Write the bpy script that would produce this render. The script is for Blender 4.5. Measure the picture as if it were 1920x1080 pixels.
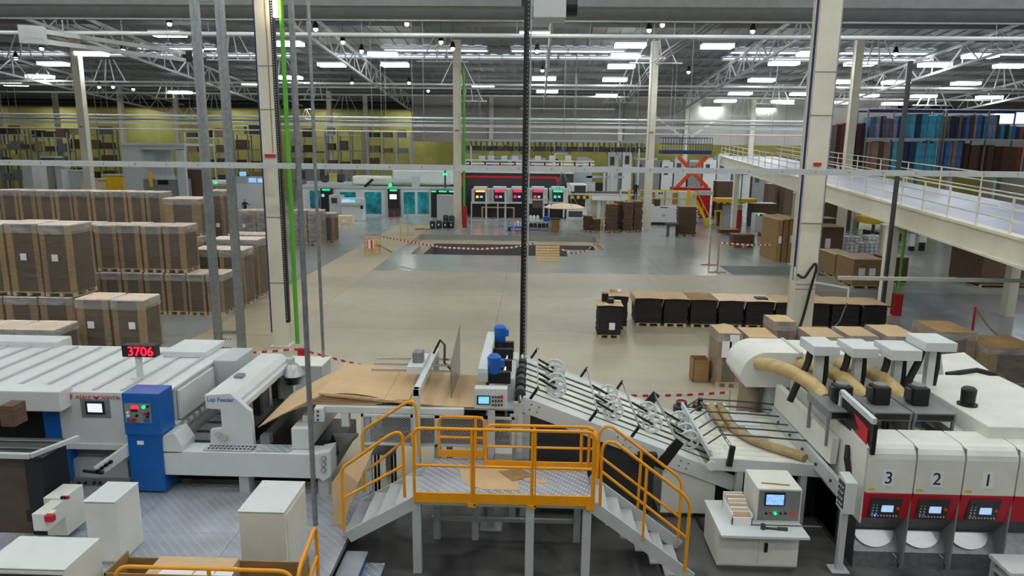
import bpy, bmesh, math, random
from mathutils import Vector, Matrix
random.seed(7)
for _o in list(bpy.data.objects): bpy.data.objects.remove(_o)
S = bpy.context.scene
C = S.collection

# ------------------------------------------------------------------ camera
F = 1320.0; PITCH = math.atan(260/1320); YAW = math.atan(40/1320); ROLL = math.radians(.63); H = 7.0
def _basis():
    cp, sp, cy, sy = math.cos(PITCH), math.sin(PITCH), math.cos(YAW), math.sin(YAW)
    f = Vector((-sy*cp, cy*cp, -sp)); r = Vector((cy, sy, 0)); u = r.cross(f)
    c, s = math.cos(ROLL), math.sin(ROLL)
    return f, r*c + u*s, u*c - r*s
FW, RT, UP = _basis()
cd = bpy.data.cameras.new('camera'); cam = bpy.data.objects.new('camera', cd); C.objects.link(cam)
cd.sensor_width = 36; cd.lens = F/1920*36; cd.clip_end = 400; cd.clip_start = .1
m3 = Matrix((RT, UP, -FW)).transposed()
cam.matrix_world = Matrix.Translation((0, 0, H)) @ m3.to_4x4()
S.camera = cam
def ray(x, y):
    return FW + RT*((x-960)/F) + UP*((540-y)/F)
def G(x, y, z=0.0):
    """point on the level z that the photograph shows at pixel x, y"""
    d = ray(x, y); t = (z-H)/d.z
    return d.x*t, d.y*t
def W(x, y, Y):
    """(X, Z) on the upright plane at distance Y that shows at pixel x, y"""
    d = ray(x, y); t = Y/d.y
    return d.x*t, H+d.z*t
def WX(x, y, Y): return W(x, y, Y)[0]
def WZ(x, y, Y): return W(x, y, Y)[1]

# ------------------------------------------------------------------ world and exposure
S.view_settings.view_transform = 'Standard'; S.view_settings.look = 'None'
S.view_settings.gamma = 1; S.view_settings.use_curve_mapping = False
S.view_settings.exposure = 0.45
wd = bpy.data.worlds.new('world'); S.world = wd; wd.use_nodes = True
wd.node_tree.nodes['Background'].inputs[0].default_value = (.75, .8, .9, 1)
wd.node_tree.nodes['Background'].inputs[1].default_value = .25
LAMP = 15.0         # emission of the luminaires
SKYL = 2.6          # emission of the rooflight glazing

# ------------------------------------------------------------------ materials
def lin(c):
    c = c/255.0
    return c/12.92 if c <= .04045 else ((c+.055)/1.055)**2.4
def rgb(c): return (lin(c[0]), lin(c[1]), lin(c[2]), 1)
M = {}
def mat(name, col, rough=.5, metal=0., var=.0, scale=3., bump=0., bscale=40., emit=0., coord='Object', stretch=None, spec=.5, col2=None):
    if name in M: return M[name]
    m = bpy.data.materials.new(name); m.use_nodes = True; nt = m.node_tree; N = nt.nodes; L = nt.links
    p = N['Principled BSDF']
    p.inputs['Base Color'].default_value = rgb(col); p.inputs['Roughness'].default_value = rough
    p.inputs['Metallic'].default_value = metal; p.inputs['Specular IOR Level'].default_value = spec
    if emit:
        p.inputs['Emission Color'].default_value = rgb(col); p.inputs['Emission Strength'].default_value = emit
    if var or bump:
        tc = N.new('ShaderNodeTexCoord'); mp = N.new('ShaderNodeMapping')
        L.new(tc.outputs[coord], mp.inputs[0])
        if stretch: mp.inputs['Scale'].default_value = stretch
    if var:
        n = N.new('ShaderNodeTexNoise'); n.inputs['Scale'].default_value = scale; n.inputs['Detail'].default_value = 6
        n.inputs['Roughness'].default_value = .65
        L.new(mp.outputs[0], n.inputs['Vector'])
        r = N.new('ShaderNodeValToRGB'); r.color_ramp.elements[0].position = .3; r.color_ramp.elements[1].position = .72
        c1 = rgb([v*(1-var) for v in col]); c2 = rgb([min(255, v*(1+var*.6)) for v in col]) if col2 is None else rgb(col2)
        r.color_ramp.elements[0].color = c1; r.color_ramp.elements[1].color = c2
        L.new(n.outputs['Fac'], r.inputs[0]); L.new(r.outputs[0], p.inputs['Base Color'])
        rr = N.new('ShaderNodeMapRange'); rr.inputs[3].default_value = max(0, rough-.08); rr.inputs[4].default_value = min(1, rough+.12)
        L.new(n.outputs['Fac'], rr.inputs[0]); L.new(rr.outputs[0], p.inputs['Roughness'])
    if bump:
        n2 = N.new('ShaderNodeTexNoise'); n2.inputs['Scale'].default_value = bscale; n2.inputs['Detail'].default_value = 3
        L.new(mp.outputs[0], n2.inputs['Vector'])
        b = N.new('ShaderNodeBump'); b.inputs['Strength'].default_value = bump; b.inputs['Distance'].default_value = .02
        L.new(n2.outputs['Fac'], b.inputs['Height']); L.new(b.outputs[0], p.inputs['Normal'])
    M[name] = m
    return m
mat('white', (210, 216, 216), .38, var=.04, scale=1.5)
mat('offwhite', (224, 225, 216), .4, var=.05, scale=1.5)
mat('lightgrey', (188, 194, 195), .4, var=.04, scale=2)
mat('greyblue', (168, 178, 186), .42, var=.04, scale=2)
mat('midgrey', (128, 131, 132), .45, var=.08, scale=2)
mat('darkgrey', (62, 63, 66), .45, var=.12, scale=3)
mat('charcoal', (50, 51, 56), .5, var=.1, scale=2)
mat('black', (20, 20, 22), .45, var=.2, scale=6)
mat('rubber', (28, 28, 30), .6)
mat('column', (222, 218, 200), .5, var=.05, scale=.8)
mat('steel', (168, 170, 172), .3, 1., var=.08, scale=4)
mat('chrome', (225, 226, 228), .12, 1.)
mat('galv', (150, 155, 158), .42, .75, var=.14, scale=9)
mat('alu', (200, 202, 204), .3, .9, var=.05, scale=5)
mat('truss', (206, 208, 208), .5, .1, var=.08, scale=1)
mat('roof', (132, 133, 134), .6, .0, var=.1, scale=.3)
mat('pipewhite', (205, 210, 210), .35, .1)
mat('blue', (10, 94, 176), .4, var=.06, scale=2)
mat('bluemotor', (22, 100, 196), .4)
mat('yellow', (240, 160, 12), .38, var=.05, scale=3)
mat('yellowlift', (232, 186, 20), .45, var=.06, scale=3)
mat('red', (196, 26, 44), .42, var=.05, scale=2)
mat('redlift', (226, 74, 24), .45, var=.06, scale=2)
mat('redext', (170, 20, 30), .4)
mat('green', (86, 168, 44), .45)
mat('cardboard', (204, 174, 134), .8, var=.07, scale=1.2, bump=.05, bscale=60)
mat('cardboard_pale', (234, 208, 178), .8, var=.06, scale=1.2)
mat('cardboard_edge', (120, 90, 62), .9, var=.25, scale=8, stretch=(1, 1, 14))
mat('kraft', (158, 126, 80), .85, var=.14, scale=2, stretch=(1, 1, 6))
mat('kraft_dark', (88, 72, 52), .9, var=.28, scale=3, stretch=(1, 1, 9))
mat('kraft_mid', (142, 112, 76), .9, var=.2, scale=3, stretch=(1, 1, 9))
mat('brownstack', (104, 82, 66), .9, var=.3, scale=4, stretch=(1, 1, 10))
mat('darkstack', (40, 38, 38), .8, var=.35, scale=5, stretch=(1, 1, 8))
mat('wood', (206, 176, 128), .75, var=.14, scale=2, stretch=(6, 1, 6))
mat('woodold', (172, 140, 100), .8, var=.2, scale=2, stretch=(6, 1, 6))
mat('brownpanel', (86, 72, 62), .7, var=.18, scale=2)
mat('paper', (232, 232, 234), .7)
mat('concrete', (176, 168, 148), .36, var=.09, scale=.35, bump=.03, bscale=8, coord='Generated')
mat('belt', (232, 234, 222), .45, var=.06, scale=2)
mat('hose', (172, 148, 104), .45, var=.15, scale=4, bump=.5, bscale=18)
mat('cloth', (158, 142, 120), .85, var=.12, scale=3, bump=.4, bscale=6)
mat('bluegrey', (150, 160, 185), .3, var=.06, scale=.5)
mat('olive', (196, 190, 104), .7, var=.12, scale=.4)
mat('wallgrey', (176, 174, 170), .7, var=.04, scale=.2)
mat('teal', (24, 132, 150), .12, var=.5, scale=.9, col2=(60, 200, 215))
mat('tank', (226, 228, 228), .35, var=.03)
mat('yellowtube', (205, 178, 120), .35, var=.18, scale=5)
mat('led_red', (255, 16, 40), .5, emit=5.)
mat('led_orange', (255, 110, 50), .5, emit=5.)
mat('led_green', (0, 240, 110), .5, emit=3.5)
mat('led_blue', (30, 80, 255), .5, emit=6.)
mat('screen_blue', (110, 170, 235), .3, emit=.7, var=.3, scale=14, col2=(225, 240, 250))
mat('screen_pale', (170, 200, 240), .3, emit=.5)
mat('screen_photo', (205, 212, 215), .3, emit=.8, var=.35, scale=7)
mat('screen_cyan', (40, 180, 235), .3, emit=.7, var=.25, scale=6, col2=(235, 240, 120))
mat('led_white', (255, 255, 255), .5, emit=3.)
mat('skin', (196, 150, 122), .6)
mat('navy', (28, 32, 52), .8)
mat('navyblue', (30, 44, 110), .55, var=.1, scale=1)
mat('bulb', (255, 232, 200), .5, emit=14.)
def emitter(name, col, st):
    m = bpy.data.materials.new(name); m.use_nodes = True; nt = m.node_tree
    nt.nodes.remove(nt.nodes['Principled BSDF']); e = nt.nodes.new('ShaderNodeEmission')
    e.inputs[0].default_value = rgb(col); e.inputs[1].default_value = st
    nt.links.new(e.outputs[0], nt.nodes['Material Output'].inputs[0]); M[name] = m
emitter('lamp', (252, 255, 253), LAMP)
emitter('sky_glass', (222, 232, 244), SKYL)
def film(name, fac, col, rough, bump):
    m = bpy.data.materials.new(name); m.use_nodes = True; nt = m.node_tree; N = nt.nodes; L = nt.links
    p = N['Principled BSDF']; p.inputs['Base Color'].default_value = rgb(col); p.inputs['Roughness'].default_value = rough
    t = N.new('ShaderNodeBsdfTransparent'); x = N.new('ShaderNodeMixShader')
    tc = N.new('ShaderNodeTexCoord'); mp = N.new('ShaderNodeMapping'); mp.inputs['Scale'].default_value = (1, 1, 3.5)
    n = N.new('ShaderNodeTexNoise'); n.inputs['Scale'].default_value = 1.3; n.inputs['Detail'].default_value = 3
    L.new(tc.outputs['Object'], mp.inputs[0]); L.new(mp.outputs[0], n.inputs['Vector'])
    r = N.new('ShaderNodeMapRange'); r.inputs[1].default_value = .3; r.inputs[2].default_value = .75
    r.inputs[3].default_value = fac*.45; r.inputs[4].default_value = fac*1.5
    L.new(n.outputs['Fac'], r.inputs[0]); L.new(r.outputs[0], x.inputs[0])
    b = N.new('ShaderNodeBump'); b.inputs['Strength'].default_value = bump; b.inputs['Distance'].default_value = .03
    L.new(n.outputs['Fac'], b.inputs['Height']); L.new(b.outputs[0], p.inputs['Normal'])
    L.new(t.outputs[0], x.inputs[1]); L.new(p.outputs[0], x.inputs[2]); L.new(x.outputs[0], N['Material Output'].inputs[0])
    M[name] = m
film('film', .13, (190, 186, 186), .18, .6)
film('film_thick', .42, (205, 202, 200), .25, .7)
film('film_mid', .26, (190, 184, 180), .2, .7)
film('film_rim', 1.1, (236, 232, 232), .3, .4)
film('glass', .12, (200, 210, 215), .05, 0)
def striped(name, a, b, scale, rough=.6, axis=0):
    m = bpy.data.materials.new(name); m.use_nodes = True; nt = m.node_tree; N = nt.nodes; L = nt.links
    p = N['Principled BSDF']; p.inputs['Roughness'].default_value = rough
    tc = N.new('ShaderNodeTexCoord'); sx = N.new('ShaderNodeSeparateXYZ'); L.new(tc.outputs['Object'], sx.inputs[0])
    mu = N.new('ShaderNodeMath'); mu.operation = 'MULTIPLY'; mu.inputs[1].default_value = scale; L.new(sx.outputs[axis], mu.inputs[0])
    fr = N.new('ShaderNodeMath'); fr.operation = 'FRACT'; L.new(mu.outputs[0], fr.inputs[0])
    gt = N.new('ShaderNodeMath'); gt.operation = 'GREATER_THAN'; gt.inputs[1].default_value = .5; L.new(fr.outputs[0], gt.inputs[0])
    mx = N.new('ShaderNodeMix'); mx.data_type = 'RGBA'; mx.inputs[6].default_value = rgb(a); mx.inputs[7].default_value = rgb(b)
    L.new(gt.outputs[0], mx.inputs[0]); L.new(mx.outputs[2], p.inputs['Base Color']); M[name] = m
striped('tape', (205, 40, 60), (232, 228, 226), 3.4)
striped('hazard', (228, 182, 20), (24, 24, 24), 1.6)
def tread(name, col, metal, rough, sc):
    """diamond (tear-drop) tread plate: raised lozenges as fine relief"""
    m = bpy.data.materials.new(name); m.use_nodes = True; nt = m.node_tree; N = nt.nodes; L = nt.links
    p = N['Principled BSDF']; p.inputs['Metallic'].default_value = metal; p.inputs['Roughness'].default_value = rough
    tc = N.new('ShaderNodeTexCoord'); mp = N.new('ShaderNodeMapping'); mp.inputs['Rotation'].default_value = (0, 0, .785); mp.inputs['Scale'].default_value = (sc, sc, sc)
    L.new(tc.outputs['Object'], mp.inputs[0])
    ch = N.new('ShaderNodeTexChecker'); ch.inputs['Scale'].default_value = 1.0; L.new(mp.outputs[0], ch.inputs[0])
    v = N.new('ShaderNodeTexVoronoi'); v.feature = 'F1'; v.inputs['Randomness'].default_value = 0.; v.inputs['Scale'].default_value = 1.
    mp2 = N.new('ShaderNodeMapping'); mp2.inputs['Scale'].default_value = (1, .55, 1); L.new(mp.outputs[0], mp2.inputs[0]); L.new(mp2.outputs[0], v.inputs['Vector'])
    r = N.new('ShaderNodeMapRange'); r.inputs[1].default_value = .34; r.inputs[2].default_value = .22; L.new(v.outputs['Distance'], r.inputs[0])
    n = N.new('ShaderNodeTexNoise'); n.inputs['Scale'].default_value = 1.1; n.inputs['Detail'].default_value = 5; L.new(tc.outputs['Object'], n.inputs['Vector'])
    cr = N.new('ShaderNodeValToRGB'); cr.color_ramp.elements[0].position = .3; cr.color_ramp.elements[1].position = .75
    cr.color_ramp.elements[0].color = rgb([x*.72 for x in col]); cr.color_ramp.elements[1].color = rgb(col)
    L.new(n.outputs['Fac'], cr.inputs[0])
    mx = N.new('ShaderNodeMix'); mx.data_type = 'RGBA'; mx.inputs[7].default_value = rgb([min(255, x*1.12) for x in col])
    L.new(r.outputs[0], mx.inputs[0]); L.new(cr.outputs[0], mx.inputs[6]); L.new(mx.outputs[2], p.inputs['Base Color'])
    b = N.new('ShaderNodeBump'); b.inputs['Strength'].default_value = .8; b.inputs['Distance'].default_value = .012
    L.new(r.outputs[0], b.inputs['Height']); L.new(b.outputs[0], p.inputs['Normal']); M[name] = m
tread('tread', (196, 203, 214), .25, .36, 15.)
tread('tread_dark', (74, 74, 74), .6, .35, 12.)
def mesh_screen(name):
    """expanded-metal guard: open lozenges between strands"""
    m = bpy.data.materials.new(name); m.use_nodes = True; nt = m.node_tree; N = nt.nodes; L = nt.links
    p = N['Principled BSDF']; p.inputs['Base Color'].default_value = rgb((176, 180, 182)); p.inputs['Roughness'].default_value = .4
    tc = N.new('ShaderNodeTexCoord'); sx = N.new('ShaderNodeSeparateXYZ'); L.new(tc.outputs['Object'], sx.inputs[0])
    def mth(op, a, b=None):
        n = N.new('ShaderNodeMath'); n.operation = op
        for i, v in enumerate((a, b)):
            if v is None: continue
            if isinstance(v, (int, float)): n.inputs[i].default_value = v
            else: L.new(v, n.inputs[i])
        return n.outputs[0]
    ux = mth('MULTIPLY', sx.outputs[0], 13.); uz = mth('MULTIPLY', sx.outputs[2], 26.)
    a = mth('ABSOLUTE', mth('SUBTRACT', mth('FRACT', mth('ADD', ux, uz)), .5))
    b = mth('ABSOLUTE', mth('SUBTRACT', mth('FRACT', mth('SUBTRACT', ux, uz)), .5))
    k = mth('LESS_THAN', mth('MINIMUM', a, b), .13)
    t = N.new('ShaderNodeBsdfTransparent'); x = N.new('ShaderNodeMixShader')
    L.new(k, x.inputs[0]); L.new(t.outputs[0], x.inputs[1]); L.new(p.outputs[0], x.inputs[2]); L.new(x.outputs[0], N['Material Output'].inputs[0]); M[name] = m
mesh_screen('mesh')
def floor_mat(name, col, col2, rough, sc=.5, spec=.5, stain=None):
    m = bpy.data.materials.new(name); m.use_nodes = True; nt = m.node_tree; N = nt.nodes; L = nt.links
    p = N['Principled BSDF']; p.inputs['Specular IOR Level'].default_value = spec
    g = N.new('ShaderNodeNewGeometry'); n = N.new('ShaderNodeTexNoise'); n.inputs['Scale'].default_value = sc; n.inputs['Detail'].default_value = 8; n.inputs['Roughness'].default_value = .6
    L.new(g.outputs['Position'], n.inputs['Vector'])
    r = N.new('ShaderNodeValToRGB'); r.color_ramp.elements[0].position = .3; r.color_ramp.elements[1].position = .7
    r.color_ramp.elements[0].color = rgb(col); r.color_ramp.elements[1].color = rgb(col2)
    L.new(n.outputs['Fac'], r.inputs[0])
    oi = N.new('ShaderNodeObjectInfo'); hs = N.new('ShaderNodeHueSaturation'); mr = N.new('ShaderNodeMapRange'); mr.inputs[3].default_value = .94; mr.inputs[4].default_value = 1.05
    L.new(oi.outputs['Random'], mr.inputs[0]); L.new(mr.outputs[0], hs.inputs['Value']); L.new(r.outputs[0], hs.inputs['Color'])
    out = hs.outputs[0]
    if stain:
        n3 = N.new('ShaderNodeTexNoise'); n3.inputs['Scale'].default_value = .9; n3.inputs['Detail'].default_value = 4; n3.inputs['Distortion'].default_value = 1.2; L.new(g.outputs['Position'], n3.inputs['Vector'])
        r3 = N.new('ShaderNodeMapRange'); r3.inputs[1].default_value = .5; r3.inputs[2].default_value = .68; L.new(n3.outputs['Fac'], r3.inputs[0])
        mx = N.new('ShaderNodeMix'); mx.data_type = 'RGBA'; mx.inputs[7].default_value = rgb(stain); L.new(r3.outputs[0], mx.inputs[0]); L.new(out, mx.inputs[6]); out = mx.outputs[2]
    L.new(out, p.inputs['Base Color'])
    n2 = N.new('ShaderNodeTexNoise'); n2.inputs['Scale'].default_value = 2.3; n2.inputs['Detail'].default_value = 6; L.new(g.outputs['Position'], n2.inputs['Vector'])
    rr = N.new('ShaderNodeMapRange'); rr.inputs[3].default_value = rough-.1; rr.inputs[4].default_value = rough+.12
    L.new(n2.outputs['Fac'], rr.inputs[0]); L.new(rr.outputs[0], p.inputs['Roughness']); M[name] = m
floor_mat('floor_beige', (156, 149, 128), (174, 166, 144), .42, .4)
floor_mat('floor_band', (166, 154, 126), (180, 168, 140), .42, .5)
floor_mat('floor_grey', (146, 152, 152), (164, 168, 166), .17, .3, .6)
floor_mat('floor_grey2', (134, 137, 140), (150, 153, 156), .14, .3, .6)
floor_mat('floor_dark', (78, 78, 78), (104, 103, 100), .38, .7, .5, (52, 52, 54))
floor_mat('pit', (96, 98, 98), (112, 113, 110), .7, .6, .3)

# ------------------------------------------------------------------ mesh helpers
def spline(pts, n=5):
    P = [Vector(p) for p in pts]; P = [P[0]*2-P[1]]+P+[P[-1]*2-P[-2]]; out = []
    for i in range(1, len(P)-2):
        a, b, c, d = P[i-1:i+3]
        for k in range(n):
            t = k/n; out.append(.5*((2*b)+(c-a)*t+(2*a-5*b+4*c-d)*t*t+(3*b-a-3*c+d)*t**3))
    return out+[P[-2]]
class MB:
    def __init__(s): s.v = []; s.f = []
    def add(s, vs, fs):
        n = len(s.v); s.v += [tuple(v) for v in vs]; s.f += [tuple(i+n for i in f) for f in fs]; return s
    def box(s, x0, x1, y0, y1, z0, z1):
        return s.add([(x0,y0,z0),(x1,y0,z0),(x1,y1,z0),(x0,y1,z0),(x0,y0,z1),(x1,y0,z1),(x1,y1,z1),(x0,y1,z1)],
                     [(3,2,1,0),(4,5,6,7),(0,1,5,4),(1,2,6,5),(2,3,7,6),(3,0,4,7)])
    def px(s, x0, y0, x1, y1, Y, d):
        """box whose front at distance Y fills the pixel rectangle, d metres deep"""
        xm, ym = (x0+x1)/2, (y0+y1)/2
        a, b = WX(x0, ym, Y), WX(x1, ym, Y); zt, zb = WZ(xm, y0, Y), WZ(xm, y1, Y)
        return s.box(min(a,b), max(a,b), Y, Y+d, min(zt,zb), max(zt,zb))
    def beam(s, p, q, w, h=None, up=(0,0,1)):
        """square bar from p to q, w wide and h high"""
        h = h or w; p = Vector(p); q = Vector(q); d = (q-p).normalized(); u = Vector(up)
        if abs(d.dot(u)) > .98: u = Vector((0,1,0))
        r = d.cross(u).normalized(); u = r.cross(d)
        vs = []
        for c in (p, q):
            for a, b in ((-1,-1),(1,-1),(1,1),(-1,1)): vs.append(c + r*(a*w/2) + u*(b*h/2))
        return s.add(vs, [(0,1,2,3),(7,6,5,4),(0,4,5,1),(1,5,6,2),(2,6,7,3),(3,7,4,0)])
    def cyl(s, p, q, r, n=12, r2=None):
        p = Vector(p); q = Vector(q); d = (q-p).normalized(); u = Vector((0,0,1)) if abs(d.z) < .9 else Vector((1,0,0))
        a = d.cross(u).normalized(); b = a.cross(d); r2 = r if r2 is None else r2; vs = []
        for c, rr in ((p, r), (q, r2)):
            for i in range(n):
                t = 2*math.pi*i/n; vs.append(c + (a*math.cos(t) + b*math.sin(t))*rr)
        fs = [(i, (i+1) % n, n+(i+1) % n, n+i) for i in range(n)] + [tuple(range(n-1,-1,-1)), tuple(range(n, 2*n))]
        return s.add(vs, fs)
    def tube(s, pts, r, n=8, closed=False):
        pts = [Vector(p) for p in pts]; k = len(pts); vs = []; ref = None
        for i, p in enumerate(pts):
            if closed: d = pts[(i+1) % k]-pts[i-1]
            else: d = pts[min(i+1, k-1)]-pts[max(i-1, 0)]
            d.normalize()
            if ref is None: ref = Vector((0,0,1)) if abs(d.z) < .9 else Vector((1,0,0))
            a = d.cross(ref)
            if a.length < 1e-4: a = d.cross(Vector((0,1,0)))
            a.normalize(); b = a.cross(d); ref = b
            rr = r[i] if isinstance(r, (list, tuple)) else r
            for j in range(n):
                t = 2*math.pi*j/n; vs.append(p + (a*math.cos(t)+b*math.sin(t))*rr)
        fs = []
        for i in range(k if closed else k-1):
            o, q = i*n, ((i+1) % k)*n
            fs += [(o+j, o+(j+1) % n, q+(j+1) % n, q+j) for j in range(n)]
        if not closed: fs += [tuple(range(n-1,-1,-1)), tuple(range((k-1)*n, k*n))]
        return s.add(vs, fs)
    def prism(s, poly, lo, hi, axis='y'):
        """2-D outline swept along an axis: 'y' takes (x,z), 'x' takes (y,z), 'z' takes (x,y)"""
        k = len(poly); put = {'y': lambda a,b,t: (a,t,b), 'x': lambda a,b,t: (t,a,b), 'z': lambda a,b,t: (a,b,t)}[axis]
        vs = [put(a,b,lo) for a,b in poly]+[put(a,b,hi) for a,b in poly]
        return s.add(vs, [tuple(range(k-1,-1,-1)), tuple(range(k,2*k))]+[(i,(i+1)%k,k+(i+1)%k,k+i) for i in range(k)])
    def lathe(s, c, prof, n=20):
        c = Vector(c); vs = []; k = len(prof)
        for r, z in prof:
            for i in range(n):
                t = 2*math.pi*i/n; vs.append((c.x+r*math.cos(t), c.y+r*math.sin(t), c.z+z))
        fs = [(i*n+j, i*n+(j+1)%n, (i+1)*n+(j+1)%n, (i+1)*n+j) for i in range(k-1) for j in range(n)]
        fs += [tuple(range(n-1,-1,-1)), tuple(range((k-1)*n, k*n))]
        return s.add(vs, fs)
    def sheet(s, rows, th):
        """surface through a grid of points, given thickness th downwards"""
        nr, nc = len(rows), len(rows[0]); vs = [p for r in rows for p in r]; lo = [(p[0],p[1],p[2]-th) for p in vs]; n = nr*nc
        fs = [(i*nc+j, i*nc+j+1, (i+1)*nc+j+1, (i+1)*nc+j) for i in range(nr-1) for j in range(nc-1)]
        fb = [tuple(n+q for q in reversed(f)) for f in fs]
        rim = [j for j in range(nc)]+[i*nc+nc-1 for i in range(1,nr)]+[(nr-1)*nc+j for j in range(nc-2,-1,-1)]+[i*nc for i in range(nr-2,0,-1)]
        k = len(rim); side = [(rim[i], n+rim[i], n+rim[(i+1)%k], rim[(i+1)%k]) for i in range(k)]
        return s.add(vs+lo, fs+fb+side)
    def build(s, name, m, parent=None, smooth=False, bev=0, origin=None):
        me = bpy.data.meshes.new(name)
        o0 = Vector(parent.matrix_world.translation) if parent else Vector(origin if origin is not None else (0,0,0))
        if parent: o0 = wpos(parent)
        me.from_pydata([tuple(Vector(v)-o0) for v in s.v], [], s.f); me.validate(); me.update()
        bm = bmesh.new(); bm.from_mesh(me); bmesh.ops.recalc_face_normals(bm, faces=bm.faces); bm.to_mesh(me); bm.free()
        me.materials.append(M[m] if isinstance(m, str) else m)
        o = bpy.data.objects.new(name, me); C.objects.link(o)
        if parent: o.parent = parent
        else: o.location = o0
        if smooth:
            for f in me.polygons: f.use_smooth = True
            try: me.set_sharp_from_angle(angle=math.radians(40))
            except Exception: pass
        if bev:
            b = o.modifiers.new('bevel', 'BEVEL'); b.width = bev; b.segments = 2; b.limit_method = 'ANGLE'
        return o
def wpos(o):
    p = Vector((0,0,0))
    while o: p = p+Vector(o.location); o = o.parent
    return p
def tag(o, label, cat, group=None):
    o['label'] = label; o['category'] = cat
    if group: o['group'] = group
    return o
def thing(name, label, cat, loc=(0,0,0), group=None):
    o = bpy.data.objects.new(name, None); C.objects.link(o); o.location = loc; o.empty_display_size = .2
    return tag(o, label, cat, group)
def base(b):
    xs = [v[0] for v in b.v]; ys = [v[1] for v in b.v]; zs = [v[2] for v in b.v]
    return ((min(xs)+max(xs))/2, (min(ys)+max(ys))/2, min(zs))
def single(name, b, m, label, cat, group=None, **k):
    return tag(b.build(name, m, None, origin=base(b), **k), label, cat, group)
def struct(name, b, m, label=None, cat=None, **k):
    o = b.build(name, m, None, **k); o['kind'] = 'structure'
    if label: o['label'] = label; o['category'] = cat or name.split('_')[0]
    return o
def copy_tree(o, parent=None):
    c = o.copy(); C.objects.link(c); c.parent = parent
    for ch in list(o.children): copy_tree(ch, c)
    return c
def part(parent, name, m, **k):
    """decorator-free shortcut: returns a builder whose .done() links it under parent"""
    b = MB(); b._a = (parent, name, m, k); return b
def BX(parent, name, m, *bx, **k):
    b = MB()
    for q in bx: b.box(*q)
    return b.build(name, m, parent, **k)
def text(parent, s, loc, size, m, rotx=90, rotz=0, roty=0, name='lettering', depth=.004, align='CENTER', shear=0):
    cu = bpy.data.curves.new(name, 'FONT'); cu.body = s; cu.size = size; cu.extrude = depth; cu.align_x = align; cu.align_y = 'CENTER'; cu.shear = shear
    t = bpy.data.objects.new(name, cu); C.objects.link(t)
    bpy.context.view_layer.update()
    me = bpy.data.meshes.new_from_object(t); bpy.data.objects.remove(t)
    me.materials.clear(); me.materials.append(M[m])
    o = bpy.data.objects.new(name, me); C.objects.link(o)
    o.rotation_euler = (math.radians(rotx), math.radians(roty), math.radians(rotz))
    o.location = Vector(loc)-(wpos(parent) if parent else Vector((0,0,0)))
    if parent: o.parent = parent
    return o
# ================================================================== the hall
def roofz(Y): return 21.08-.07*Y if Y > 30 else 18.98
XL, XR, YB, YF = -99., 70., -14., 114.
# ---- floor: slabs with open joints on a sub-base; two pits are left open
PIT = [(-9.7, 5.0, 51.2, 58.0), (-8.3, 5.0, 50.0, 51.2), (-8.3, 2.3, 46.8, 50.0)]
DEEP = (-7.9, 4.7, 47.6, 55.6)
PIT2 = (11.6, 18.8, 40.7, 43.9)
floor = struct('floor', MB().box(XL, XR, YB, YF, -2.2, -2.0), 'pit', 'concrete hall floor with beige, grey and oil-stained slabs', 'floor')
def slab(x0, x1, y0, y1, m, th=2.0, z=0.0):
    g = .005
    return MB().box(x0+g, x1-g, y0+g, y1-g, z-th, z).build('floor_slab', m, floor)
def cut(rects, holes):
    """split rectangles so that the holes stay open"""
    for h in holes:
        out = []
        for r in rects:
            x0, x1, y0, y1 = r; a, b, c, d = h
            if a >= x1 or b <= x0 or c >= y1 or d <= y0: out.append(r); continue
            if c > y0: out.append((x0, x1, y0, c))
            if d < y1: out.append((x0, x1, d, y1))
            yy0, yy1 = max(y0, c), min(y1, d)
            if a > x0: out.append((x0, a, yy0, yy1))
            if b < x1: out.append((b, x1, yy0, yy1))
        rects = out
    return rects
holes = PIT+[PIT2]
# beige working bay
bx = [-9.4, -1.5, 6.4, 14.3]; by = [13.4, 20.1, 26.8, 33.5, 40.2]
for i in range(3):
    for j in range(4): slab(bx[i], bx[i+1], by[j], by[j+1], 'floor_beige')
# band of narrow slabs along the pallet store
for j in range(24):
    y0 = 15.+j*2.1
    slab(-12.6, -9.4, y0, y0+2.1, 'floor_band')
slab(-12.6, -9.4, 13.4, 15., 'floor_band')
for (x0, x1, ys) in ((XL, -22, (13.4, 40, 66)), (-22, -12.6, (13.4, 26, 38, 50, 65.4))):
    for a, b in zip(ys, ys[1:]): slab(x0, x1, a, b, 'floor_grey')
slab(-22, -12.6, 65.4, 66, 'floor_grey'); slab(-12.6, -9.4, 65.4, 66, 'floor_grey')
# polished grey zone with the machine pits
gx = [-9.4, -.9, 7.6, 14.3]; gy = [40.2, 46.4, 52.6, 58.8, 66.]
for i in range(3):
    for j in range(4):
        for r in cut([(gx[i], gx[i+1], gy[j], gy[j+1])], holes): slab(*r, 'floor_grey')
for x0, x1 in ((14.3, 24), (24, 36), (36, XR)):
    for y0, y1 in ((13.4, 24), (24, 36), (36, 48), (48, 66)):
        for r in cut([(x0, x1, y0, y1)], holes): slab(*r, 'floor_grey' if y0 >= 36 else 'floor_grey2')
for x0, x1 in ((XL, -40), (-40, -10), (-10, 14), (14, 40), (40, XR)):
    for y0, y1 in ((66, 82), (82, 98), (98, YF)): slab(x0, x1, y0, y1, 'floor_grey')
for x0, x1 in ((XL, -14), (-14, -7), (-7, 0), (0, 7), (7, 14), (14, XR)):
    for y0, y1 in ((YB, 4), (4, 8.7), (8.7, 13.4)): slab(x0, x1, y0, y1, 'floor_dark')
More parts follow.
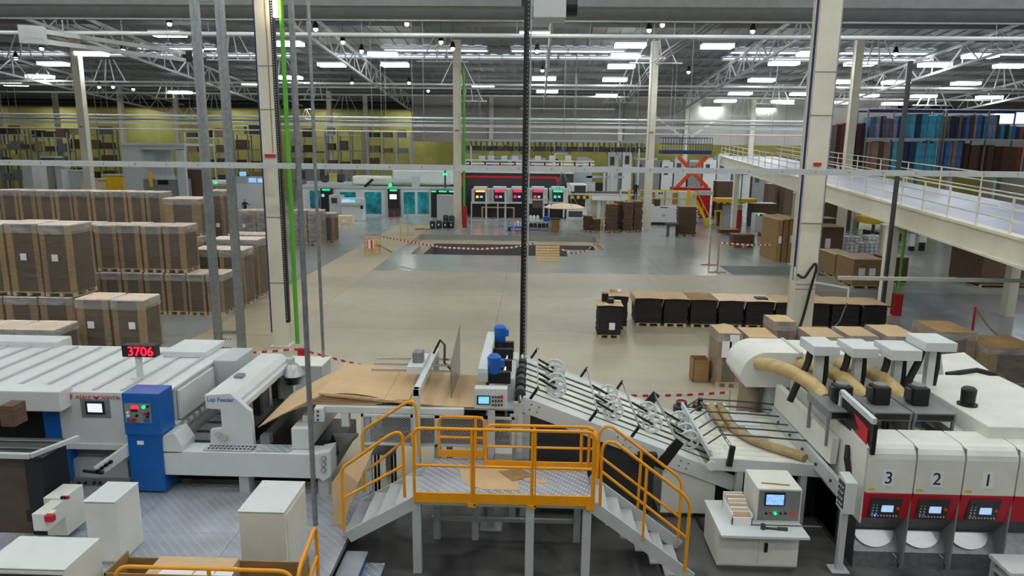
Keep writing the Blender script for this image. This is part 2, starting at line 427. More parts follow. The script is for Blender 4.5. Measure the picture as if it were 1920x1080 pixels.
# pit floors
for r in cut(PIT, [DEEP]):
    MB().box(*r, -2.0, -.46).build('pit_wall', 'pit', floor); MB().box(*r, -.46, -.42).build('pit_ledge', 'floor_band', floor)
MB().box(*DEEP, -2.0, -1.35).build('pit_bottom', 'pit', floor)
MB().box(*PIT2, -2.0, -.9).build('pit_bottom', 'pit', floor)
for k, x in enumerate((-5.2, -1.6, 1.9)):   # small plinths cast on the pit bottom
    MB().box(x-.9, x+.9, 48.6, 50.0, -1.35, -1.0).build('pit_plinth', 'floor_band', floor)

# ---- outer walls
struct('wall_far', MB().box(XL, XR, YF, YF+.4, 0, 16), 'olive', 'far olive-yellow hall wall', 'wall')
struct('wall_left', MB().box(XL-.4, XL, YB, YF, 0, 20), 'wallgrey', 'left side wall of the hall', 'wall')
struct('wall_right', MB().box(XR, XR+.4, YB, YF, 0, 20), 'wallgrey', 'right side wall of the hall', 'wall')
struct('wall_back', MB().box(XL, XR, YB-.4, YB, 0, 20), 'wallgrey', 'wall behind the viewing gallery', 'wall')
wl = struct('wall_middle', MB().box(-16.9, 48, 98., 98.3, 7.9, 14.4), 'wallgrey', 'pale grey wall above the open passage to the rear hall', 'wall')
for k in range(9): MB().box(-16.9+k*7.2, -16.86+k*7.2, 97.96, 98., 7.9, 14.2).build('panel_joint', 'midgrey', wl)

# ---- roof: corrugated deck, purlins, rooflights
def roofstrip(b, x0, x1, y0, y1, off=0, th=.12):
    za, zb = roofz(y0)+off, roofz(y1)+off
    b.add([(x0,y0,za),(x1,y0,za),(x1,y1,zb),(x0,y1,zb),(x0,y0,za+th),(x1,y0,za+th),(x1,y1,zb+th),(x0,y1,zb+th)],
          [(3,2,1,0),(4,5,6,7),(0,1,5,4),(1,2,6,5),(2,3,7,6),(3,0,4,7)])
    return b
b = MB(); roofstrip(b, XL, XR, YB, 30); roofstrip(b, XL, XR, 30, YF)
ceil = struct('ceiling', b, 'roof', 'grey trapezoidal metal roof deck', 'ceiling')
for y in [46+4.4*i for i in range(16)]:
    MB().box(XL, XR, y-.11, y+.11, roofz(y)-.34, roofz(y)-.02).build('purlin', 'roof', ceil)
b = MB()
for k in range(140):
    x = XL+1.2*k+.6; roofstrip(b, x-.25, x+.25, 30, YF, -.08, .06)
o = b.build('deck_ribs', 'roof', ceil); o['kind'] = 'stuff'
n = 0
for (y0, y1, xs) in ((67.6, 69.5, [(-14.4, -4.6), (-2.4, 8.2), (18, 26), (-38, -30), (-60, -52), (28, 36), (40, 48)]), (71.6, 73.0, [(-20, -9), (-8.8, 2), (2.2, 12.5), (18, 28), (28.4, 38), (-44, -33), (-32.8, -24), (-58, -47)])):
    for x0, x1 in xs:
        t = thing('rooflight', 'glazed rooflight panel letting daylight through the grey roof', 'rooflight', ((x0+x1)/2, (y0+y1)/2, roofz((y0+y1)/2)-.1), 'rooflight panels in the roof')
        roofstrip(MB(), x0, x1, y0, y1, -.16, .05).build('glazing', 'sky_glass', t)
        fb = MB()
        for x in (x0, (x0+x1)/2, x1): roofstrip(fb, x-.05, x+.05, y0, y1, -.22, .1)
        for y in (y0, y1): roofstrip(fb, x0, x1, y-.05, y+.05, -.22, .1)
        fb.build('frame', 'truss', t)

# ---- trusses along the hall
for ti, X in enumerate((-53., -35., -17., 1., 19., 36., 53.)):
    t = thing('roof_truss', 'pale steel lattice truss running along the hall under the roof', 'truss', (X, 44, roofz(44)-2.2), 'roof trusses')
    def ch(off, w, nm):
        MB().beam((X, 44, roofz(44)+off), (X, YF-1, roofz(YF-1)+off), w).build(nm, 'truss', t)
    ch(-.5, .2, 'top_chord'); ch(-2.2, .2, 'bottom_chord')
    y = 45.; up = True
    while y < YF-4:
        y2 = y+2.3
        a = (X, y, roofz(y)-(.5 if up else 2.2)); c = (X, y2, roofz(y2)-(2.2 if up else .5))
        MB().beam(a, c, .1).build('brace', 'truss', t)
        if up: MB().beam((X, y, roofz(y)-.5), (X, y, roofz(y)-2.2), .07).build('brace', 'truss', t)
        y = y2; up = not up
# V-shaped hangers across the trusses
for yv in (62., 74., 86., 98.):
    for xv in (-44., -26., -8., 10., 28., 46.):
        z = roofz(yv); b = MB()
        for dx in (-1.7, -.5, .5, 1.7): b.beam((xv+dx*.35, yv, z-.3), (xv+dx, yv, z-2.5), .09)
        b.beam((xv-2.2, yv, z-2.5), (xv+2.2, yv, z-2.5), .1)
        single('roof_hanger', b, 'truss', 'fan of slanted steel hangers under the roof between two trusses', 'roof hanger', 'roof hangers')

# ---- columns (white box columns with cap plates); X and width from the photograph
def column(x, y, Y, w, z0, z1, label, m='column', group=None, bands=True, extra=None):
    X = WX(x, y, Y)
    t = thing('column', label, 'column', (X, Y, z0), group)
    h = w/2
    b = MB().box(X-h, X+h, Y-.04, Y+.0, z0, z1).box(X-h, X+h, Y+w*.9-.04, Y+w*.9, z0, z1).box(X-h+.04, X+h-.04, Y, Y+w*.9-.04, z0, z1)
    b.build('shaft', m, t)
    MB().box(X-h-.1, X+h+.1, Y-.12, Y+w*.9+.1, z0, z0+.03).build('base_plate', m, t)
    if bands:
        for zz in (2.3, 4.6, 8.2, 9.6):
            if z0+.2 < zz < z1: MB().box(X-h-.015, X+h+.015, Y-.055, Y-.035, zz, zz+.03).build('strap', 'midgrey', t)
    if extra: extra(t, X, Y, h)
    return t, X
def exL(t, X, Y, h):
    b = MB(); b.box(X+h+.01, X+h+.13, Y-.06, Y+.1, .9, 12.3)
    b.build('cable_tray', 'black', t)
    d = MB()
    for k in range(140): d.box(X+h+.045, X+h+.075, Y-.068, Y-.058, 1.0+k*.08, 1.03+k*.08)
    o = d.build('tray_slots', 'lightgrey', t); o['kind'] = 'stuff'
    MB().cyl((X-h-.06, Y+.1, .5), (X-h-.06, Y+.1, 12.5), .045, 8).build('cable', 'navyblue', t)
    MB().beam((X-h+.1, Y-.07, 6.7), (X+h-.05, Y-.07, 6.7), .1).build('clamp', 'red', t)
    MB().cyl((X+.12, Y-.05, 6.8), (X+.12, Y-.05, 12.), .018, 6).build('conduit', 'woodold', t)
column(517, 480, 24.0, .5, 0, 18.9, 'cream column with black perforated cable tray beside the bright green pipe', extra=exL)
gp = MB(); gx_ = WX(541, 300, 23.9); gp.cyl((gx_, 23.9, .15), (gx_, 23.9, 12.2), .075, 10)
single('green_pipe', gp, 'green', 'bright green vertical pipe beside the column with black cable tray', 'pipe', smooth=True)
ft = thing('light_tube', 'narrow lit fluorescent tube standing above the green pipe', 'lamp', (gx_-.12, 23.75, 12.))
def exR(t, X, Y, h):
    MB().cyl((X-h-.05, Y+.1, 2.6), (X-h-.05, Y+.1, 12.5), .04, 8).build('cable', 'navyblue', t)
    MB().box(X+h+.01, X+h+.1, Y+.1, Y+.4, 2.6, 12.5).build('cable_tray', 'galv', t)
    MB().beam((X-.12, Y-.07, 6.62), (X+.12, Y-.07, 6.62), .1).build('clamp', 'red', t)
    b = MB()
    b.tube(spline([(X-.35, Y-.1, 2.85), (X-.15, Y-.2, 2.75), (X+.02, Y-.25, 3.05), (X+.16, Y-.25, 3.25), (X+.22, Y-.25, 3.05), (X+.12, Y-.2, 2.4), (X-.02, Y-.15, 1.4), (X-.25, Y-.1, .3)]), .045, 8)
    b.build('cable_loop', 'rubber', t, smooth=True)
    fr = MB(); z = 2.55
    fr.beam((X-h-.1, Y-.1, z), (X+h+.1, Y-.1, z), .06).beam((X-h-.1, Y-.1, z), (X-h-.1, Y-.1, z+.55), .05)
    fr.beam((X+h+.1, Y-.1, z), (X+h+.85, Y-.7, z-.05), .06).beam((X+h+.85, Y-.7, z-.05), (X+h+.85, Y-.7, z-.5), .05)
    fr.build('bracket', 'white', t)
    MB().tube([(X+h+.85, Y-.7, 2.), (X+h+.7, Y-.6, 1.3), (X+h+.3, Y-.3, .6), (X+h+.1, Y-.1, .1)], .02, 6).build('cord', 'midgrey', t)
column(1515, 480, 24.5, .68, 0, 18.9, 'cream column with looped black cable and bracket by the dust hood', extra=exR)
for x in (160, 857, 1219):
    def exF(t, X, Y, h, x=x):
        MB().beam((X-.15, Y-.07, 8.6), (X+.15, Y-.07, 8.6), .1).build('clamp', 'red', t)
    column(x, 300, 64., .66, 0, 16.3, {160: 'cream column rising behind the wrapped pallet store', 857: 'cream column beside the red hydrant pipe at the far press', 1219: 'cream column beside the far folder gluer'}[x], extra=exF, bands=False)
column(1599, 230, 60.4, .62, 0, 16.3, 'cream column behind the gallery railing', bands=False)
for x, y, Y, z1 in ((686, 260, 97., 14), (921, 250, 97., 14), (1163, 250, 97., 14), (1287, 250, 97., 14), (1412, 230, 97., 14), (333, 260, 97., 14), (108, 250, 97., 14), (5, 300, 97., 14), (230, 260, 92., 14), (620, 300, 92., 14)):
    column(x, y, Y, .55, 0, z1, 'slim pale column in the far rear bay', group='columns of the rear bay', bands=False)

# ---- services running across the hall
def pipe(y, Y, r, m, label, cat='pipe', x0=-40, x1=40, box=False, z=None, group=None, hang=True):
    z = WZ(960, y, Y) if z is None else z
    b = MB()
    if box: b.box(x0, x1, Y-r, Y+r, z-r, z+r)
    else: b.cyl((x0, Y, z), (x1, Y, z), r, 10)
    t = thing({'pipe': 'service_pipe', 'duct': 'air_duct', 'rail': 'service_rail', 'beam': 'cross_beam'}[cat], label, cat, (0, Y, z-r), group)
    b.build('run', m, t, smooth=not box)
    if hang:
        k = 0; xx = x0+3
        while xx < x1:
            MB().cyl((xx, Y, z+r), (xx, Y, roofz(Y)-.1), .02, 5).build('hanger', 'galv', t); xx += 9.3
    return t
rail = pipe(316, 22., .085, 'lightgrey', 'long pale grey service rail crossing in front of the cream columns', 'rail', -24, 24, box=True, hang=False)
zr = WZ(960, 316, 22.)
for k in range(48): MB().box(-23.5+k, -23.47+k, 21.905, 21.915, zr-.03, zr+.03).build('joint_plate', 'galv', rail)
for X in (-9.1, 9.9): MB().box(X-.05, X+.05, 22.08, 24.2, zr-.04, zr+.04).build('bracket', 'galv', rail)
pipe(19, 33., .42, 'midgrey', 'wide round air duct just below the roof', 'duct', -45, 45)
pipe(0, 31., .3, 'midgrey', 'upper flat cable duct above the round air duct', 'duct', -45, 45, box=True)
pipe(37, 36., .1, 'galv', 'galvanised perforated cable tray below the round duct', 'beam', -45, 45, box=True)
pipe(30, 37., .06, 'pipewhite', 'thin white pipe beside the perforated cable tray', 'pipe', -45, 45)
pipe(67, 44., .13, 'pipewhite', 'bright white pipe across the whole hall', 'pipe', -60, 60)
pipe(159, 78., .13, 'pipewhite', 'upper one of two white pipes under the far trusses', 'pipe', -95, 60)
pipe(166, 79.2, .13, 'truss', 'lower one of two pipes under the far trusses', 'pipe', -95, 60)
pipe(180, 88., .12, 'truss', 'pale pipe in front of the dark roof end', 'pipe', -95, 60)
pipe(223, 70., .1, 'pipewhite', 'white sprinkler main high across the rear bay', 'pipe', -55, 34)
pipe(230, 71., .09, 'galv', 'grey sprinkler main below the white one', 'pipe', -55, 34)
pipe(237, 70., .12, 'lightgrey', 'pale grey square cable duct below the sprinkler mains', 'pipe', -55, 34, box=True)
pipe(249, 69., .07, 'truss', 'thin lowest pipe of the sprinkler bundle', 'pipe', -55, 34)
pipe(196, 106., .25, 'charcoal', 'black air duct under the far roof edge', 'duct', -95, 60)
pipe(203, 108., .35, 'charcoal', 'thick black duct along the far wall head', 'duct', -95, 60)
pipe(203, 92., .1, 'pipewhite', 'short white lighting trunk in the rear bay', 'pipe', -2, 10)
# right lower rail from the near column
zl = WZ(1700, 523, 24.); single('guard_rail', MB().beam((10.4, 24., zl), (24, 24., zl), .12), 'lightgrey', 'low grey rail leaving the near column towards the right', 'rail')

# ---- luminaires
def lampplane(x, y, drop=1.5):
    d = ray(x, y); t = (21.08-drop-H)/(d.z+.07*d.y)
    return d.x*t, d.y*t, H+d.z*t
LG = 'white linear ceiling luminaires'
proto = thing('ceiling_luminaire', 'lit white linear luminaire hanging below the grey roof', 'ceiling lamp', (0, 0, 0), LG)
MB().box(-1.25, 1.25, -.68, .68, .03, .16).build('housing', 'white', proto)
MB().box(-1.2, 1.2, -.64, .64, -.22, .03).build('diffuser', 'lamp', proto)
hb = MB()
for x in (-.9, .9): hb.cyl((x, 0, .16), (x, 0, 1.35), .012, 5)
hb.build('suspension', 'galv', proto)
pts = [(315,62),(172,99),(100,118),(338,172),(27,157),(75,142),(539,80),(543,144),(477,158),(622,120),(718,100),(741,120),(1005,63),(1020,146),(1026,170),(906,162),(1182,83),(1173,103),(1165,123),(1153,148),(1137,178),(1345,85),(1525,99),(1470,117),(1428,149),(1388,174),(1360,188),(1335,202),(1504,175),(1467,189),(1433,204),(1572,152),(1572,191),(1613,118),(1680,153),(1624,178),(1629,205),(1753,120),(1838,103),(1895,122),(1811,155),(1732,179),(1676,193),(1855,181)]
locs = [lampplane(*p) for p in pts]
for y in range(-8, 41, 8):
    for x in range(-36, 37, 9): locs.append((x+1.3, y, roofz(y)-1.5))
zd = WZ(960, 203, 108.)
for x in range(-90, 61, 14): locs.append((x, 110.3, zd+.08))  # added lamps, unseen behind the thick black duct, to brighten the far wall
for i, l in enumerate(locs):
    o = proto if i == 0 else copy_tree(proto)
    o.location = l
pend = thing('pendant_lamp', 'small warm pendant bulb in a dark holder under the roof', 'pendant lamp', (0,0,0), 'warm pendant bulbs')
MB().lathe((0,0,.1), [(.05,.5),(.12,.42),(.2,.12),(.22,0)], 12).build('shade', 'black', pend, smooth=True)
MB().lathe((0,0,-.12), [(.02,0),(.13,.06),(.16,.16),(.12,.26),(.05,.32)], 10).build('bulb', 'bulb', pend, smooth=True)
MB().cyl((0,0,.55), (0,0,2.), .015, 5).build('cord', 'rubber', pend)
bl = [(318,46),(78,92),(30,110),(231,95),(378,95),(592,56),(643,80),(678,97),(763,46),(827,80),(849,92),(1007,97),(1017,133),(660,156),(767,156),(1217,58),(1242,48),(1411,60),(1291,136),(250,168),(186,164),(212,164),(803,171),(1679,102)]
for i, p in enumerate(bl):
    o = pend if i == 0 else copy_tree(pend)
    o.location = lampplane(*p, drop=2.2)
single('light_strip', MB().box(gx_-.2, gx_-.06, 23.7, 23.78, WZ(520, 33, 23.8), WZ(520, -30, 23.8)), 'bulb', 'warm lit strip at the head of the column with cable tray', 'lamp')
bpy.data.objects.remove(ft)
# grey unit and dark fans at the top of the black pole
u = thing('ceiling_unit', 'grey box unit with black fan drums hanging at the top of the black pole', 'ventilation unit', (WX(1030, 16, 20.), 20., WZ(1030, 33, 20.)))
MB().px(1000, -30, 1062, 33, 20., .9).build('casing', 'lightgrey', u, bev=.02)
MB().cyl((WX(1062, 16, 20.4), 20.4, WZ(1066, 12, 20.4)), (WX(1082, 16, 20.4), 20.4, WZ(1066, 12, 20.4)), .26, 16).build('fan', 'black', u)
MB().px(978, -30, 997, 8, 20., .3).build('motor', 'black', u)
xx = WX(1000, -25, 20.4); MB().box(xx-.02, xx+.9, 20.3, 20.5, WZ(1030,-28,20.4), 18.9).build('hanger', 'galv', u)
# thin droppers hanging from the roof (a few)
dr = [(478,60,0),(795,70,270),(1190,70,330),(1215,80,300),(1291,140,250),(1105,60,120),(700,120,300),(775,0,300)]
for x, y0, y1 in dr:
    if y1 == 0: continue
    Y = 50.; X, z1 = W(x, y1, Y); single('hanging_wire', MB().cyl((X, Y, z1), (X, Y, roofz(Y)-.05), .022, 5), 'galv', 'thin steel wire hanging straight down from the roof', 'wire', 'hanging wires')

# overhead crane girder on the left and the pipe bundle on the right
cg = thing('crane_girder', 'pale double crane girder slanting below the roof on the left', 'crane', (-24, 48, 13))
a, c = Vector((WX(62, 66, 40.), 40., WZ(62, 66, 40.))), Vector((WX(348, 106, 58.), 58., WZ(348, 106, 58.)))
for dz in (.28, -.28): MB().beam(a+Vector((0,0,dz)), c+Vector((0,0,dz)), .25, .26).build('girder', 'truss', cg)
MB().beam(a+Vector((-.6,-.2,0)), a+Vector((.5,.3,0)), .7, .95).build('end_carriage', 'lightgrey', cg)
MB().beam(c-Vector((.2,.2,0)), c+Vector((.3,.3,0)), .5, .8).build('end_stop', 'black', cg)
for f in (.15, .5, .85): q = a.lerp(c, f); MB().cyl(q, (q.x, q.y, roofz(q.y)+.02), .04, 6).build('hanger', 'galv', cg)
pbn = thing('pipe_bundle', 'bundle of bent grey pipes descending from the roof to the far column', 'pipe bundle', (12, 60, 12))
for k in range(3):
    o_ = Vector((.22*k, 0, -.12*k)); pts_ = [Vector((WX(x, y, Y), Y, WZ(x, y, Y)))+o_ for x, y, Y in ((1362, 20, 47.), (1300, 62, 51.), (1272, 80, 54.), (1246, 98, 58.), (1220, 122, 66.), (1178, 180, 88.), (1166, 192, 94.), (1164, 240, 96.))]
    MB().tube(pts_, .075, 8).build('pipe', 'galv', pbn, smooth=True)
q = Vector((WX(1300, 62, 51.), 51., WZ(1300, 62, 51.))); MB().cyl(q, (q.x, q.y, roofz(q.y)+.02), .03, 6).build('hanger', 'galv', pbn)
# ================================================================== left machine line
def PX(t, name, m, x0, y0, x1, y1, Y, d, **k): return MB().px(x0, y0, x1, y1, Y, d).build(name, m, t, **k)
def P3(x, y, Y): a = W(x, y, Y); return Vector((a[0], Y, a[1]))
def poly(pts, Y, d):
    return MB().prism([W(x, y, Y) for x, y in pts], Y, Y+d, 'y')
DZ = .55
# ---- raised deck of tread plate
dk = thing('tread_plate_deck', 'raised aluminium tread plate deck in front of the laminating machine', 'deck', (-8, 8, 0))
for i in range(6):
    for j in range(5):
        x1 = -3.05-i*1.9; y1 = 12.5-j*1.75
        MB().box(x1-1.892, x1, y1-1.742, y1, DZ-.02, DZ).build('plate', 'tread', dk)
MB().box(-14.4, -3.07, 3.9, 12.48, DZ-.14, DZ-.021).build('frame', 'midgrey', dk)
for x in (-13.8, -10, -6.5, -3.3):
    for y in (4.5, 8.3, 12.1): MB().box(x-.06, x+.06, y-.06, y+.06, 0, DZ-.14).build('leg', 'midgrey', dk)
for k, (a, b_, z) in enumerate(((690, 1034, .37), (722, 1056, .19))):
    x1, y1 = G(a, b_, z)
    t = thing('step_tread', ['upper aluminium step beside the tread plate deck', 'lower aluminium step beside the tread plate deck'][k], 'step', (x1-.16, y1-.9, 0))
    MB().box(x1-.36, x1, y1-1.9, y1, z-.03, z).build('tread', 'tread', t)
    MB().box(x1-.34, x1-.02, y1-1.88, y1-.02, 0, z-.03).build('riser_box', 'blue', t)

# ---- laminating machine
YF_ = 12.3; ZT = WZ(200, 737, YF_); XRt = WX(303, 735, YF_)
lm = thing('laminator', 'long white laminating machine with ribbed top, blue posts and red lettering', 'machine', (-9, 13.8, 0))
MB().box(-17, XRt, 12.75, 15.3, .3, ZT-.05).build('body', 'lightgrey', lm, bev=.02)
MB().box(-17, XRt+.02, YF_+.02, 15.4, ZT-.06, ZT).build('top_cover', 'white', lm, bev=.02)
for k in range(19):
    X = WX(283, 735, YF_)-.08-k*.535
    MB().box(X-.03, X+.03, YF_+.1, 15.2, ZT, ZT+.045).build('top_rib', 'lightgrey', lm)
MB().box(-17, WX(108, 642, 15.2), 15.15, 15.7, ZT-.3, ZT+.14).build('rear_housing', 'white', lm, bev=.02)
MB().box(WX(322, 650, 15.0), WX(400, 650, 15.0), 14.6, 15.6, ZT, ZT+.14).build('rear_housing', 'white', lm, bev=.02)
MB().box(XRt, XRt+.5, 14.4, 15.4, .55, ZT+.02).build('side_housing', 'lightgrey', lm, bev=.02)
MB().box(XRt+.01, XRt+.07, 12.8, 14.3, 1.75, ZT-.1).build('side_panel', 'white', lm, bev=.01)
PX(lm, 'front_panel', 'white', 112, 736, 303, 832, YF_, .5, bev=.015)
PX(lm, 'bezel', 'midgrey', 152, 749, 206, 783, YF_-.012, .02)
PX(lm, 'screen_frame', 'navy', 160, 753, 195, 777, YF_-.03, .02)
PX(lm, 'screen', 'screen_photo', 164, 757, 191, 773, YF_-.036, .008)
PX(lm, 'front_panel', 'white', -60, 733, 112, 771, YF_-.3, .4, bev=.02)
PX(lm, 'opening', 'black', -60, 771, 86, 850, YF_+.1, .3)
PX(lm, 'blue_panel', 'blue', 84, 771, 114, 850, YF_-.02, .4, bev=.01)
PX(lm, 'blue_post', 'blue', 96, 846, 127, 905, YF_-.12, .4, bev=.01)
PX(lm, 'white_post', 'white', 84, 846, 97, 886, YF_-.1, .3)
PX(lm, 'frame_bar', 'white', 118, 833, 246, 843, YF_-.05, .12)
PX(lm, 'frame_post', 'white', 117, 840, 128, 905, YF_-.05, .12)
PX(lm, 'recess', 'midgrey', 128, 843, 240, 862, YF_+.2, .2)
PX(lm, 'lower_panel', 'lightgrey', 128, 862, 240, 898, YF_+.05, .3)
PX(lm, 'kick_plate', 'midgrey', 120, 897, 245, 912, YF_, .3)
for x in (149, 161, 177, 188): c = P3(x, 905, YF_-.01); MB().cyl(c, c+Vector((0,-.03,0)), .03, 8).build('bolt', 'black', lm)
text(lm, 'ASAHI', (*(lambda p: (p[0], YF_-.006, p[1]))(W(155, 745, YF_)),), .105, 'redlift', depth=.003, shear=.25)
text(lm, 'NANTAI', (*(lambda p: (p[0], YF_-.006, p[1]))(W(207, 746, YF_)),), .095, 'red', depth=.003, shear=.25)
lg = MB(); X, Z = W(128, 744, YF_); lg.prism([(X-.06, Z-.05), (X+.06, Z-.05), (X+.08, Z+.05), (X, Z+.06)], YF_-.01, YF_-.002); lg.build('emblem', 'redlift', lm)
X, Z = W(181, 745, YF_); MB().prism([(X-.08, Z+.03), (X, Z-.05), (X+.08, Z+.04), (X, Z+.01)], YF_-.01, YF_-.002).build('emblem', 'red', lm)
a, c = P3(182, 884, YF_-.5), P3(247, 838, YF_-.1)
MB().beam(a, c, .1, .2).build('arm', 'white', lm, bev=.01)
MB().beam(a+Vector((-.25,0,.02)), a+Vector((.12,0,-.02)), .06).build('arm_grip', 'steel', lm)
for k in range(4):
    q = a.lerp(c, .1+.12*k)+Vector((0,-.06,0)); MB().cyl(q, q+Vector((0,-.05,0)), .035, 8).build('knob', 'black', lm)
# blue control post
PX(lm, 'control_post', 'blue', 231, 738, 300, 816, 12.02, .5, bev=.012)
PX(lm, 'control_post', 'blue', 243, 812, 306, 921, 12.06, .45, bev=.012)
cp_ = PX(lm, 'control_plate', 'midgrey', 234, 757, 283, 793, 12.0, .02)
PX(lm, 'display', 'led_red', 246, 762, 257, 767, 11.985, .02)
PX(lm, 'display_base', 'black', 245, 767, 257, 772, 11.985, .02)
for x, y, m in ((270, 763, 'led_green'), (277, 762, 'black'), (240, 773, 'paper'), (241, 779, 'paper'), (257, 779, 'black'), (271, 776, 'red'), (278, 775, 'black'), (277, 781, 'black'), (241, 787, 'bluemotor'), (248, 787, 'red'), (254, 787, 'red'), (273, 788, 'blue'), (278, 788, 'bluemotor')):
    c = P3(x, y, 12.0); MB().cyl(c, c+Vector((0,-.03,0)), .026, 8).build('button', m, cp_)
PX(lm, 'name_plate', 'paper', 257, 827, 269, 834, 12.05, .02)
# counter sign
sg = thing('counter_sign', 'black digital counter sign with red digits on a white post', 'sign', (WX(263, 725, 13.2), 13.2, ZT))
PX(sg, 'case', 'black', 228, 648, 290, 670, 13.1, .2, bev=.01)
X, Z = W(263, 660, 13.08); text(sg, '3706', (X, 13.08, Z), .26, 'led_red', depth=.004)
MB().box(WX(258, 700, 13.2), WX(267, 700, 13.2), 13.16, 13.24, ZT, WZ(262, 668, 13.2)).build('post', 'white', sg)
MB().box(WX(251, 700, 13.2), WX(276, 700, 13.2), 13.08, 13.32, ZT, ZT+.025).build('foot', 'white', sg)

# ---- dark delivery table on the far left
dt = thing('delivery_table', 'dark brown delivery table with black rim beside the laminator', 'table', (-11, 11.4, DZ))
zt_ = WZ(60, 852, 10.6); xr_ = WX(84, 900, 10.6)
MB().box(-14, xr_-.28, 10.6, 11.2, DZ, zt_-.05).build('panel', 'brownpanel', dt)
MB().box(xr_-.28, xr_, 10.56, 11.2, DZ, zt_-.04).build('side', 'black', dt)
MB().box(-14, xr_+.1, 10.5, 11.25, zt_-.04, zt_).build('top', 'black', dt)
MB().beam((-14, 10.48, zt_+.03), (xr_-.1, 10.48, zt_+.03), .08).build('front_bar', 'lightgrey', dt)
MB().beam((xr_-.1, 10.48, zt_+.03), (xr_+.2, 11.25, zt_+.03), .07).build('side_bar', 'lightgrey', dt)
for k in range(2): MB().beam((-14, 10.75+k*.25, zt_+.012), (xr_, 10.8+k*.3, zt_+.012), .02).build('rod', 'galv', dt)
MB().px(0, 762, 26, 800, 10.9, .3).build('gear_box', 'brownstack', dt)

# ---- electrical cabinets
def cabinet(lab, pf, zt, dback, name='electrical_cabinet', lid=False, m='offwhite', zb=DZ, dark=0):
    (x0, y0), (x1, y1) = pf            # front top corners in the photograph
    X0, Y0 = G(x0, y0, zt); X1, Y1 = G(x1, y1, zt); Y = (Y0+Y1)/2
    X0, X1 = WX(x0, y0, Y), WX(x1, y1, Y); Yb = G(*dback, zt)[1]
    t = thing(name, lab, 'cabinet', ((X0+X1)/2, (Y+Yb)/2, zb))
    MB().box(X0, X1, Y+.02, Yb, zb, zt-.01).build('body', m, t, bev=.012)
    MB().box(X0+.015, X1-.015, Y, Y+.025, zb+.04+dark, zt-.03).build('door', m, t, bev=.006)
    MB().box(X0-.005, X1+.005, Y-.005, Yb+.005, zt-.012, zt+.004).build('lid', 'white', t, bev=.004)
    if lid:
        for a in (X0+.06, X1-.06):
            for c in (Y+.07, Yb-.07): MB().cyl((a, c, zt+.004), (a, c, zt+.012), .011, 8).build('screw', 'lightgrey', t)
        MB().box(X1-.012, X1+.012, Y+.1, Yb-.1, zb+.05, zt-.08).build('side_panel', m, t)
    return t, X0, X1, Y, Yb
cabinet('tall narrow white electrical cabinet between the junction box and the deck cardboard', ((155, 940), (215, 942)), 1.6, (196, 903))
cabinet('wide white electrical cabinet with screwed lid beside the cardboard box', ((445, 958), (532, 962)), 1.75, (532, 902), lid=True)
_, a0, a1, ay, ab = cabinet('large low white cabinet with a black front opening', ((-40, 1063), (121, 1069)), 1.7, (100, 1007))
t = bpy.data.objects[_.name]; MB().box(a0, a1-.03, ay-.012, ay, DZ+.2, 1.62).build('opening', 'black', t)
jb = thing('junction_box', 'white junction box pair with a red rotary switch on the deck', 'junction box', (WX(110, 1000, 10.5), 10.5, DZ))
PX(jb, 'rear_box', 'offwhite', 85, 934, 123, 1004, 10.35, .5, bev=.01)
PX(jb, 'front_box', 'offwhite', 61, 964, 86, 996, 9.9, .6, bev=.01)
PX(jb, 'switch_plate', 'offwhite', 83, 962, 99, 972, 9.95, .1)
PX(jb, 'switch', 'red', 83, 968, 98, 979, 9.88, .08)
PX(jb, 'plug', 'black', 50, 958, 62, 978, 10.0, .2)
for x in (118, 123, 128): c = P3(x, 932, 10.34); MB().cyl(c, c+Vector((0,-.03,0)), .03, 8).build('button', 'redext' if x == 128 else 'black', jb)
# ---- cardboard box and papers behind the front handrail
yb = 8.35; zb = 1.36
cb = thing('cardboard_box', 'open brown cardboard box standing behind the yellow deck handrail', 'box', (-4.6, yb+.4, DZ))
xl, xr = WX(192, 1050, yb), WX(553, 1060, yb)
for nm, q in (('front', (xl, xr, yb, yb+.02, DZ, zb)), ('left_side', (xl, xl+.02, yb, yb+.55, DZ, zb)), ('right_side', (xr-.02, xr, yb, yb+.55, DZ, zb)), ('back', (xl, xr, yb+.53, yb+.55, DZ, zb-.1))):
    MB().box(*q).build(nm, 'kraft', cb)
ct = MB().box(WX(292, 1040, 8.75), WX(440, 1040, 8.75), 8.42, 8.88, DZ, 1.3)
single('cardboard_tray', ct, 'cardboard', 'light brown cardboard tray lying in the open box', 'tray')
for k, (x0, x1) in enumerate(((296, 322), (318, 360), (362, 400), (400, 436))):
    X0, X1 = WX(x0, 1048, 8.5), WX(x1, 1048, 8.5); z = 1.301+.004*k
    single('paper_sheet', MB().add([(X0,8.43,z),(X1,8.43,z),(X1-.02,8.56+.03*k,z),(X0+.03,8.58,z),(X0,8.43,z+.003),(X1,8.43,z+.003),(X1-.02,8.56+.03*k,z+.003),(X0+.03,8.58,z+.003)], [(3,2,1,0),(4,5,6,7),(0,1,5,4),(1,2,6,5),(2,3,7,6),(3,0,4,7)]), 'paper', 'loose white paper sheet on the cardboard tray in the box', 'paper', 'loose papers')
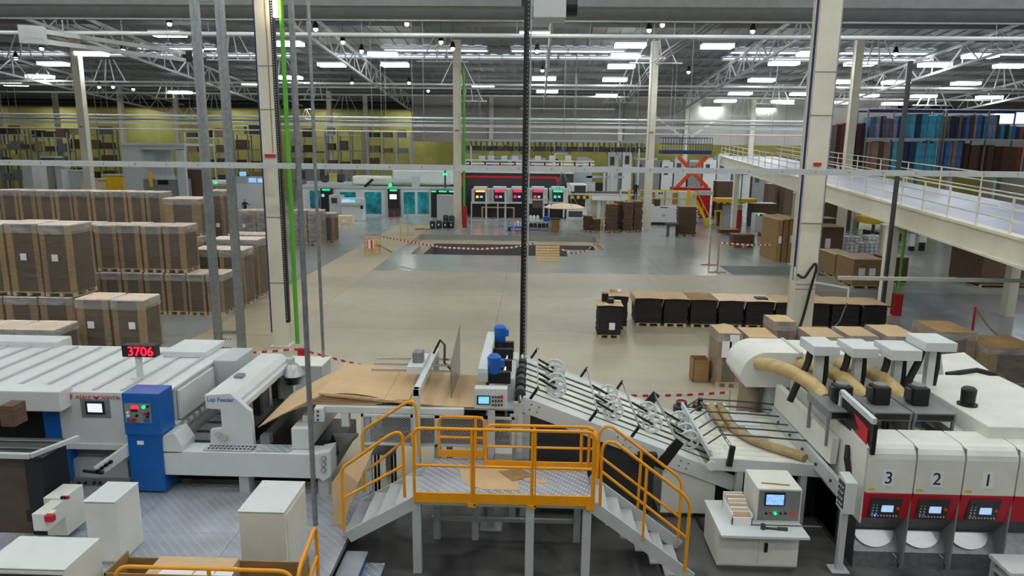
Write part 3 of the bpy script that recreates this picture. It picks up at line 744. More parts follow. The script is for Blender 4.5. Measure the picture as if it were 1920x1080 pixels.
# ---- yellow handrail helper
def bend(p, c, q, n=5):
    p, c, q = Vector(p), Vector(c), Vector(q)
    return [p*(1-t)**2+c*2*t*(1-t)+q*t*t for t in [i/n for i in range(n+1)]]
RR = .027
hr = thing('deck_handrail', 'yellow tubular handrail at the near edge of the tread plate deck', 'handrail', (-4.5, 8.2, DZ))
zt = DZ+1.02; x0, x1 = WX(214, 1054, 8.2), WX(548, 1064, 8.2)
MB().tube([(x0, 8.2, DZ)]+bend((x0, 8.2, zt-.2), (x0, 8.2, zt), (x0+.2, 8.2, zt))+bend((x1-.2, 8.2, zt), (x1, 8.2, zt), (x1, 8.2, zt-.2))+[(x1, 8.2, DZ)], RR, 10).build('top_rail', 'yellow', hr, smooth=True)
MB().cyl(((x0+x1)/2+.07, 8.2, DZ), ((x0+x1)/2+.07, 8.2, zt), RR, 10).build('post', 'yellow', hr, smooth=True)
MB().cyl((x0, 8.2, DZ+.5), (x1, 8.2, DZ+.5), RR*.9, 10).build('mid_rail', 'yellow', hr, smooth=True)
hs = thing('deck_handrail', 'short yellow handrail turning back along the deck steps', 'handrail', (x1+.1, 8.7, DZ))
q1 = Vector((x1+.07, 8.2, zt)); X, Y = G(592, 984, zt); q2 = Vector((X, Y, zt))
MB().tube([(q1.x, q1.y, DZ)]+bend(q1-Vector((0,0,.18)), q1, q1.lerp(q2, .2))+bend(q1.lerp(q2, .86), q2, q2-Vector((0,0,.16)))+[(q2.x, q2.y, DZ)], RR, 10).build('top_rail', 'yellow', hs, smooth=True)
MB().cyl(q1-Vector((0,0,.5)), q2-Vector((0,0,.5)), RR*.9, 10).build('mid_rail', 'yellow', hs, smooth=True)
hl = thing('deck_handrail', 'yellow handrail end between the low cabinet and the cardboard box', 'handrail', (WX(190, 1060, 8.0), 8.0, DZ))
X = WX(193, 1062, 7.9); MB().tube([(X, 7.9, DZ), (X, 7.9, 1.35)]+bend((X, 7.9, 1.4), (X, 7.9, 1.52), (X-.12, 7.9, 1.52))+[(X-.3, 7.9, 1.52), (X-.32, 7.9, DZ)], RR, 8).build('top_rail', 'yellow', hl, smooth=True)

# ---- lap feeder
lf = thing('lap_feeder', 'white lap feeder bridge with blue lettering over a roller bed', 'machine', (WX(450, 900, 12.4), 13.4, DZ))
PX(lf, 'base_beam', 'white', 304, 849, 597, 894, 12.1, .42, bev=.012)
MB().prism([(WX(597, 870, 12.1), WZ(597, 850, 12.1)), (WX(620, 870, 12.1), WZ(620, 846, 12.1)), (WX(620, 890, 12.1), WZ(620, 894, 12.1)), (WX(604, 890, 12.1), WZ(604, 903, 12.1)), (WX(597, 890, 12.1), WZ(597, 896, 12.1))], 12.1, 12.52).build('beam_end', 'white', lf, bev=.012)
poly([(304, 850), (304, 818), (325, 812), (342, 836), (342, 850)], 12.1, .5).build('end_housing', 'white', lf, bev=.012)
for y in (859, 870, 881):
    c = P3(607, y, 12.1); MB().cyl(c, c+Vector((0,-.02,0)), .05, 16).build('gauge_ring', 'midgrey', lf); MB().cyl(c+Vector((0,-.021,0)), c+Vector((0,-.026,0)), .036, 16).build('gauge', 'lightgrey', lf)
for x0, x1 in ((451, 469), (598, 617)): MB().box(WX(x0, 910, 12.25), WX(x1, 910, 12.25), 12.2, 12.45, DZ, WZ(460, 890, 12.15)).build('leg', 'lightgrey', lf)
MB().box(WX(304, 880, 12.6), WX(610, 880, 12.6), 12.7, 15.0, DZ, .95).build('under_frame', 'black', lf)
zb_ = WZ(450, 848, 12.1)
kp = MB().box(WX(388, 840, 12.3), WX(478, 840, 12.3), 12.14, 12.42, zb_, zb_+.015).build('keypad', 'lightgrey', lf)
for i in range(12):
    for j in range(2): x = WX(392, 840, 12.3)+.02+i*.075; MB().box(x, x+.045, 12.18+j*.11, 12.24+j*.11, zb_+.015, zb_+.022).build('key', 'bluemotor' if i in (6, 7) and j else 'darkgrey', kp)
MB().box(WX(484, 840, 12.3), WX(548, 840, 12.3), 12.16, 12.44, zb_, zb_+.012).build('tread_cover', 'tread', lf)
fp = poly([(383, 741), (431, 738), (470, 772), (476, 836), (394, 833), (394, 806), (416, 804), (413, 768), (386, 766)], 12.42, .12).build('front_plate', 'white', lf, bev=.008)
X, Z = W(413, 750, 12.41); text(lf, 'Lap Feeder', (X, 12.415, Z), .115, 'bluemotor', depth=.002)
Xa, Za = W(384, 741, 12.5); Xb, Zb = W(431, 739, 12.5)
MB().prism([(Xa, Za), (Xb, Za), (Xb+.12, Za-.12), (Xb+.12, Za-.2), (Xb+.2, Za-.2), (Xb+.2, Za-.32), (Xb+.05, Za-.32), (Xb+.05, Za-.24), (Xa, Za-.24)], 12.54, 15.3, 'y').build('bridge_cover', 'white', lf, bev=.01)
poly([(431, 742), (472, 772), (472, 800), (455, 800)], 12.55, .03).build('side_glass', 'darkgrey', lf)
MB().box(Xb-.35, Xb-.18, 13.5, 13.68, Za, Za+.06).build('latch', 'galv', lf)
MB().box(Xb-.3, Xb+.25, 15.2, 15.4, DZ, Za-.1).build('rear_plate', 'lightgrey', lf)
# hanging gear under the bridge
for k, y in enumerate((12.9, 13.4, 13.9, 14.4)):
    MB().box(Xb+.02, Xb+.2, y, y+.14, Za-.75, Za-.3).build('suction_head', ('steel', 'black')[k % 2], lf)
MB().lathe((Xb+.35, 14.95, Za-.62), [(.05,0),(.2,.06),(.28,.25),(.26,.3),(.1,.5)], 18).build('chrome_wheel', 'steel', lf, smooth=True)
# roller bed
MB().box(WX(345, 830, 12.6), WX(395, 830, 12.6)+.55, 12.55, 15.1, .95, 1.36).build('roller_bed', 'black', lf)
for k in range(5): MB().box(WX(345, 830, 12.6), WX(395, 830, 12.6)+.3, 12.7+k*.48, 13.05+k*.48, 1.36, 1.375).build('bed_plate', 'galv', lf)
xs_ = WX(333, 800, 12.9); zs_ = WZ(333, 800, 12.9)
MB().cyl((xs_, 12.75, zs_), (xs_, 15.0, zs_), .05, 10).build('shaft', 'steel', lf)
for k in range(8): MB().cyl((xs_, 12.95+k*.25, zs_), (xs_, 13.08+k*.25, zs_), .12, 14).build('roller', 'white', lf, smooth=True)
PX(lf, 'shaft_block', 'white', 312, 795, 332, 818, 12.55, .2, bev=.01)
for x, y in ((408, 815), (419, 820)): c = P3(x, y, 12.36); MB().cyl(c, c+Vector((0,.3,0)), .06, 12).build('knob', 'lightgrey', lf, smooth=True)
# stack side frame on the right
Xc, Zc = WX(548, 820, 12.35), WZ(560, 802, 12.35)
MB().box(Xc, WX(583, 820, 12.35), 12.3, 14.6, zb_, Zc).build('side_frame', 'white', lf, bev=.012)
MB().box(Xc+.12, WX(583, 820, 12.35)-.02, 12.6, 14.6, Zc, Zc+.14).build('side_rail', 'white', lf, bev=.01)
PX(lf, 'switch_box', 'white', 589, 766, 606, 791, 12.3, .12, bev=.006)
for y in (771, 779, 787): c = P3(596, y, 12.3); MB().cyl(c, c+Vector((0,-.02,0)), .02, 8).build('button', 'black', lf)
MB().box(WX(478, 830, 12.6), Xc-.02, 12.6, 14.9, .95, 1.38).build('lift_pit', 'black', lf)
PX(lf, 'motor', 'midgrey', 488, 818, 505, 838, 12.5, .2)
# sloping black tread plate to the right
g1, g2 = P3(604, 872, 12.3), P3(624, 872, 12.3)
MB().add([P3(606, 866, 12.5), P3(636, 846, 12.5), P3(672, 812, 13.8), P3(624, 812, 13.8), P3(606, 872, 12.5), P3(636, 852, 12.5), P3(672, 818, 13.8), P3(624, 818, 13.8)], [(3,2,1,0),(4,5,6,7),(0,1,5,4),(1,2,6,5),(2,3,7,6),(3,0,4,7)]).build('tread_ramp', 'tread_dark', lf)

# ---- feed table with mesh guards
ftb = thing('feed_table', 'white sheet feed table with expanded metal guards', 'machine', (WX(800, 985, 12.5), 13.3, 0))
zt = WZ(720, 763, 12.45); xa, xb = WX(592, 765, 12.45), WX(870, 768, 12.45); xe = WX(972, 800, 12.4)
MB().box(xa, xb, 12.42, 12.55, zt-.13, zt).build('front_beam', 'white', ftb, bev=.01)
MB().box(xa, xe, 14.3, 14.42, zt-.13, zt).build('rear_beam', 'white', ftb, bev=.01)
MB().box(xa, xe-.1, 12.55, 14.3, zt-.06, zt-.02).build('table_top', 'lightgrey', ftb)
PX(ftb, 'end_post', 'white', 640, 775, 654, 800, 12.42, .13)
zl_, zh_ = WZ(800, 836, 12.38), WZ(800, 779, 12.38)
xs = [WX(x, 805, 12.38) for x in (678, 775, 820, 910, 964)]
for i in range(4):
    fr = MB(); w = .045
    x0, x1 = xs[i], xs[i+1]
    fr.box(x0, x1, 12.36, 12.4, zh_-w, zh_).box(x0, x1, 12.36, 12.4, zl_, zl_+w).box(x0, x0+w, 12.36, 12.4, zl_, zh_).box(x1-w, x1, 12.36, 12.4, zl_, zh_)
    f = fr.build('guard_frame', 'white', ftb)
    MB().add([(x0,12.38,zl_),(x1,12.38,zl_),(x1,12.38,zh_),(x0,12.38,zh_)], [(0,1,2,3)]).build('guard_mesh', 'mesh', f)
MB().box(xs[0], xe, 12.6, 14.2, zl_-.1, zl_).build('lower_tray', 'midgrey', ftb)
MB().box(xs[0]+.2, xe-.3, 13.2, 13.5, zl_+.02, zh_-.1).build('drive_box', 'darkgrey', ftb)
for x in (xs[0]+.1, xs[2], xe-.1):
    for y in (12.45, 14.25): MB().box(x-.06, x+.06, y-.06, y+.06, 0, zt-.1).build('leg', 'lightgrey', ftb)
MB().box(xs[0], xe, 12.42, 12.48, .42, .5).build('stretcher', 'lightgrey', ftb)
# ---- corrugated sheets: fanned stack on the left, shingled stream on the right
YS0, YS1 = 12.5, 14.35
def sheet_z(X, drop, x0, xc):
    if X >= xc: return 0
    t = (xc-X)/(xc-x0); return -drop*(t**1.6)
xl0 = WX(486, 780, 12.6); xc = WX(610, 760, 12.6)
for k in range(8):
    drop = .5-.05*k; xs0 = xl0+.125*k; rows = []
    n = 14; xe_ = xc+.9+.1*k
    for yy in (YS0+.01*k, (YS0+YS1)/2, YS1):
        rows.append([(xs0+(xe_-xs0)*i/n, yy, zt+.01+.014*k+sheet_z(xs0+(xe_-xs0)*i/n, drop, xs0, xc)+(.012*k+.02)*math.sin(math.pi*min(1, i/n/.8))) for i in range(n+1)])
    single('corrugated_sheet', MB().sheet(rows, .008), 'cardboard', 'brown corrugated sheet in the fanned stack at the lap feeder', 'cardboard sheet', 'corrugated sheets fanned at the feeder', smooth=True)
xr0 = WX(905, 765, 12.6)
for k in range(11):
    x1 = xr0-.02-.23*k*1.0; x0 = x1-1.35; rows = []
    if x0 < xc+.0: x0 = xc-.1
    y0 = YS0+.04*random.random(); y1 = YS1+.1-.12*random.random(); n = 10
    for yy in (y0, (y0+y1)/2, y1):
        rows.append([(x0+(x1-x0)*i/n, yy, zt+.012+.011*k+.09*max(0, 1-((x0+(x1-x0)*i/n)-xc)/2.2)-.018*(i/n)*(1 if k else 0)) for i in range(n+1)])
    single('corrugated_sheet', MB().sheet(rows, .008), 'cardboard', 'brown corrugated sheet overlapping its neighbours on the feed table', 'cardboard sheet', 'corrugated sheets shingled on the feed table', smooth=True)

# ---- backstop gantry with chrome rods and steel plate
gt = thing('backstop_gantry', 'white gantry with chrome rods holding a thin steel stop plate', 'machine', (WX(781, 860, 12.3), 13.5, 0))
zg = WZ(781, 728, 12.25)
MB().box(WX(775, 780, 12.25), WX(787, 780, 12.25), 12.2, 12.33, 0, zg).build('front_post', 'white', gt, bev=.008)
xg0, xg1 = WX(775, 728, 12.25), WX(787, 728, 12.25)
MB().box(xg0, xg1, 12.2, 14.9, zg-.14, zg).build('cross_beam', 'white', gt, bev=.008)
MB().box(xg0, xg1, 14.8, 14.92, 0, zg-.14).build('rear_post', 'lightgrey', gt)
MB().box(xg0-.32, xg0, 13.35, 14.3, zg-.1, zg+.06).build('slide_block', 'white', gt, bev=.008)
MB().box(xg0-.25, xg0-.04, 13.6, 13.85, zg+.06, zg+.28).build('gear_motor', 'galv', gt, bev=.02)
for k, y in enumerate((13.45, 13.85, 14.25)):
    MB().cyl((WX(697+5*k, 700, y), y, zg-.06), (WX(845, 700, y), y, zg-.06), .025, 8).build('rod', 'chrome', gt, smooth=True)
MB().add([(WX(849, 700, 13.3), 12.95, zg-.55), (WX(849, 700, 13.3), 14.6, zg-.45), (WX(849, 700, 13.3), 14.6, zg+.6), (WX(849, 700, 13.3), 12.95, zg+.3)]+[(WX(849, 700, 13.3)+.012, 12.95, zg-.55), (WX(849, 700, 13.3)+.012, 14.6, zg-.45), (WX(849, 700, 13.3)+.012, 14.6, zg+.6), (WX(849, 700, 13.3)+.012, 12.95, zg+.3)], [(3,2,1,0),(4,5,6,7),(0,1,5,4),(1,2,6,5),(2,3,7,6),(3,0,4,7)]).build('stop_plate', 'steel', gt)
MB().tube([(xg0+.05, 14.5, zg), (xg0+.2, 14.5, zg+.3), (xg0+.32, 14.3, zg+.25), (xg0+.35, 14.0, zg-.05), (xg0+.6, 13.6, zg-.14), (WX(845, 700, 13.6), 13.6, zg-.08)], .025, 8).build('cable', 'rubber', gt, smooth=True)
# ================================================================== transfer head, incline conveyor, platform
th = thing('transfer_head', 'white transfer head with two blue motors and chrome rods above the feed table', 'machine', (-.7, 13.8, 0))
za = WZ(908, 688, 12.6); xa = WX(909, 688, 12.6)
MB().box(xa-.12, xa+.06, 12.5, 15.2, za-.1, za).build('beam', 'white', th, bev=.008)
MB().box(xa-.12, xa+.06, 12.5, 12.62, za-.25, za-.1).build('beam_end', 'lightgrey', th)
for dx in (.17, .36): MB().cyl((xa+dx, 12.75, za-.2), (xa+dx, 15.0, za-.2), .03, 8).build('rod', 'chrome', th, smooth=True)
for y in (12.65, 13.4, 14.2, 14.75): MB().box(xa+.06, xa+.48, y, y+.14, za-.34, za-.12).build('bearing_bar', 'black', th)
for k, y in enumerate((12.6, 14.85)):
    m_ = MB().lathe((xa+.17, y+.1, za-.14), [(.115,0),(.125,.02),(.125,.26),(.13,.27),(.13,.31),(.08,.36)], 18).build('motor', 'bluemotor', th, smooth=True)
    MB().box(xa+.28, xa+.36, y+.04, y+.16, za-.02, za+.12).build('terminal_box', 'bluemotor', m_)
MB().prism([(WX(930, 700, 13.2), za-.35), (WX(966, 700, 13.2), za-.35), (WX(966, 740, 13.2), za-1.0), (WX(930, 740, 13.2), za-1.0)], 13.0, 14.9, 'y').build('cowl', 'lightgrey', th, bev=.03)
PX(th, 'cowl_side', 'white', 952, 672, 972, 720, 14.2, .5, bev=.03)
MB().tube([(xa+.05, 12.6, za-.3), (xa+.08, 12.55, za-.55), (xa+.22, 12.6, za-.7), (xa+.3, 12.7, za-.95)], .03, 8).build('cable', 'rubber', th, smooth=True)
for dx in (.02, .38): MB().box(xa+dx, xa+dx+.05, 12.7, 12.76, za-1.0, za-.3).build('strut', 'lightgrey', th)
MB().box(xa-.1, xa+.75, 12.75, 14.9, za-1.1, za-.98).build('bed', 'darkgrey', th)
for x in (xa+.02, xa+.68):
    for y in (12.9, 14.7): MB().box(x-.04, x+.04, y-.04, y+.04, 0, za-1.1).build('leg', 'lightgrey', th)
# end shaft with black rubber rings
xs, zs = W(975, 745, 12.55)
MB().cyl((xs, 12.3, zs), (xs, 15.2, zs+.02), .035, 10).build('end_shaft', 'chrome', th, smooth=True)
for k in range(6): MB().cyl((xs, 12.75+k*.36, zs), (xs, 12.95+k*.36, zs), .1, 14).build('ring', 'rubber' if k % 2 else 'darkgrey', th, smooth=True)
PX(th, 'end_post', 'white', 963, 757, 979, 862, 12.45, .14)
cbx = thing('control_box', 'white control box with cyan touch screen on a grey post', 'control panel', (WX(923, 862, 12.15), 12.15, 0))
PX(cbx, 'case', 'white', 889, 729, 951, 767, 12.08, .2, bev=.012)
PX(cbx, 'screen_frame', 'black', 894, 742, 919, 759, 12.065, .02)
PX(cbx, 'screen', 'screen_cyan', 897, 744, 917, 757, 12.058, .012)
for i in range(4):
    for j in range(3):
        c = P3(924+i*5.6, 744+j*7.4, 12.08); MB().cyl(c, c+Vector((0,-.025,0)), .02 if (i, j) != (3, 0) else .03, 8).build('button', 'red' if (i, j) == (3, 0) else 'darkgrey', cbx)
MB().box(WX(915, 800, 12.16), WX(928, 800, 12.16), 12.1, 12.22, 0, WZ(920, 766, 12.16)).build('post', 'lightgrey', cbx)
MB().box(WX(911, 862, 12.16)-.1, WX(932, 862, 12.16)+.1, 12.0, 12.34, 0, .02).build('foot', 'lightgrey', cbx)
MB().box(WX(929, 862, 12.16), WX(960, 862, 12.16), 11.95, 12.3, WZ(945, 862, 12.), WZ(945, 850, 12.)).build('junction', 'lightgrey', cbx)

# ---- incline conveyor
ic = thing('incline_conveyor', 'white inclined belt conveyor with dark stripes running down to the stacker', 'conveyor', (1.6, 14, 0))
A = Vector((WX(985, 748, 12.6), 0, WZ(985, 748, 12.6))); Bv = Vector((WX(1352, 886, 12.6), 0, WZ(1352, 886, 12.6))); Y0, Y1 = 12.6, 15.3
dv = (Bv-A).normalized(); nv = Vector((-dv.z, 0, dv.x))
if nv.z < 0: nv = -nv
def ICP(s, Y, h=0): v = A+dv*s+nv*h; return Vector((v.x, Y, v.z))
LEN = (Bv-A).length
def slabp(s0, s1, y0, y1, h0, h1):
    vs = [ICP(s0,y0,h0),ICP(s1,y0,h0),ICP(s1,y1,h0),ICP(s0,y1,h0),ICP(s0,y0,h1),ICP(s1,y0,h1),ICP(s1,y1,h1),ICP(s0,y1,h1)]
    return MB().add(vs, [(3,2,1,0),(4,5,6,7),(0,1,5,4),(1,2,6,5),(2,3,7,6),(3,0,4,7)])
slabp(0, LEN, Y0+.1, Y1-.1, -.05, -.01).build('bed', 'belt', ic)
for k in range(6): slabp(0, LEN, Y0+.42+k*.36, Y0+.5+k*.36, -.01, .004).build('belt', 'darkgrey', ic)
sp = slabp(-.05, LEN+.35, Y0, Y0+.06, -.27, .03).build('side_plate', 'white', ic, bev=.006)
slabp(-.05, LEN+.1, Y1-.06, Y1, -.27, .03).build('side_plate', 'white', ic, bev=.006)
slabp(0, LEN, Y0+.06, Y0+.4, -.005, .012).build('side_cover', 'white', ic); slabp(0, LEN, Y1-.4, Y1-.06, -.005, .012).build('side_cover', 'white', ic)
for s in (.15, .3, 1.9, 2.05, 2.2, 3.2, 3.35):
    for h in (-.06, -.17): c = ICP(s, Y0, h); MB().cyl(c, c+Vector((0,-.012,0)), .014, 6).build('bolt', 'darkgrey', sp)
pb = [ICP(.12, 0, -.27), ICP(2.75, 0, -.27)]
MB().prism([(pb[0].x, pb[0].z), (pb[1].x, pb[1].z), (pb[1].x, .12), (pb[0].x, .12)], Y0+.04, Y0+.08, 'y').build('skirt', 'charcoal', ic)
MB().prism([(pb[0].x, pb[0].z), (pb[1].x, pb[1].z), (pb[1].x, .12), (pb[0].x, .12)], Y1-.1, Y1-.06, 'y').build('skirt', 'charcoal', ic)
MB().box(pb[0].x-.1, pb[0].x+.08, Y0-.02, Y0+.12, 0, pb[0].z).build('leg', 'lightgrey', ic); MB().box(pb[0].x-.1, pb[0].x+.08, Y1-.12, Y1, 0, pb[0].z).build('leg', 'lightgrey', ic)
c2 = ICP(2.95, 0, -.27); MB().box(c2.x-.05, c2.x+1.1, Y0+.2, Y1-.2, 0, .12).build('floor_frame', 'midgrey', ic)
MB().prism([(c2.x-.02, c2.z), (c2.x+1.0, c2.z-.38), (c2.x+1.0, .12), (c2.x-.02, .12)], Y0+.05, Y0+.1, 'y').build('side_sheet', 'offwhite', ic)
for y in (Y0+.3, Y1-.4): MB().box(c2.x+.9, c2.x+1.05, y, y+.12, 0, c2.z-.38).build('leg', 'midgrey', ic)
def wheel(parent, c, r):
    """light press wheel: rim, hub and five spokes, axis across the belt"""
    n = 28; ring = [c+Vector((math.cos(2*math.pi*i/n)*r, 0, math.sin(2*math.pi*i/n)*r)) for i in range(n)]
    b = MB().tube(ring, .024, 8, closed=True)
    b.cyl(c+Vector((0,-.035,0)), c+Vector((0,.035,0)), .055, 14)
    for i in range(5):
        a = 2*math.pi*i/5+.3; b.beam(c, c+Vector((math.cos(a)*r, 0, math.sin(a)*r)), .05, .025, up=(0,1,0))
    return b.build('press_wheel', 'white', parent, smooth=True)
sts = [(.12, .62, [13.3, 13.65, 14.25, 14.6], False), (1.32, .5, [13.2, 13.6, 14.2], False), (2.18, .42, [13.35, 14.05], False), (2.95, .3, [13.2, 13.6, 14.25], True)]
for k, (s, dz, ys, big) in enumerate(sts):
    st = thing('wheel_station', ['upper row of press wheels beside the transfer head', 'second row of press wheels down the incline', 'third row of press wheels down the incline', 'lowest row of press wheels held by broad black brackets'][k], 'wheel station', ICP(s, 14, .01))
    for y in (Y0+.03, Y1-.03):
        p, q = ICP(s-.06, y, -.1), ICP(s+.03, y, .3)
        if big:
            MB().add([ICP(s-.22, y-.04, -.34), ICP(s+.02, y-.04, -.36), ICP(s+.16, y-.04, .27), ICP(s+.0, y-.04, .32), ICP(s-.22, y+.02, -.34), ICP(s+.02, y+.02, -.36), ICP(s+.16, y+.02, .27), ICP(s+.0, y+.02, .32)], [(3,2,1,0),(4,5,6,7),(0,1,5,4),(1,2,6,5),(2,3,7,6),(3,0,4,7)]).build('bracket', 'black', st)
        else: MB().beam(p, q, .04, .05).build('bracket', 'black', st)
    MB().beam(ICP(s+.03, Y0, .27), ICP(s+.03, Y1, .27), .025, .06).build('cross_bar', 'steel', st)
    for y in ys:
        e = ICP(s+.45, y, .2); MB().beam(ICP(s+.03, y-.06, .27), e+Vector((0,-.06,0)), .03, .04).build('arm', 'black', st)
        wheel(st, e, .185)
    if big: MB().box(*(lambda q: (q.x-.3, q.x+.05, Y0-.16, Y0-.01, q.z-.2, q.z+.02))(ICP(s-.3, 0, -.1))).build('motor_box', 'black', st)

# ---- yellow platform with stairs
ZD = 1.39; YA, YBk = 10.6, 11.82; XA, XB_ = WX(778, 935, YA), WX(1110, 942, YA)
pf = thing('crossover_platform', 'yellow railed crossover platform with tread plate deck on grey legs', 'platform', ((XA+XB_)/2, 11.2, 0))
w3 = (XB_-XA)/3
for k in range(3): MB().box(XA+k*w3+.004, XA+(k+1)*w3-.004, YA+.02, YBk, ZD-.012, ZD).build('deck_plate', 'tread', pf)
MB().box(XA+.1, XA+1.2, YBk, YBk+.3, ZD-.012, ZD).build('deck_plate', 'tread', pf)
MB().box(XA, XB_, YA, YBk, ZD-.13, ZD-.013).build('deck_frame', 'lightgrey', pf)
for x in (WX(781, 1000, YA), WX(993, 1000, YA), WX(1100, 1000, YA)): MB().box(x-.07, x+.07, YA+.02, YA+.16, 0, ZD-.12).build('leg', 'lightgrey', pf)
for x in (XA+.2, WX(892, 1000, YBk), XB_-.15): MB().box(x-.06, x+.06, YBk-.14, YBk-.02, 0, ZD-.12).build('leg', 'lightgrey', pf)
MB().box(XA+.1, XB_-.1, YBk-.1, YBk-.04, .35, .42).build('stretcher', 'lightgrey', pf)
def railing(parent, x0, x1, Y, z0, zt, posts, toe=.16, midh=.5, r=RR):
    MB().tube([(x0, Y, z0)]+bend((x0, Y, zt-.13), (x0, Y, zt), (x0+.13, Y, zt))+bend((x1-.13, Y, zt), (x1, Y, zt), (x1, Y, zt-.13))+[(x1, Y, z0)], r, 10).build('top_rail', 'yellow', parent, smooth=True)
    MB().cyl((x0, Y, z0+(zt-z0)*midh), (x1, Y, z0+(zt-z0)*midh), r*.85, 8).build('mid_rail', 'yellow', parent, smooth=True)
    for x in posts: MB().cyl((x, Y, z0), (x, Y, zt), r, 8).build('post', 'yellow', parent, smooth=True)
    if toe: MB().box(x0, x1, Y-.02, Y+.012, z0+.02, z0+.02+toe).build('toe_board', 'yellow', parent)
zft = WZ(940, 805, YA)
railing(pf, XA, XB_, YA-.03, ZD-.08, zft, [WX(885, 870, YA), WX(998, 870, YA)], .17, .51)
for x in (WX(880, 870, YA), WX(992, 870, YA), WX(1103, 870, YA)): MB().box(x-.02, x+.12, YA-.06, YA-.02, ZD-.12, ZD-.06).build('rail_clamp', 'yellow', pf)
for x in (WX(889, 870, YA)+.01, WX(1003, 870, YA)+.01): MB().box(x-.012, x+.012, YA-.06, YA-.02, ZD-.1, zft-.02).build('flat_post', 'yellow', pf)
MB().tube([(XB_+.02, YA+.02, ZD-.05), (XB_+.02, YA+.02, zft-.12), (XB_+.02, YA+.1, zft-.02), (XB_+.02, YBk-.1, WZ(1100, 800, YBk)), (XB_+.02, YBk-.02, ZD)], RR, 8).build('end_rail', 'yellow', pf, smooth=True)
railing(pf, WX(911, 830, YBk), WX(1113, 830, YBk), YBk-.02, ZD-.02, WZ(1010, 798, YBk), [WX(1002, 830, YBk), WX(1090, 830, YBk)], .12, .5)
railing(pf, WX(823, 815, YBk+.3), WX(908, 815, YBk+.3), YBk+.28, ZD+.02, WZ(866, 781, YBk+.3), [WX(892, 815, YBk+.3)], .13, .5)
# left stairs down to the deck
ls = thing('platform_stairs', 'short grey stairs with yellow handrails from platform down to tread deck', 'stairs', (XA-.7, 11.2, DZ))
xb0 = WX(652, 1002, YA)
for y in (YA, YBk-.12):
    MB().beam((XA, y+.03, ZD-.1), (xb0, y+.03, DZ+.08), .05, .2).build('stringer', 'lightgrey', ls)
for k in range(4):
    f = (k+.5)/4; x = XA+(xb0-XA)*f; z = ZD-(ZD-DZ)*(k+1)/5
    MB().box(x-.2, x+.16, YA+.06, YBk-.12, z-.03, z).build('tread', 'tread' if k == 3 else 'lightgrey', ls)
def stair_rail(parent, pts, mid, Y, name='handrail'):
    P = [P3(x, y, Y) for x, y in pts]
    MB().tube(P[:2]+bend(P[1], P[2], P[3])[1:]+bend(P[4], P[5], P[6])+P[7:], RR, 10).build(name, 'yellow', parent, smooth=True)
    for (x0, y0, x1, y1) in mid: MB().cyl(P3(x0, y0, Y), P3(x1, y1, Y), RR*.9, 8).build('mid_rail', 'yellow', parent, smooth=True)
stair_rail(ls, [(646, 995), (641, 892), (639, 877), (652, 870), (728, 817), (752, 803), (755, 822), (759, 932)], [(643, 935, 757, 872)], YA)
stair_rail(ls, [(683, 922), (679, 820), (679, 808), (688, 802), (758, 757), (778, 745), (780, 768), (786, 855)], [], YBk)
MB().cyl(P3(690, 882, YBk-.3), P3(772, 814, YA), RR*.9, 8).build('mid_rail', 'yellow', ls, smooth=True)
# right stairs down to the floor
rs = thing('platform_stairs', 'grey stairs with yellow handrails from platform down to the dark floor', 'stairs', (XB_+.9, 11.2, 0))
xe = WX(1285, 1078, YA); ze = .0
YR = 11.62
for y in (YA+.03, YR): MB().beam((XB_+.02, y, ZD-.1), (xe+.1, y, .05), .05, .2).build('stringer', 'lightgrey', rs)
for k in range(6):
    f = (k+.6)/6.2; x = XB_+(xe-XB_)*f; z = ZD*(1-f)-.06
    MB().box(x-.17, x+.13, YA+.06, YR-.03, z-.03, z).build('tread', 'lightgrey', rs)
stair_rail(rs, [(1125, 947), (1128, 850), (1130, 822), (1154, 830), (1275, 922), (1294, 937), (1293, 955), (1284, 1072)], [(1128, 884, 1287, 1008), (1205, 1013, 1213, 876)], YA)
stair_rail(rs, [(1118, 911), (1123, 822), (1126, 792), (1150, 802), (1263, 887), (1279, 899), (1278, 916), (1269, 1030)], [(1123, 854, 1273, 969), (1194, 972, 1203, 845)], YR)
# scraps of board on the deck, leaning board by the stairs
def flat(pts, z, th=.006):
    g = [G(x, y, z) for x, y in pts]; return MB().prism(g, z, z+th, 'z')
single('cardboard_scrap', flat([(862, 882), (930, 876), (968, 884), (975, 920), (905, 918), (868, 905)], ZD+.001), 'cardboard', 'large torn brown cardboard scrap on the platform deck', 'cardboard')
single('cardboard_scrap', flat([(935, 884), (975, 879), (1000, 891), (962, 903)], ZD+.009), 'kraft', 'folded cardboard scrap on top of the large torn one', 'cardboard')
single('cardboard_scrap', flat([(978, 896), (1027, 899), (1024, 907), (1000, 905), (985, 902)], ZD+.001), 'cardboard', 'small ragged cardboard strip on the platform deck', 'cardboard')
lb = []
for (x, y, Y) in ((622, 905, 11.3), (640, 880, 11.35), (700, 842, 11.55)): lb.append(P3(x, y, Y))
lo = [P3(626, 1006, 11.1), P3(643, 1005, 11.1), P3(672, 905, 11.2)]
for v in lo[:2]: v.z = max(v.z, DZ+.005)
MB_ = MB().add(lb+lo+[v+Vector((0,.012,0)) for v in lb+lo], [(0,1,4,3),(1,2,5,4),(9,10,7,6),(10,11,8,7),(0,3,9,6),(2,8,11,5),(0,6,7,1),(1,7,8,2),(3,4,10,9),(4,5,11,10)])
single('leaning_board', MB_, 'cardboard', 'large bent cardboard sheet leaning against the left stair rail', 'cardboard')
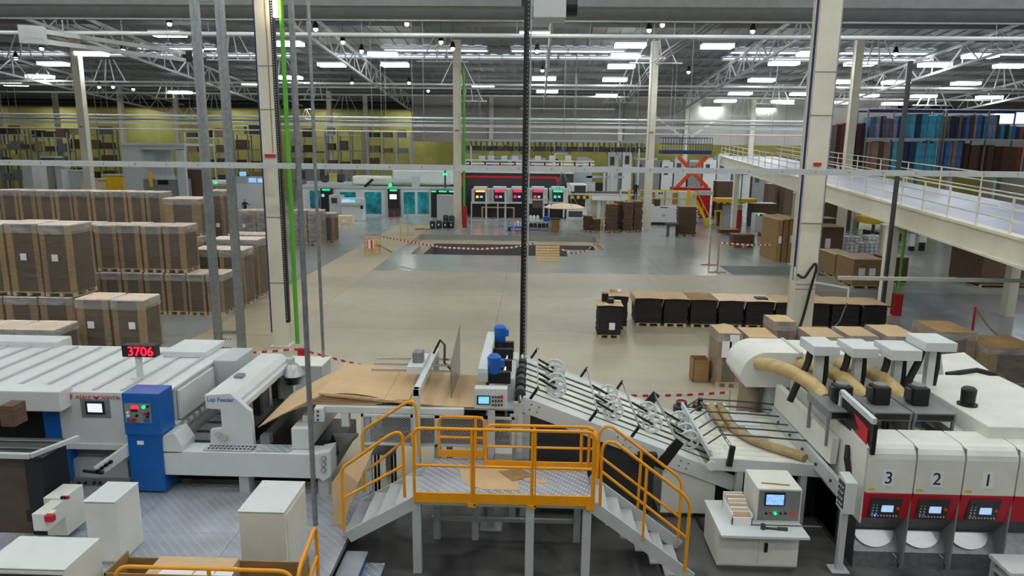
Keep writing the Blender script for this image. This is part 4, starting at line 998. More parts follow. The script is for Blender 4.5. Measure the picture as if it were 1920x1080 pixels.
# small black stool under the feed table
sb = thing('work_stool', 'small dark stool standing under the feed table', 'stool', (WX(722, 880, 13.2), 13.2, 0))
X = WX(722, 845, 13.2); z = WZ(722, 842, 13.2)
MB().box(X-.22, X+.22, 13.0, 13.4, z-.04, z).build('seat', 'midgrey', sb)
for dx in (-.17, .17):
    for dy in (13.05, 13.35): MB().box(X+dx-.02, X+dx+.02, dy-.02, dy+.02, 0, z-.04).build('leg', 'black', sb)

# ================================================================== stacker tray
tr = thing('stacker_tray', 'white slatted stacker tray with bent rods at the foot of the incline', 'machine', (4.4, 13.5, 0))
NL, NR = P3(1336, 862, 12.4), P3(1562, 893, 12.2); FLz = 1.32
NLt, NRt = Vector((NL.x, NL.y, 1.36)), Vector((NR.x, NL.y, 1.26))
Yt0, Yt1 = 12.4, 15.0
def TP(u, Y, h=0): return Vector((NLt.x+(NRt.x-NLt.x)*u, Y, NLt.z+(NRt.z-NLt.z)*u+h))
def tslab(u0, u1, y0, y1, h0, h1):
    return MB().add([TP(u0,y0,h0),TP(u1,y0,h0),TP(u1,y1,h0),TP(u0,y1,h0),TP(u0,y0,h1),TP(u1,y0,h1),TP(u1,y1,h1),TP(u0,y1,h1)], [(3,2,1,0),(4,5,6,7),(0,1,5,4),(1,2,6,5),(2,3,7,6),(3,0,4,7)])
for k in range(11): tslab(.02, .98, Yt0+.06+k*.23, Yt0+.06+k*.23+.215, -.03, .0).build('slat', 'belt', tr)
tslab(.02, .98, Yt0+.08, Yt1-.05, -.1, -.04).build('bed', 'midgrey', tr)
tslab(-.02, 1.02, Yt0, Yt0+.06, -.22, .03).build('near_side', 'white', tr, bev=.006); tslab(-.02, 1.02, Yt1-.06, Yt1, -.22, .03).build('far_side', 'white', tr, bev=.006)
for u in (-.01, 1.0):
    c = TP(u, Yt0, -.12); MB().cyl(c, c+Vector((0,-.05,0)), .09, 18).build('roller_cap', 'white', tr)
MB().beam(TP(-.02, Yt0+.05, .1), TP(-.02, Yt1, .1), .05, .12).build('end_bar', 'lightgrey', tr)
for u in (.14, .99):
    for y in (Yt0-.03, Yt1-.05): MB().beam(TP(u, y, -.1), TP(u+.02, y, .3), .1, .06).build('bracket', 'black', tr)
    MB().cyl(TP(u+.02, Yt0, .24), TP(u+.02, Yt1, .24), .03, 8).build('rod_bar', 'chrome', tr, smooth=True)
for k in range(6):
    y = Yt0+.5+k*.38+(.08 if k > 2 else 0)
    MB().tube([TP(-.01, y-.1, .12), TP(.13, y, .3), TP(.5, y+.02, .3), TP(.99, y+.02, .28)], .016, 6).build('bent_rod', 'darkgrey', tr, smooth=True)
for u in (.25, .8): MB().box(TP(u, 0).x-.06, TP(u, 0).x+.06, Yt0+.02, Yt0+.16, 0, TP(u, 0).z-.15).build('leg', 'lightgrey', tr); MB().box(TP(u, 0).x-.06, TP(u, 0).x+.06, Yt1-.2, Yt1-.08, 0, TP(u, 0).z-.15).build('leg', 'darkgrey', tr)
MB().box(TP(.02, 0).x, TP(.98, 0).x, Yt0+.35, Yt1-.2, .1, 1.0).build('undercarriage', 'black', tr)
for i, (u0, u1, y0, y1, h) in enumerate(((.2, .4, 14.45, 14.85, .24), (.4, .62, 13.9, 14.7, .14), (.45, .62, 13.3, 13.75, .18))):
    q0, q1 = TP(u0, 0), TP(u1, 0); single('foam_block', MB().box(q0.x, q1.x, y0, y1, q0.z+.003, q0.z+h), 'white', ['tall white foam block at the back of the stacker tray', 'long low white foam block on the stacker tray', 'square white foam block under the rods of the tray'][i], 'foam block', bev=.02)
hp = [TP(.3, 14.6, .3), TP(.34, 14.3, .14), TP(.36, 13.8, .1), TP(.44, 13.3, .1), TP(.56, 13.0, .1), TP(.7, 12.75, .1), TP(.78, 12.62, .1), TP(.81, 12.52, .09)]
single('suction_hose', MB().tube(spline(hp, 4), .09, 12), 'hose', 'long tan suction hose lying across the stacker tray', 'hose', smooth=True)
hp = [TP(.21, 14.5, .3), TP(.235, 14.2, .16), TP(.25, 13.9, .09), TP(.26, 13.8, .085)]
single('suction_hose', MB().tube(spline(hp, 4), .085, 12), 'hose', 'short tan suction hose beside the long one', 'hose', smooth=True)
# folder section floor clutter under the press (dark)
# ================================================================== control desk
ds = thing('control_desk', 'white control desk with double doors in front of the stacker', 'desk', (3.9, 11.3, 0))
x0, x1 = WX(1343, 1065, 11.0), WX(1494, 1065, 11.0); zd = WZ(1430, 1000, 10.88)
MB().box(x0, x1, 11.0, 11.95, .06, zd-.05).build('cabinet', 'offwhite', ds, bev=.012)
MB().box(x0+.03, x1-.03, 11.05, 11.9, 0, .06).build('plinth', 'midgrey', ds)
xm = (x0+x1)/2
for a, c in ((x0+.02, xm-.004), (xm+.004, x1-.02)):
    d_ = MB().box(a, c, 10.985, 11.0, .1, zd-.1).build('door', 'offwhite', ds)
    if a > xm-.1: MB().box(a+.09, a+.14, 10.955, 10.985, zd*.5-.02, zd*.5+.14).build('handle', 'black', d_)
MB().box(x0-.02, WX(1519, 1003, 10.8), 10.78, 12.0, zd-.05, zd).build('worktop', 'white', ds, bev=.008)
cn = thing('operator_console', 'white operator console with colour screen standing on the control desk', 'console', (WX(1455, 970, 11.3), 11.5, zd))
X0, X1 = WX(1419, 940, 11.25), WX(1503, 940, 11.25); zc = WZ(1460, 917, 11.25)
MB().box(X0, X1, 11.25, 12.0, zd, zc).build('case', 'offwhite', cn, bev=.012)
MB().box(X0+.03, X1-.03, 11.238, 11.25, zd+.04, zc-.03).build('front_plate', 'midgrey', cn)
PX(cn, 'screen_frame', 'black', 1434, 924, 1472, 949, 11.225, .015)
PX(cn, 'screen', 'screen_blue', 1437, 928, 1470, 947, 11.218, .01)
for x, m_ in ((1436, 'black'), (1445, 'red'), (1453, 'led_green'), (1463, 'black'), (1472, 'black'), (1486, 'redlift')):
    c = P3(x, 962, 11.236); MB().cyl(c, c+Vector((0,-.03,0)), .018 if x < 1480 else .035, 10).build('button', m_, cn)
single('pen', MB().cyl((X0+.12, 11.45, zc+.012), (X0+.58, 11.38, zc+.012), .012, 6), 'woodold', 'thin brown pen on top of the operator console', 'pen')
lever = MB().beam((X0+.1, 11.02, zd+.02), (X0+.3, 11.0, zd+.02), .03).cyl((X0+.06, 11.02, zd), (X0+.06, 11.02, zd+.09), .04, 10)
lever.beam((X0+.3, 11.0, zd+.02), (X0+.46, 10.99, zd+.02), .05)
single('hand_tool', lever, 'darkgrey', 'grey ratchet hand tool on the desk worktop', 'tool')
single('steel_ruler', MB().box(X0-.14, X1+.34, 11.12, 11.15, zd+.001, zd+.012), 'steel', 'long steel ruler in front of the operator console', 'ruler')
xb0, xb1 = WX(1371, 960, 11.2), WX(1409, 960, 11.2)
dc = thing('document_tray', 'white card tray filled with papers on the control desk', 'document tray', ((xb0+xb1)/2, 11.4, zd))
for q in ((xb0, xb1, 11.12, 11.14, zd, zd+.14), (xb0, xb0+.015, 11.12, 11.75, zd, zd+.2), (xb1-.015, xb1, 11.12, 11.75, zd, zd+.2), (xb0, xb1, 11.73, 11.75, zd, zd+.3)): MB().box(*q).build('wall', 'paper', dc)
MB().box(xb0+.015, xb1-.015, 11.14, 11.73, zd, zd+.02).build('bottom', 'kraft', dc)
for k in range(5):
    y = 11.22+k*.09; MB().box(xb0+.02, xb1-.02, y, y+.03, zd+.02, zd+.2+.03*k).build('paper_bundle', 'paper' if k % 2 else 'cardboard_pale', dc)
# ================================================================== printing press units
pr_ = thing('printing_press', 'white and red flexographic press with units numbered three, two and one', 'machine', (7, 12.5, 0))
xu = [WX(1622, 925, 11.), WX(1712, 925, 11.), WX(1803, 925, 11.), WX(1903, 925, 11.), WX(2000, 925, 11.)]
ztop = WZ(1690, 838, 11.0); zrt, zrb = WZ(1690, 926, 11.), WZ(1690, 978, 11.)
for k in range(4):
    x0, x1 = xu[k]+.012, xu[k+1]-.012
    prof = [(11.0, zrt), (11.0, ztop-.22)]+[(11.0+.22*(1-math.cos(t)), ztop-.22+.22*math.sin(t)) for t in (.4, .8, 1.2, 1.57)]+[(11.75, ztop), (11.75, zrt)]
    MB().prism(prof, x0, x1, 'x').build('unit_cover', 'offwhite', pr_, bev=.01)
    MB().prism([(11.0, zrt), (11.0, zrt-.02), (11.1, zrb), (11.75, zrb), (11.75, zrt)], x0, x1, 'x').build('red_band', 'red', pr_)
    MB().prism([(11.1, zrb), (11.38, .6), (11.17, .3), (11.17, 0), (11.9, 0), (11.9, zrb)], x0, x1, 'x').build('lower_cover', 'galv', pr_)
    MB().box(x1, x1+.024, 11.04, 11.7, .1, ztop-.03).build('unit_joint', 'midgrey', pr_)
    if k < 3:
        xc_ = (x0+x1)/2-.02
        d = (zrb-zrt)
        cpn = MB().add([(xc_-.25, 11.02, zrt-.08), (xc_+.25, 11.02, zrt-.08), (xc_+.25, 11.085, zrb+.03), (xc_-.25, 11.085, zrb+.03), (xc_-.25, 10.985, zrt-.08), (xc_+.25, 10.985, zrt-.08), (xc_+.25, 11.06, zrb+.03), (xc_-.25, 11.06, zrb+.03)], [(3,2,1,0),(4,5,6,7),(0,1,5,4),(1,2,6,5),(2,3,7,6),(3,0,4,7)]).build('control_panel', 'darkgrey', pr_)
        zc_ = (zrt+zrb)/2-.02; MB().box(xc_-.06, xc_+.13, 11.012, 11.03, zc_-.07, zc_+.08).build('screen', 'screen_pale', cpn)
        for i in range(9):
            MB().cyl((xc_-.2+.05*i, 11.045, zrb+.08), (xc_-.2+.05*i, 11.025, zrb+.08), .013, 6).build('button', 'led_blue' if (k == 0 and i == 1) else 'lightgrey', cpn)
            if i < 4:
                MB().cyl((xc_-.2, 11.04, zrb+.12+.055*i), (xc_-.2, 11.01, zrb+.12+.055*i), .012, 6).build('button', 'lightgrey', cpn)
                MB().cyl((xc_-.14, 11.04, zrb+.12+.055*i), (xc_-.14, 11.01, zrb+.12+.055*i), .012, 6).build('button', 'lightgrey', cpn)
        MB().cyl((xc_+.2, 11.03, zc_), (xc_+.2, 11.0, zc_), .025, 8).build('button', 'redlift', cpn)
        zn = WZ(1680, 897, 11.)-.0
        MB().box(xc_-.12, xc_+.08, 10.994, 10.9985, zn-.14, zn+.14).build('number_sheet', 'paper', pr_)
        text(pr_, '321'[k], (xc_-.02, 10.992, zn), .3, 'navy', depth=.002)
        MB().box(x0+.03, x0+.14, 10.994, 10.9985, zrt+.06, zrt+.09).build('sticker', 'yellowlift', pr_)
        # half-moon pan
        zp = .58; vs = []
        for i in range(13):
            t = math.pi*i/12; f = .8*math.sin(t); vs.append((xc_-.34*math.cos(t), 11.36-.2*f, zp-.28*f))
        MB().add(vs+[(v[0], v[1]-.03, v[2]+.03) for v in vs], [tuple(range(12,-1,-1)), tuple(range(13, 26))]+[(q, (q+1) % 13, 13+(q+1) % 13, 13+q) for q in range(13)]).build('pan', 'alu', pr_)
        MB().tube([(xc_+.3, 11.17, zp-.3), (xc_+.33, 11.1, zp-.33), (xc_+.31, 11.1, zp-.45), (xc_+.26, 11.17, zp-.48)], .014, 6).build('pan_handle', 'steel', pr_)
MB().box(xu[0]-.02, xu[0]+.01, 11.05, 14.6, .9, ztop-.05).build('side_wall', 'offwhite', pr_)
MB().box(xu[0]-.0, xu[0]+.012, 11.2, 14.6, 0, .9).build('side_base', 'darkgrey', pr_)
MB().box(xu[0], xu[4], 11.9, 14.5, .1, ztop-.45).build('inner_frame', 'darkgrey', pr_)
for k in range(3):
    x0, x1 = xu[k]+.1, xu[k+1]-.1
    MB().box(x0, x1, 11.76, 12.3, ztop-.3, ztop-.26).build('trough', 'midgrey', pr_)
    MB().box(x0+.28, x0+.5, 11.8, 13.0, ztop-.26, ztop-.12).build('slide', 'offwhite', pr_); MB().box(x0+.6, x0+.68, 11.8, 13.0, ztop-.26, ztop-.18).build('guide', 'lightgrey', pr_)
    MB().box(x0+.02, x0+.3, 11.78, 11.95, ztop-.26, ztop-.2).build('clamp', 'darkgrey', pr_)
# grey extraction boxes, black motors, yellow tubes
zb_ = 2.52
bxp = [(1556, 1634), (1637, 1713), (1717, 1796)]
for k, (a, c) in enumerate(bxp):
    x0, x1 = WX(a, 774, 11.95), WX(c, 774, 11.95)
    MB().box(x0, x1, 11.97, 13.0, zb_-.16, zb_).build('extraction_box', 'midgrey', pr_, bev=.008)
    MB().box(x0+.05, x1-.05, 11.955, 11.99, zb_-.13, zb_-.03).build('slot', 'black', pr_)
    for x, y in ((x0, 12.0), (x1-.04, 12.0), (x0, 12.85), (x1-.04, 12.85)): MB().box(x, x+.04, y, y+.05, ztop-.45, zb_-.16).build('box_leg', 'midgrey', pr_)
    X = (x0+x1)/2+.03-.06*k
    mt = MB().box(X-.15, X+.15, 12.3, 12.6, zb_, zb_+.34).build('fan_motor', 'black', pr_, bev=.03)
    MB().box(X-.22, X-.14, 12.36, 12.5, zb_+.1, zb_+.3).build('terminal_box', 'darkgrey', mt); MB().cyl((X, 12.45, zb_+.34), (X, 12.45, zb_+.37), .12, 14).build('cap', 'midgrey', mt)
    yt = [(x0-.35+.12*k, 14.82, 2.5), (x0-.22+.12*k, 14.3, 2.62), (x0+.0+.06*k, 13.6, 2.66), (x0+.18, 13.1, 2.58), (x0+.26, 12.85, 2.44)]
    MB().tube(spline(yt, 4), .14, 14).build('extraction_tube', 'yellowtube', pr_, smooth=True)
# capped cable pillars
caps = [(1519, 1577, 650, 668), (1592, 1650, 654, 672), (1665, 1731, 657, 677), (1729, 1797, 643, 660)]
for k, (a, c, y0, y1) in enumerate(caps):
    Y = 13.3; x0, x1 = WX(a+8, y0, Y), WX(c, y0, Y); zt = WZ((a+c)/2, y0, Y); zl = WZ((a+c)/2, y1, Y); X = (x0+x1)/2
    MB().box(x0, x1, Y, Y+.75, zl, zt).build('pillar_cap', 'white', pr_, bev=.012)
    MB().box(X-.07, X+.07, Y+.25, Y+.4, 2.2, zl).build('pillar', 'white', pr_)
    MB().tube(spline([(X-.2, Y+.3, zl), (X-.26, Y+.25, zl-.25), (X-.42, Y+.2, zl-.6), (X-.55, Y+.2, zl-1.0)]), .07, 8).build('cable_bundle', 'rubber', pr_, smooth=True)
    MB().tube([(X+.14, Y+.35, zl), (X+.15, Y+.32, zl-.4), (X+.1, Y+.3, zl-.9)], .05, 8).build('cable_bundle', 'rubber', pr_, smooth=True)
# end enclosure on the right
zE = 2.5
MB().box(7.72, 9.7, 11.45, 14.3, .1, zE).build('end_enclosure', 'offwhite', pr_, bev=.02)
X = WX(1822, 745, 12.4); MB().lathe((X, 12.5, zE), [(.17,0),(.17,.03),(.12,.04),(.13,.3),(.09,.34)], 16).build('fan_motor', 'black', pr_, smooth=True)
# left guide frame with red sign
MB().beam((xu[0]-.12, 12.0, 1.75), (xu[0]-.3, 14.5, 1.9), .12, .5).build('guide_frame', 'offwhite', pr_); MB().beam((xu[0]-.2, 11.3, 1.3), (xu[0]-.35, 14.6, 1.5), .08, .26).build('guide_frame', 'lightgrey', pr_)
for k in range(5): c = Vector((xu[0]-.26-.03*k, 11.7+k*.6, 1.33+.03*k)); MB().cyl(c, c+Vector((-.03,0,0)), .03, 8).build('bolt', 'darkgrey', pr_)
ss = thing('machine_sign', 'black sign board with red graphic on a white bracket by press unit three', 'sign', (xu[0], 11.5, ztop))
a = P3(1588, 752, 11.6); c = P3(1635, 795, 10.85)
p0, p1 = Vector((xu[0]+.02, 12.25, 2.78)), Vector((xu[0]+.02, 11.0, 2.72))
MB().beam(p0, p1, .07, .1).build('top_bar', 'white', ss); MB().beam(p0, p0-Vector((0,0,1.0)), .07).build('post', 'white', ss)
MB().add([p0+Vector((0,0,-.08)), p1+Vector((0,0,-.06)), p1+Vector((0,0,-.55)), p0+Vector((0,0,-.55)), p0+Vector((.03,0,-.08)), p1+Vector((.03,0,-.06)), p1+Vector((.03,0,-.55)), p0+Vector((.03,0,-.55))], [(3,2,1,0),(4,5,6,7),(0,1,5,4),(1,2,6,5),(2,3,7,6),(3,0,4,7)]).build('board', 'black', ss)
MB().prism([(11.15, 2.52), (11.7, 2.6), (11.45, 2.4), (11.65, 2.3), (11.15, 2.25)], xu[0]-.0, xu[0]+.018, 'x').build('graphic', 'red', ss)
MB().box(p1.x-.02, p1.x+.05, p1.y-.03, p1.y+.02, p1.z-.57, p1.z-.05).build('edge', 'black', ss)
MB().tube([(xu[0]-.03, 11.7, 2.0), (xu[0]-.08, 11.6, 1.8), (xu[0]-.04, 11.5, 1.5)], .05, 8).build('cable_chain', 'rubber', ss)
rp = thing('remote_panel', 'white tilted button panel on a post left of press unit three', 'control panel', (WX(1590, 1050, 11.1), 11.1, 0))
q = P3(1585, 925, 11.0); x = q.x
MB().prism([(11.0-.12, q.z+.24), (11.0+.2, q.z+.3), (11.0+.2, q.z-.3), (11.0-.12, q.z-.32)], x-.05, x+.13, 'x').build('case', 'white', rp, bev=.01)
MB().box(x-.056, x-.05, 10.92, 11.16, q.z-.25, q.z+.2).build('button_plate', 'darkgrey', rp)
for i in range(4):
    for j in range(3): MB().cyl((x-.06, 10.96+.07*j, q.z-.18+.1*i), (x-.08, 10.96+.07*j, q.z-.18+.1*i), .018, 6).build('button', 'lightgrey', rp)
MB().box(x+.0, x+.1, 11.02, 11.12, 0, q.z-.3).build('post', 'lightgrey', rp); MB().box(x-.1, x+.2, 10.95, 11.2, 0, .02).build('foot', 'lightgrey', rp)
# ---- dust hood
hd = thing('dust_hood', 'large white dust hood with rounded end behind the press', 'machine', (6.5, 15.4, 0))
Yh0, Yh1 = 14.8, 16.0; xh0, xh1 = WX(1390, 690, Yh0), WX(1500, 690, Yh0); zh1, zh0 = WZ(1430, 661, Yh0), WZ(1430, 726, Yh0)
R_ = .55
arc = [(xh0+R_-R_*math.cos(t), zh1-R_+R_*math.sin(t)) for t in [i*math.pi/2/8 for i in range(9)]]
MB().prism([(xh0+.12, zh0), (xh0, zh0+.2)]+arc+[(xh1, zh1), (xh1, zh0)], Yh0, Yh1, 'y').build('rounded_end', 'offwhite', hd, smooth=True)
xh2 = WX(1735, 690, Yh0)
MB().box(xh1, xh2, Yh0+.03, Yh1-.02, zh0-.9, zh1-.02).build('duct_body', 'offwhite', hd, bev=.01)
MB().box(xh1-.03, xh1+.03, Yh0-.02, Yh1+.02, zh0, zh1+.02).build('flange', 'lightgrey', hd)
for z in (zh1-.1, (zh0+zh1)/2, zh0+.1): MB().box(xh1-.1, xh1+.02, Yh0-.05, Yh0-.01, z-.02, z+.02).build('latch', 'steel', hd)
for k, (a, c, zz) in enumerate(((xh0+.15, xh0+.62, .35), (xh0+.66, xh0+1.2, .3))):
    n = 16; prof = []
    cxx, cyy = (a+c)/2, (Yh0+Yh1)/2; b = MB(); rows = []
    for i, z in enumerate((zh0+.02, zh0-.3, zh0-.8, zz)):
        rr = (c-a)/2*(1, .95, 1.02, .8)[i]; rows.append([(cxx+rr*math.cos(2*math.pi*j/n)*(1+.06*math.sin(5*j+i)), cyy+rr*1.3*math.sin(2*math.pi*j/n), z) for j in range(n)])
    b.add([p for r in rows for p in r], [(i*n+j, i*n+(j+1)%n, (i+1)*n+(j+1)%n, (i+1)*n+j) for i in range(3) for j in range(n)]+[tuple(range(3*n, 4*n))])
    b.build('dust_bag', 'cloth', hd, smooth=True)
MB().box(xh1-.6, xh1-.05, Yh0+.1, Yh1-.1, 0, zh0).build('stand', 'lightgrey', hd)
MB().tube([(xh1-.05, Yh0-.1, 2.05), (xh1-.1, Yh0-.2, 1.8), (xh1-.15, Yh0-.25, 1.0), (xh1-.2, Yh0-.25, .3)], .04, 8).build('cable', 'rubber', hd, smooth=True)
mr = thing('rear_machine', 'white sloping machine cover behind the press end enclosure', 'machine', (11, 15, 0))
zz = 2.25
g_ = [G(x, y, zz) for x, y in ((1765, 664), (1808, 660), (1935, 752), (1935, 800), (1860, 770), (1770, 715))]
MB().prism(g_, .1, zz, 'z').build('cover', 'offwhite', mr, bev=.02)
MB().tube([(*G(1775, 706, zz), zz+.05), (*G(1830, 704, zz), zz+.12), (*G(1870, 712, zz), zz+.1), (*G(1888, 725, zz), zz+.05)], .06, 8).build('hose', 'rubber', mr, smooth=True)
gq = G(1897, 738, zz); MB().box(gq[0]-.15, gq[0]+.15, gq[1]-.15, gq[1]+.15, zz, zz+.12).build('clamp', 'black', mr)
MB().box(gq[0]-.08, gq[0]+.1, gq[1]-.1, gq[1]+.1, zz+.12, zz+.15).build('red_plate', 'red', mr)
# white tray edge, lower right corner
MB2 = MB().box(7.55, 8.6, 10.2, 10.75, .5, .58)
wt = thing('side_table', 'low white side table in front of press unit one', 'table', (7.8, 10.5, 0))
MB2.build('top', 'white', wt, bev=.02); MB().box(7.6, 8.55, 10.25, 10.7, .34, .38).build('shelf', 'white', wt)
for x in (7.6, 8.55):
    for y in (10.27, 10.68): MB().box(x-.025, x+.025, y-.025, y+.025, 0, .5).build('leg', 'lightgrey', wt)
# ================================================================== poles between the viewer and the bay
def vpole(name, label, x, y, Y, r, z0, z1, m, cat='pole', sq=False, **k):
    X = WX(x, y, Y); b = MB()
    if sq: b.box(X-r, X+r, Y-r, Y+r, z0, z1)
    else: b.cyl((X, Y, z0), (X, Y, z1), r, 12)
    return single(name, b, m, label, cat, smooth=not sq), X
vpole('conduit_pole', 'tall grey conduit pole rising from the tread plate deck', 585, 850, 11.1, .045, DZ, 18.9, 'galv')
vpole('conduit_pole', 'thin grey pole rising behind the grey floor cabinet', 599, 500, 18.9, .045, 0, 18.9, 'galv')
bp_ = thing('cable_tray_pole', 'black perforated cable tray pole dropping to the transfer head', 'pole', (WX(978, 600, 16.), 16., 0))
X = WX(979, 600, 16.); X2 = WX(988, 120, 16.); Xm = (X+X2)/2
MB().box(Xm-.06, Xm+.06, 15.95, 16.05, 1.9, 12.2).build('tray', 'black', bp_); MB().cyl((Xm+.09, 16, 2.2), (Xm+.09, 16, 12), .02, 6).build('conduit', 'lightgrey', bp_)
b = MB()
for k in range(110): b.box(Xm+.02, Xm+.045, 15.944, 15.951, 2.1+k*.09, 2.14+k*.09)
o = b.build('slots', 'midgrey', bp_); o['kind'] = 'stuff'
MB().box(Xm-.1, Xm+.1, 15.9, 16.1, 0, 1.9).build('floor_post', 'lightgrey', bp_); MB().box(Xm-.04, Xm+.04, 15.96, 16.04, 12.2, 18.95).build('drop_rod', 'galv', bp_)
cf = thing('channel_frame', 'pair of tall galvanised channel posts with a white lower panel', 'frame', (WX(437, 660, 23.), 23., 0))
for k, x in enumerate((388, 433)):
    X = WX(x, 350, 23.); b = MB().box(X-.13, X+.13, 22.96, 23.0, 0, 11.6).box(X-.13, X-.1, 23, 23.12, 0, 11.6).box(X+.1, X+.13, 23, 23.12, 0, 11.6)
    b.build('post', 'galv', cf)
    b = MB()
    for i in range(150): b.box(X-.03, X+.03, 22.952, 22.961, .9+i*.07, .925+i*.07)
    o = b.build('post_slots', 'midgrey', cf); o['kind'] = 'stuff'
Xa, Xb = WX(388, 350, 23.), WX(433, 350, 23.)
MB().box(Xa-.1, Xb+.1, 22.94, 23.02, .74, .82).build('cross_bar', 'galv', cf)
MB().box(Xa-.02, Xb+.02, 23.05, 23.3, 0, .72).build('panel', 'white', cf)
for i in range(8): MB().cyl((Xa+.15+.09*(i % 4), 23.05, .2+.3*(i//4)), (Xa+.15+.09*(i % 4), 23.04, .2+.3*(i//4)), .025, 8).build('hole', 'redext' if i % 3 else 'midgrey', cf)
MB().box(Xa, Xb, 22.98, 23.06, 11.45, 11.6).build('top_bar', 'galv', cf)
for X in (Xa, Xb): MB().cyl((X, 23.05, 11.6), (X, 23.05, 18.95), .03, 6).build('hanger', 'galv', cf)
vpole('hanging_rod', 'dark grey rod standing beside the gallery support column', 1693, 240, 29.6, .07, 0, 10.6, 'darkgrey', sq=True)
fc = thing('floor_cabinet', 'light blue-grey floor cabinet with cream top behind the sheet stack', 'cabinet', (WX(568, 690, 18.1), 18.5, 0))
X0, X1 = WX(531, 690, 18.1), WX(603, 690, 18.1)
MB().box(X0, X1, 18.1, 18.95, 0, 1.17).build('body', 'greyblue', fc, bev=.01); MB().box(X0-.02, X1+.02, 18.08, 18.97, 1.17, 1.2).build('top', 'offwhite', fc)
MB().box(X0+.1, X0+.42, 18.085, 18.1, .72, 1.05).build('vent', 'lightgrey', fc); MB().box(X0+.5, X0+.51, 18.09, 18.1, .05, 1.14).build('door_gap', 'midgrey', fc)
# barrier tape
for k, (x, y) in enumerate(((1120, 744), (1369, 736))):
    X, Y = G(x, y, .8); single('tape_post', MB().cyl((X, Y, 0), (X, Y, .9), .025, 8).cyl((X, Y, 0), (X, Y, .03), .16, 12), 'lightgrey', ['thin grey tape post behind the incline conveyor', 'thin grey tape post before the dust hood'][k], 'post')
def tape(pts, label, z=.8, w=.035, sag=.0):
    P = [Vector((*G(x, y, z), z)) for x, y in pts]; o0 = P[0]
    d = (P[-1]-P[0]); L_ = 0; vs = []; fs = []
    b = MB(); n = 0
    for i, p in enumerate(P): vs += [p+Vector((0,0,w)), p-Vector((0,0,w)), p+Vector((0,.006,w)), p+Vector((0,.006,-w))]
    for i in range(len(P)-1):
        a, c = 4*i, 4*i+4
        fs += [(a, a+1, c+1, c), (a+3, a+2, c+2, c+3), (a+2, a, c, c+2), (a+1, a+3, c+3, c+1)]
    b.add(vs, fs); return tag(b.build('barrier_tape', 'tape', None, origin=tuple(P[0])), label, 'barrier tape')
tape([(412, 664), (460, 662), (510, 659), (548, 655), (563, 656), (580, 660), (640, 676), (700, 690), (760, 700), (830, 710), (915, 719)], 'red and white barrier tape strung from channel posts past the sheet stack')
tape([(1120, 744), (1165, 742), (1240, 742), (1300, 740), (1366, 736)], 'red and white barrier tape between incline conveyor and dust hood')
kn = MB(); kx, ky = G(566, 657, .8)
for i in range(5): kn.box(kx-.12+.05*i, kx-.03+.05*i, ky-.05+.03*(i % 2), ky+.06, .5+.06*(i % 3), .86)
tag(kn.build('tape_bundle', 'red', None, origin=base(kn)), 'bundle of red barrier tape wound beside the near column', 'tape bundle')

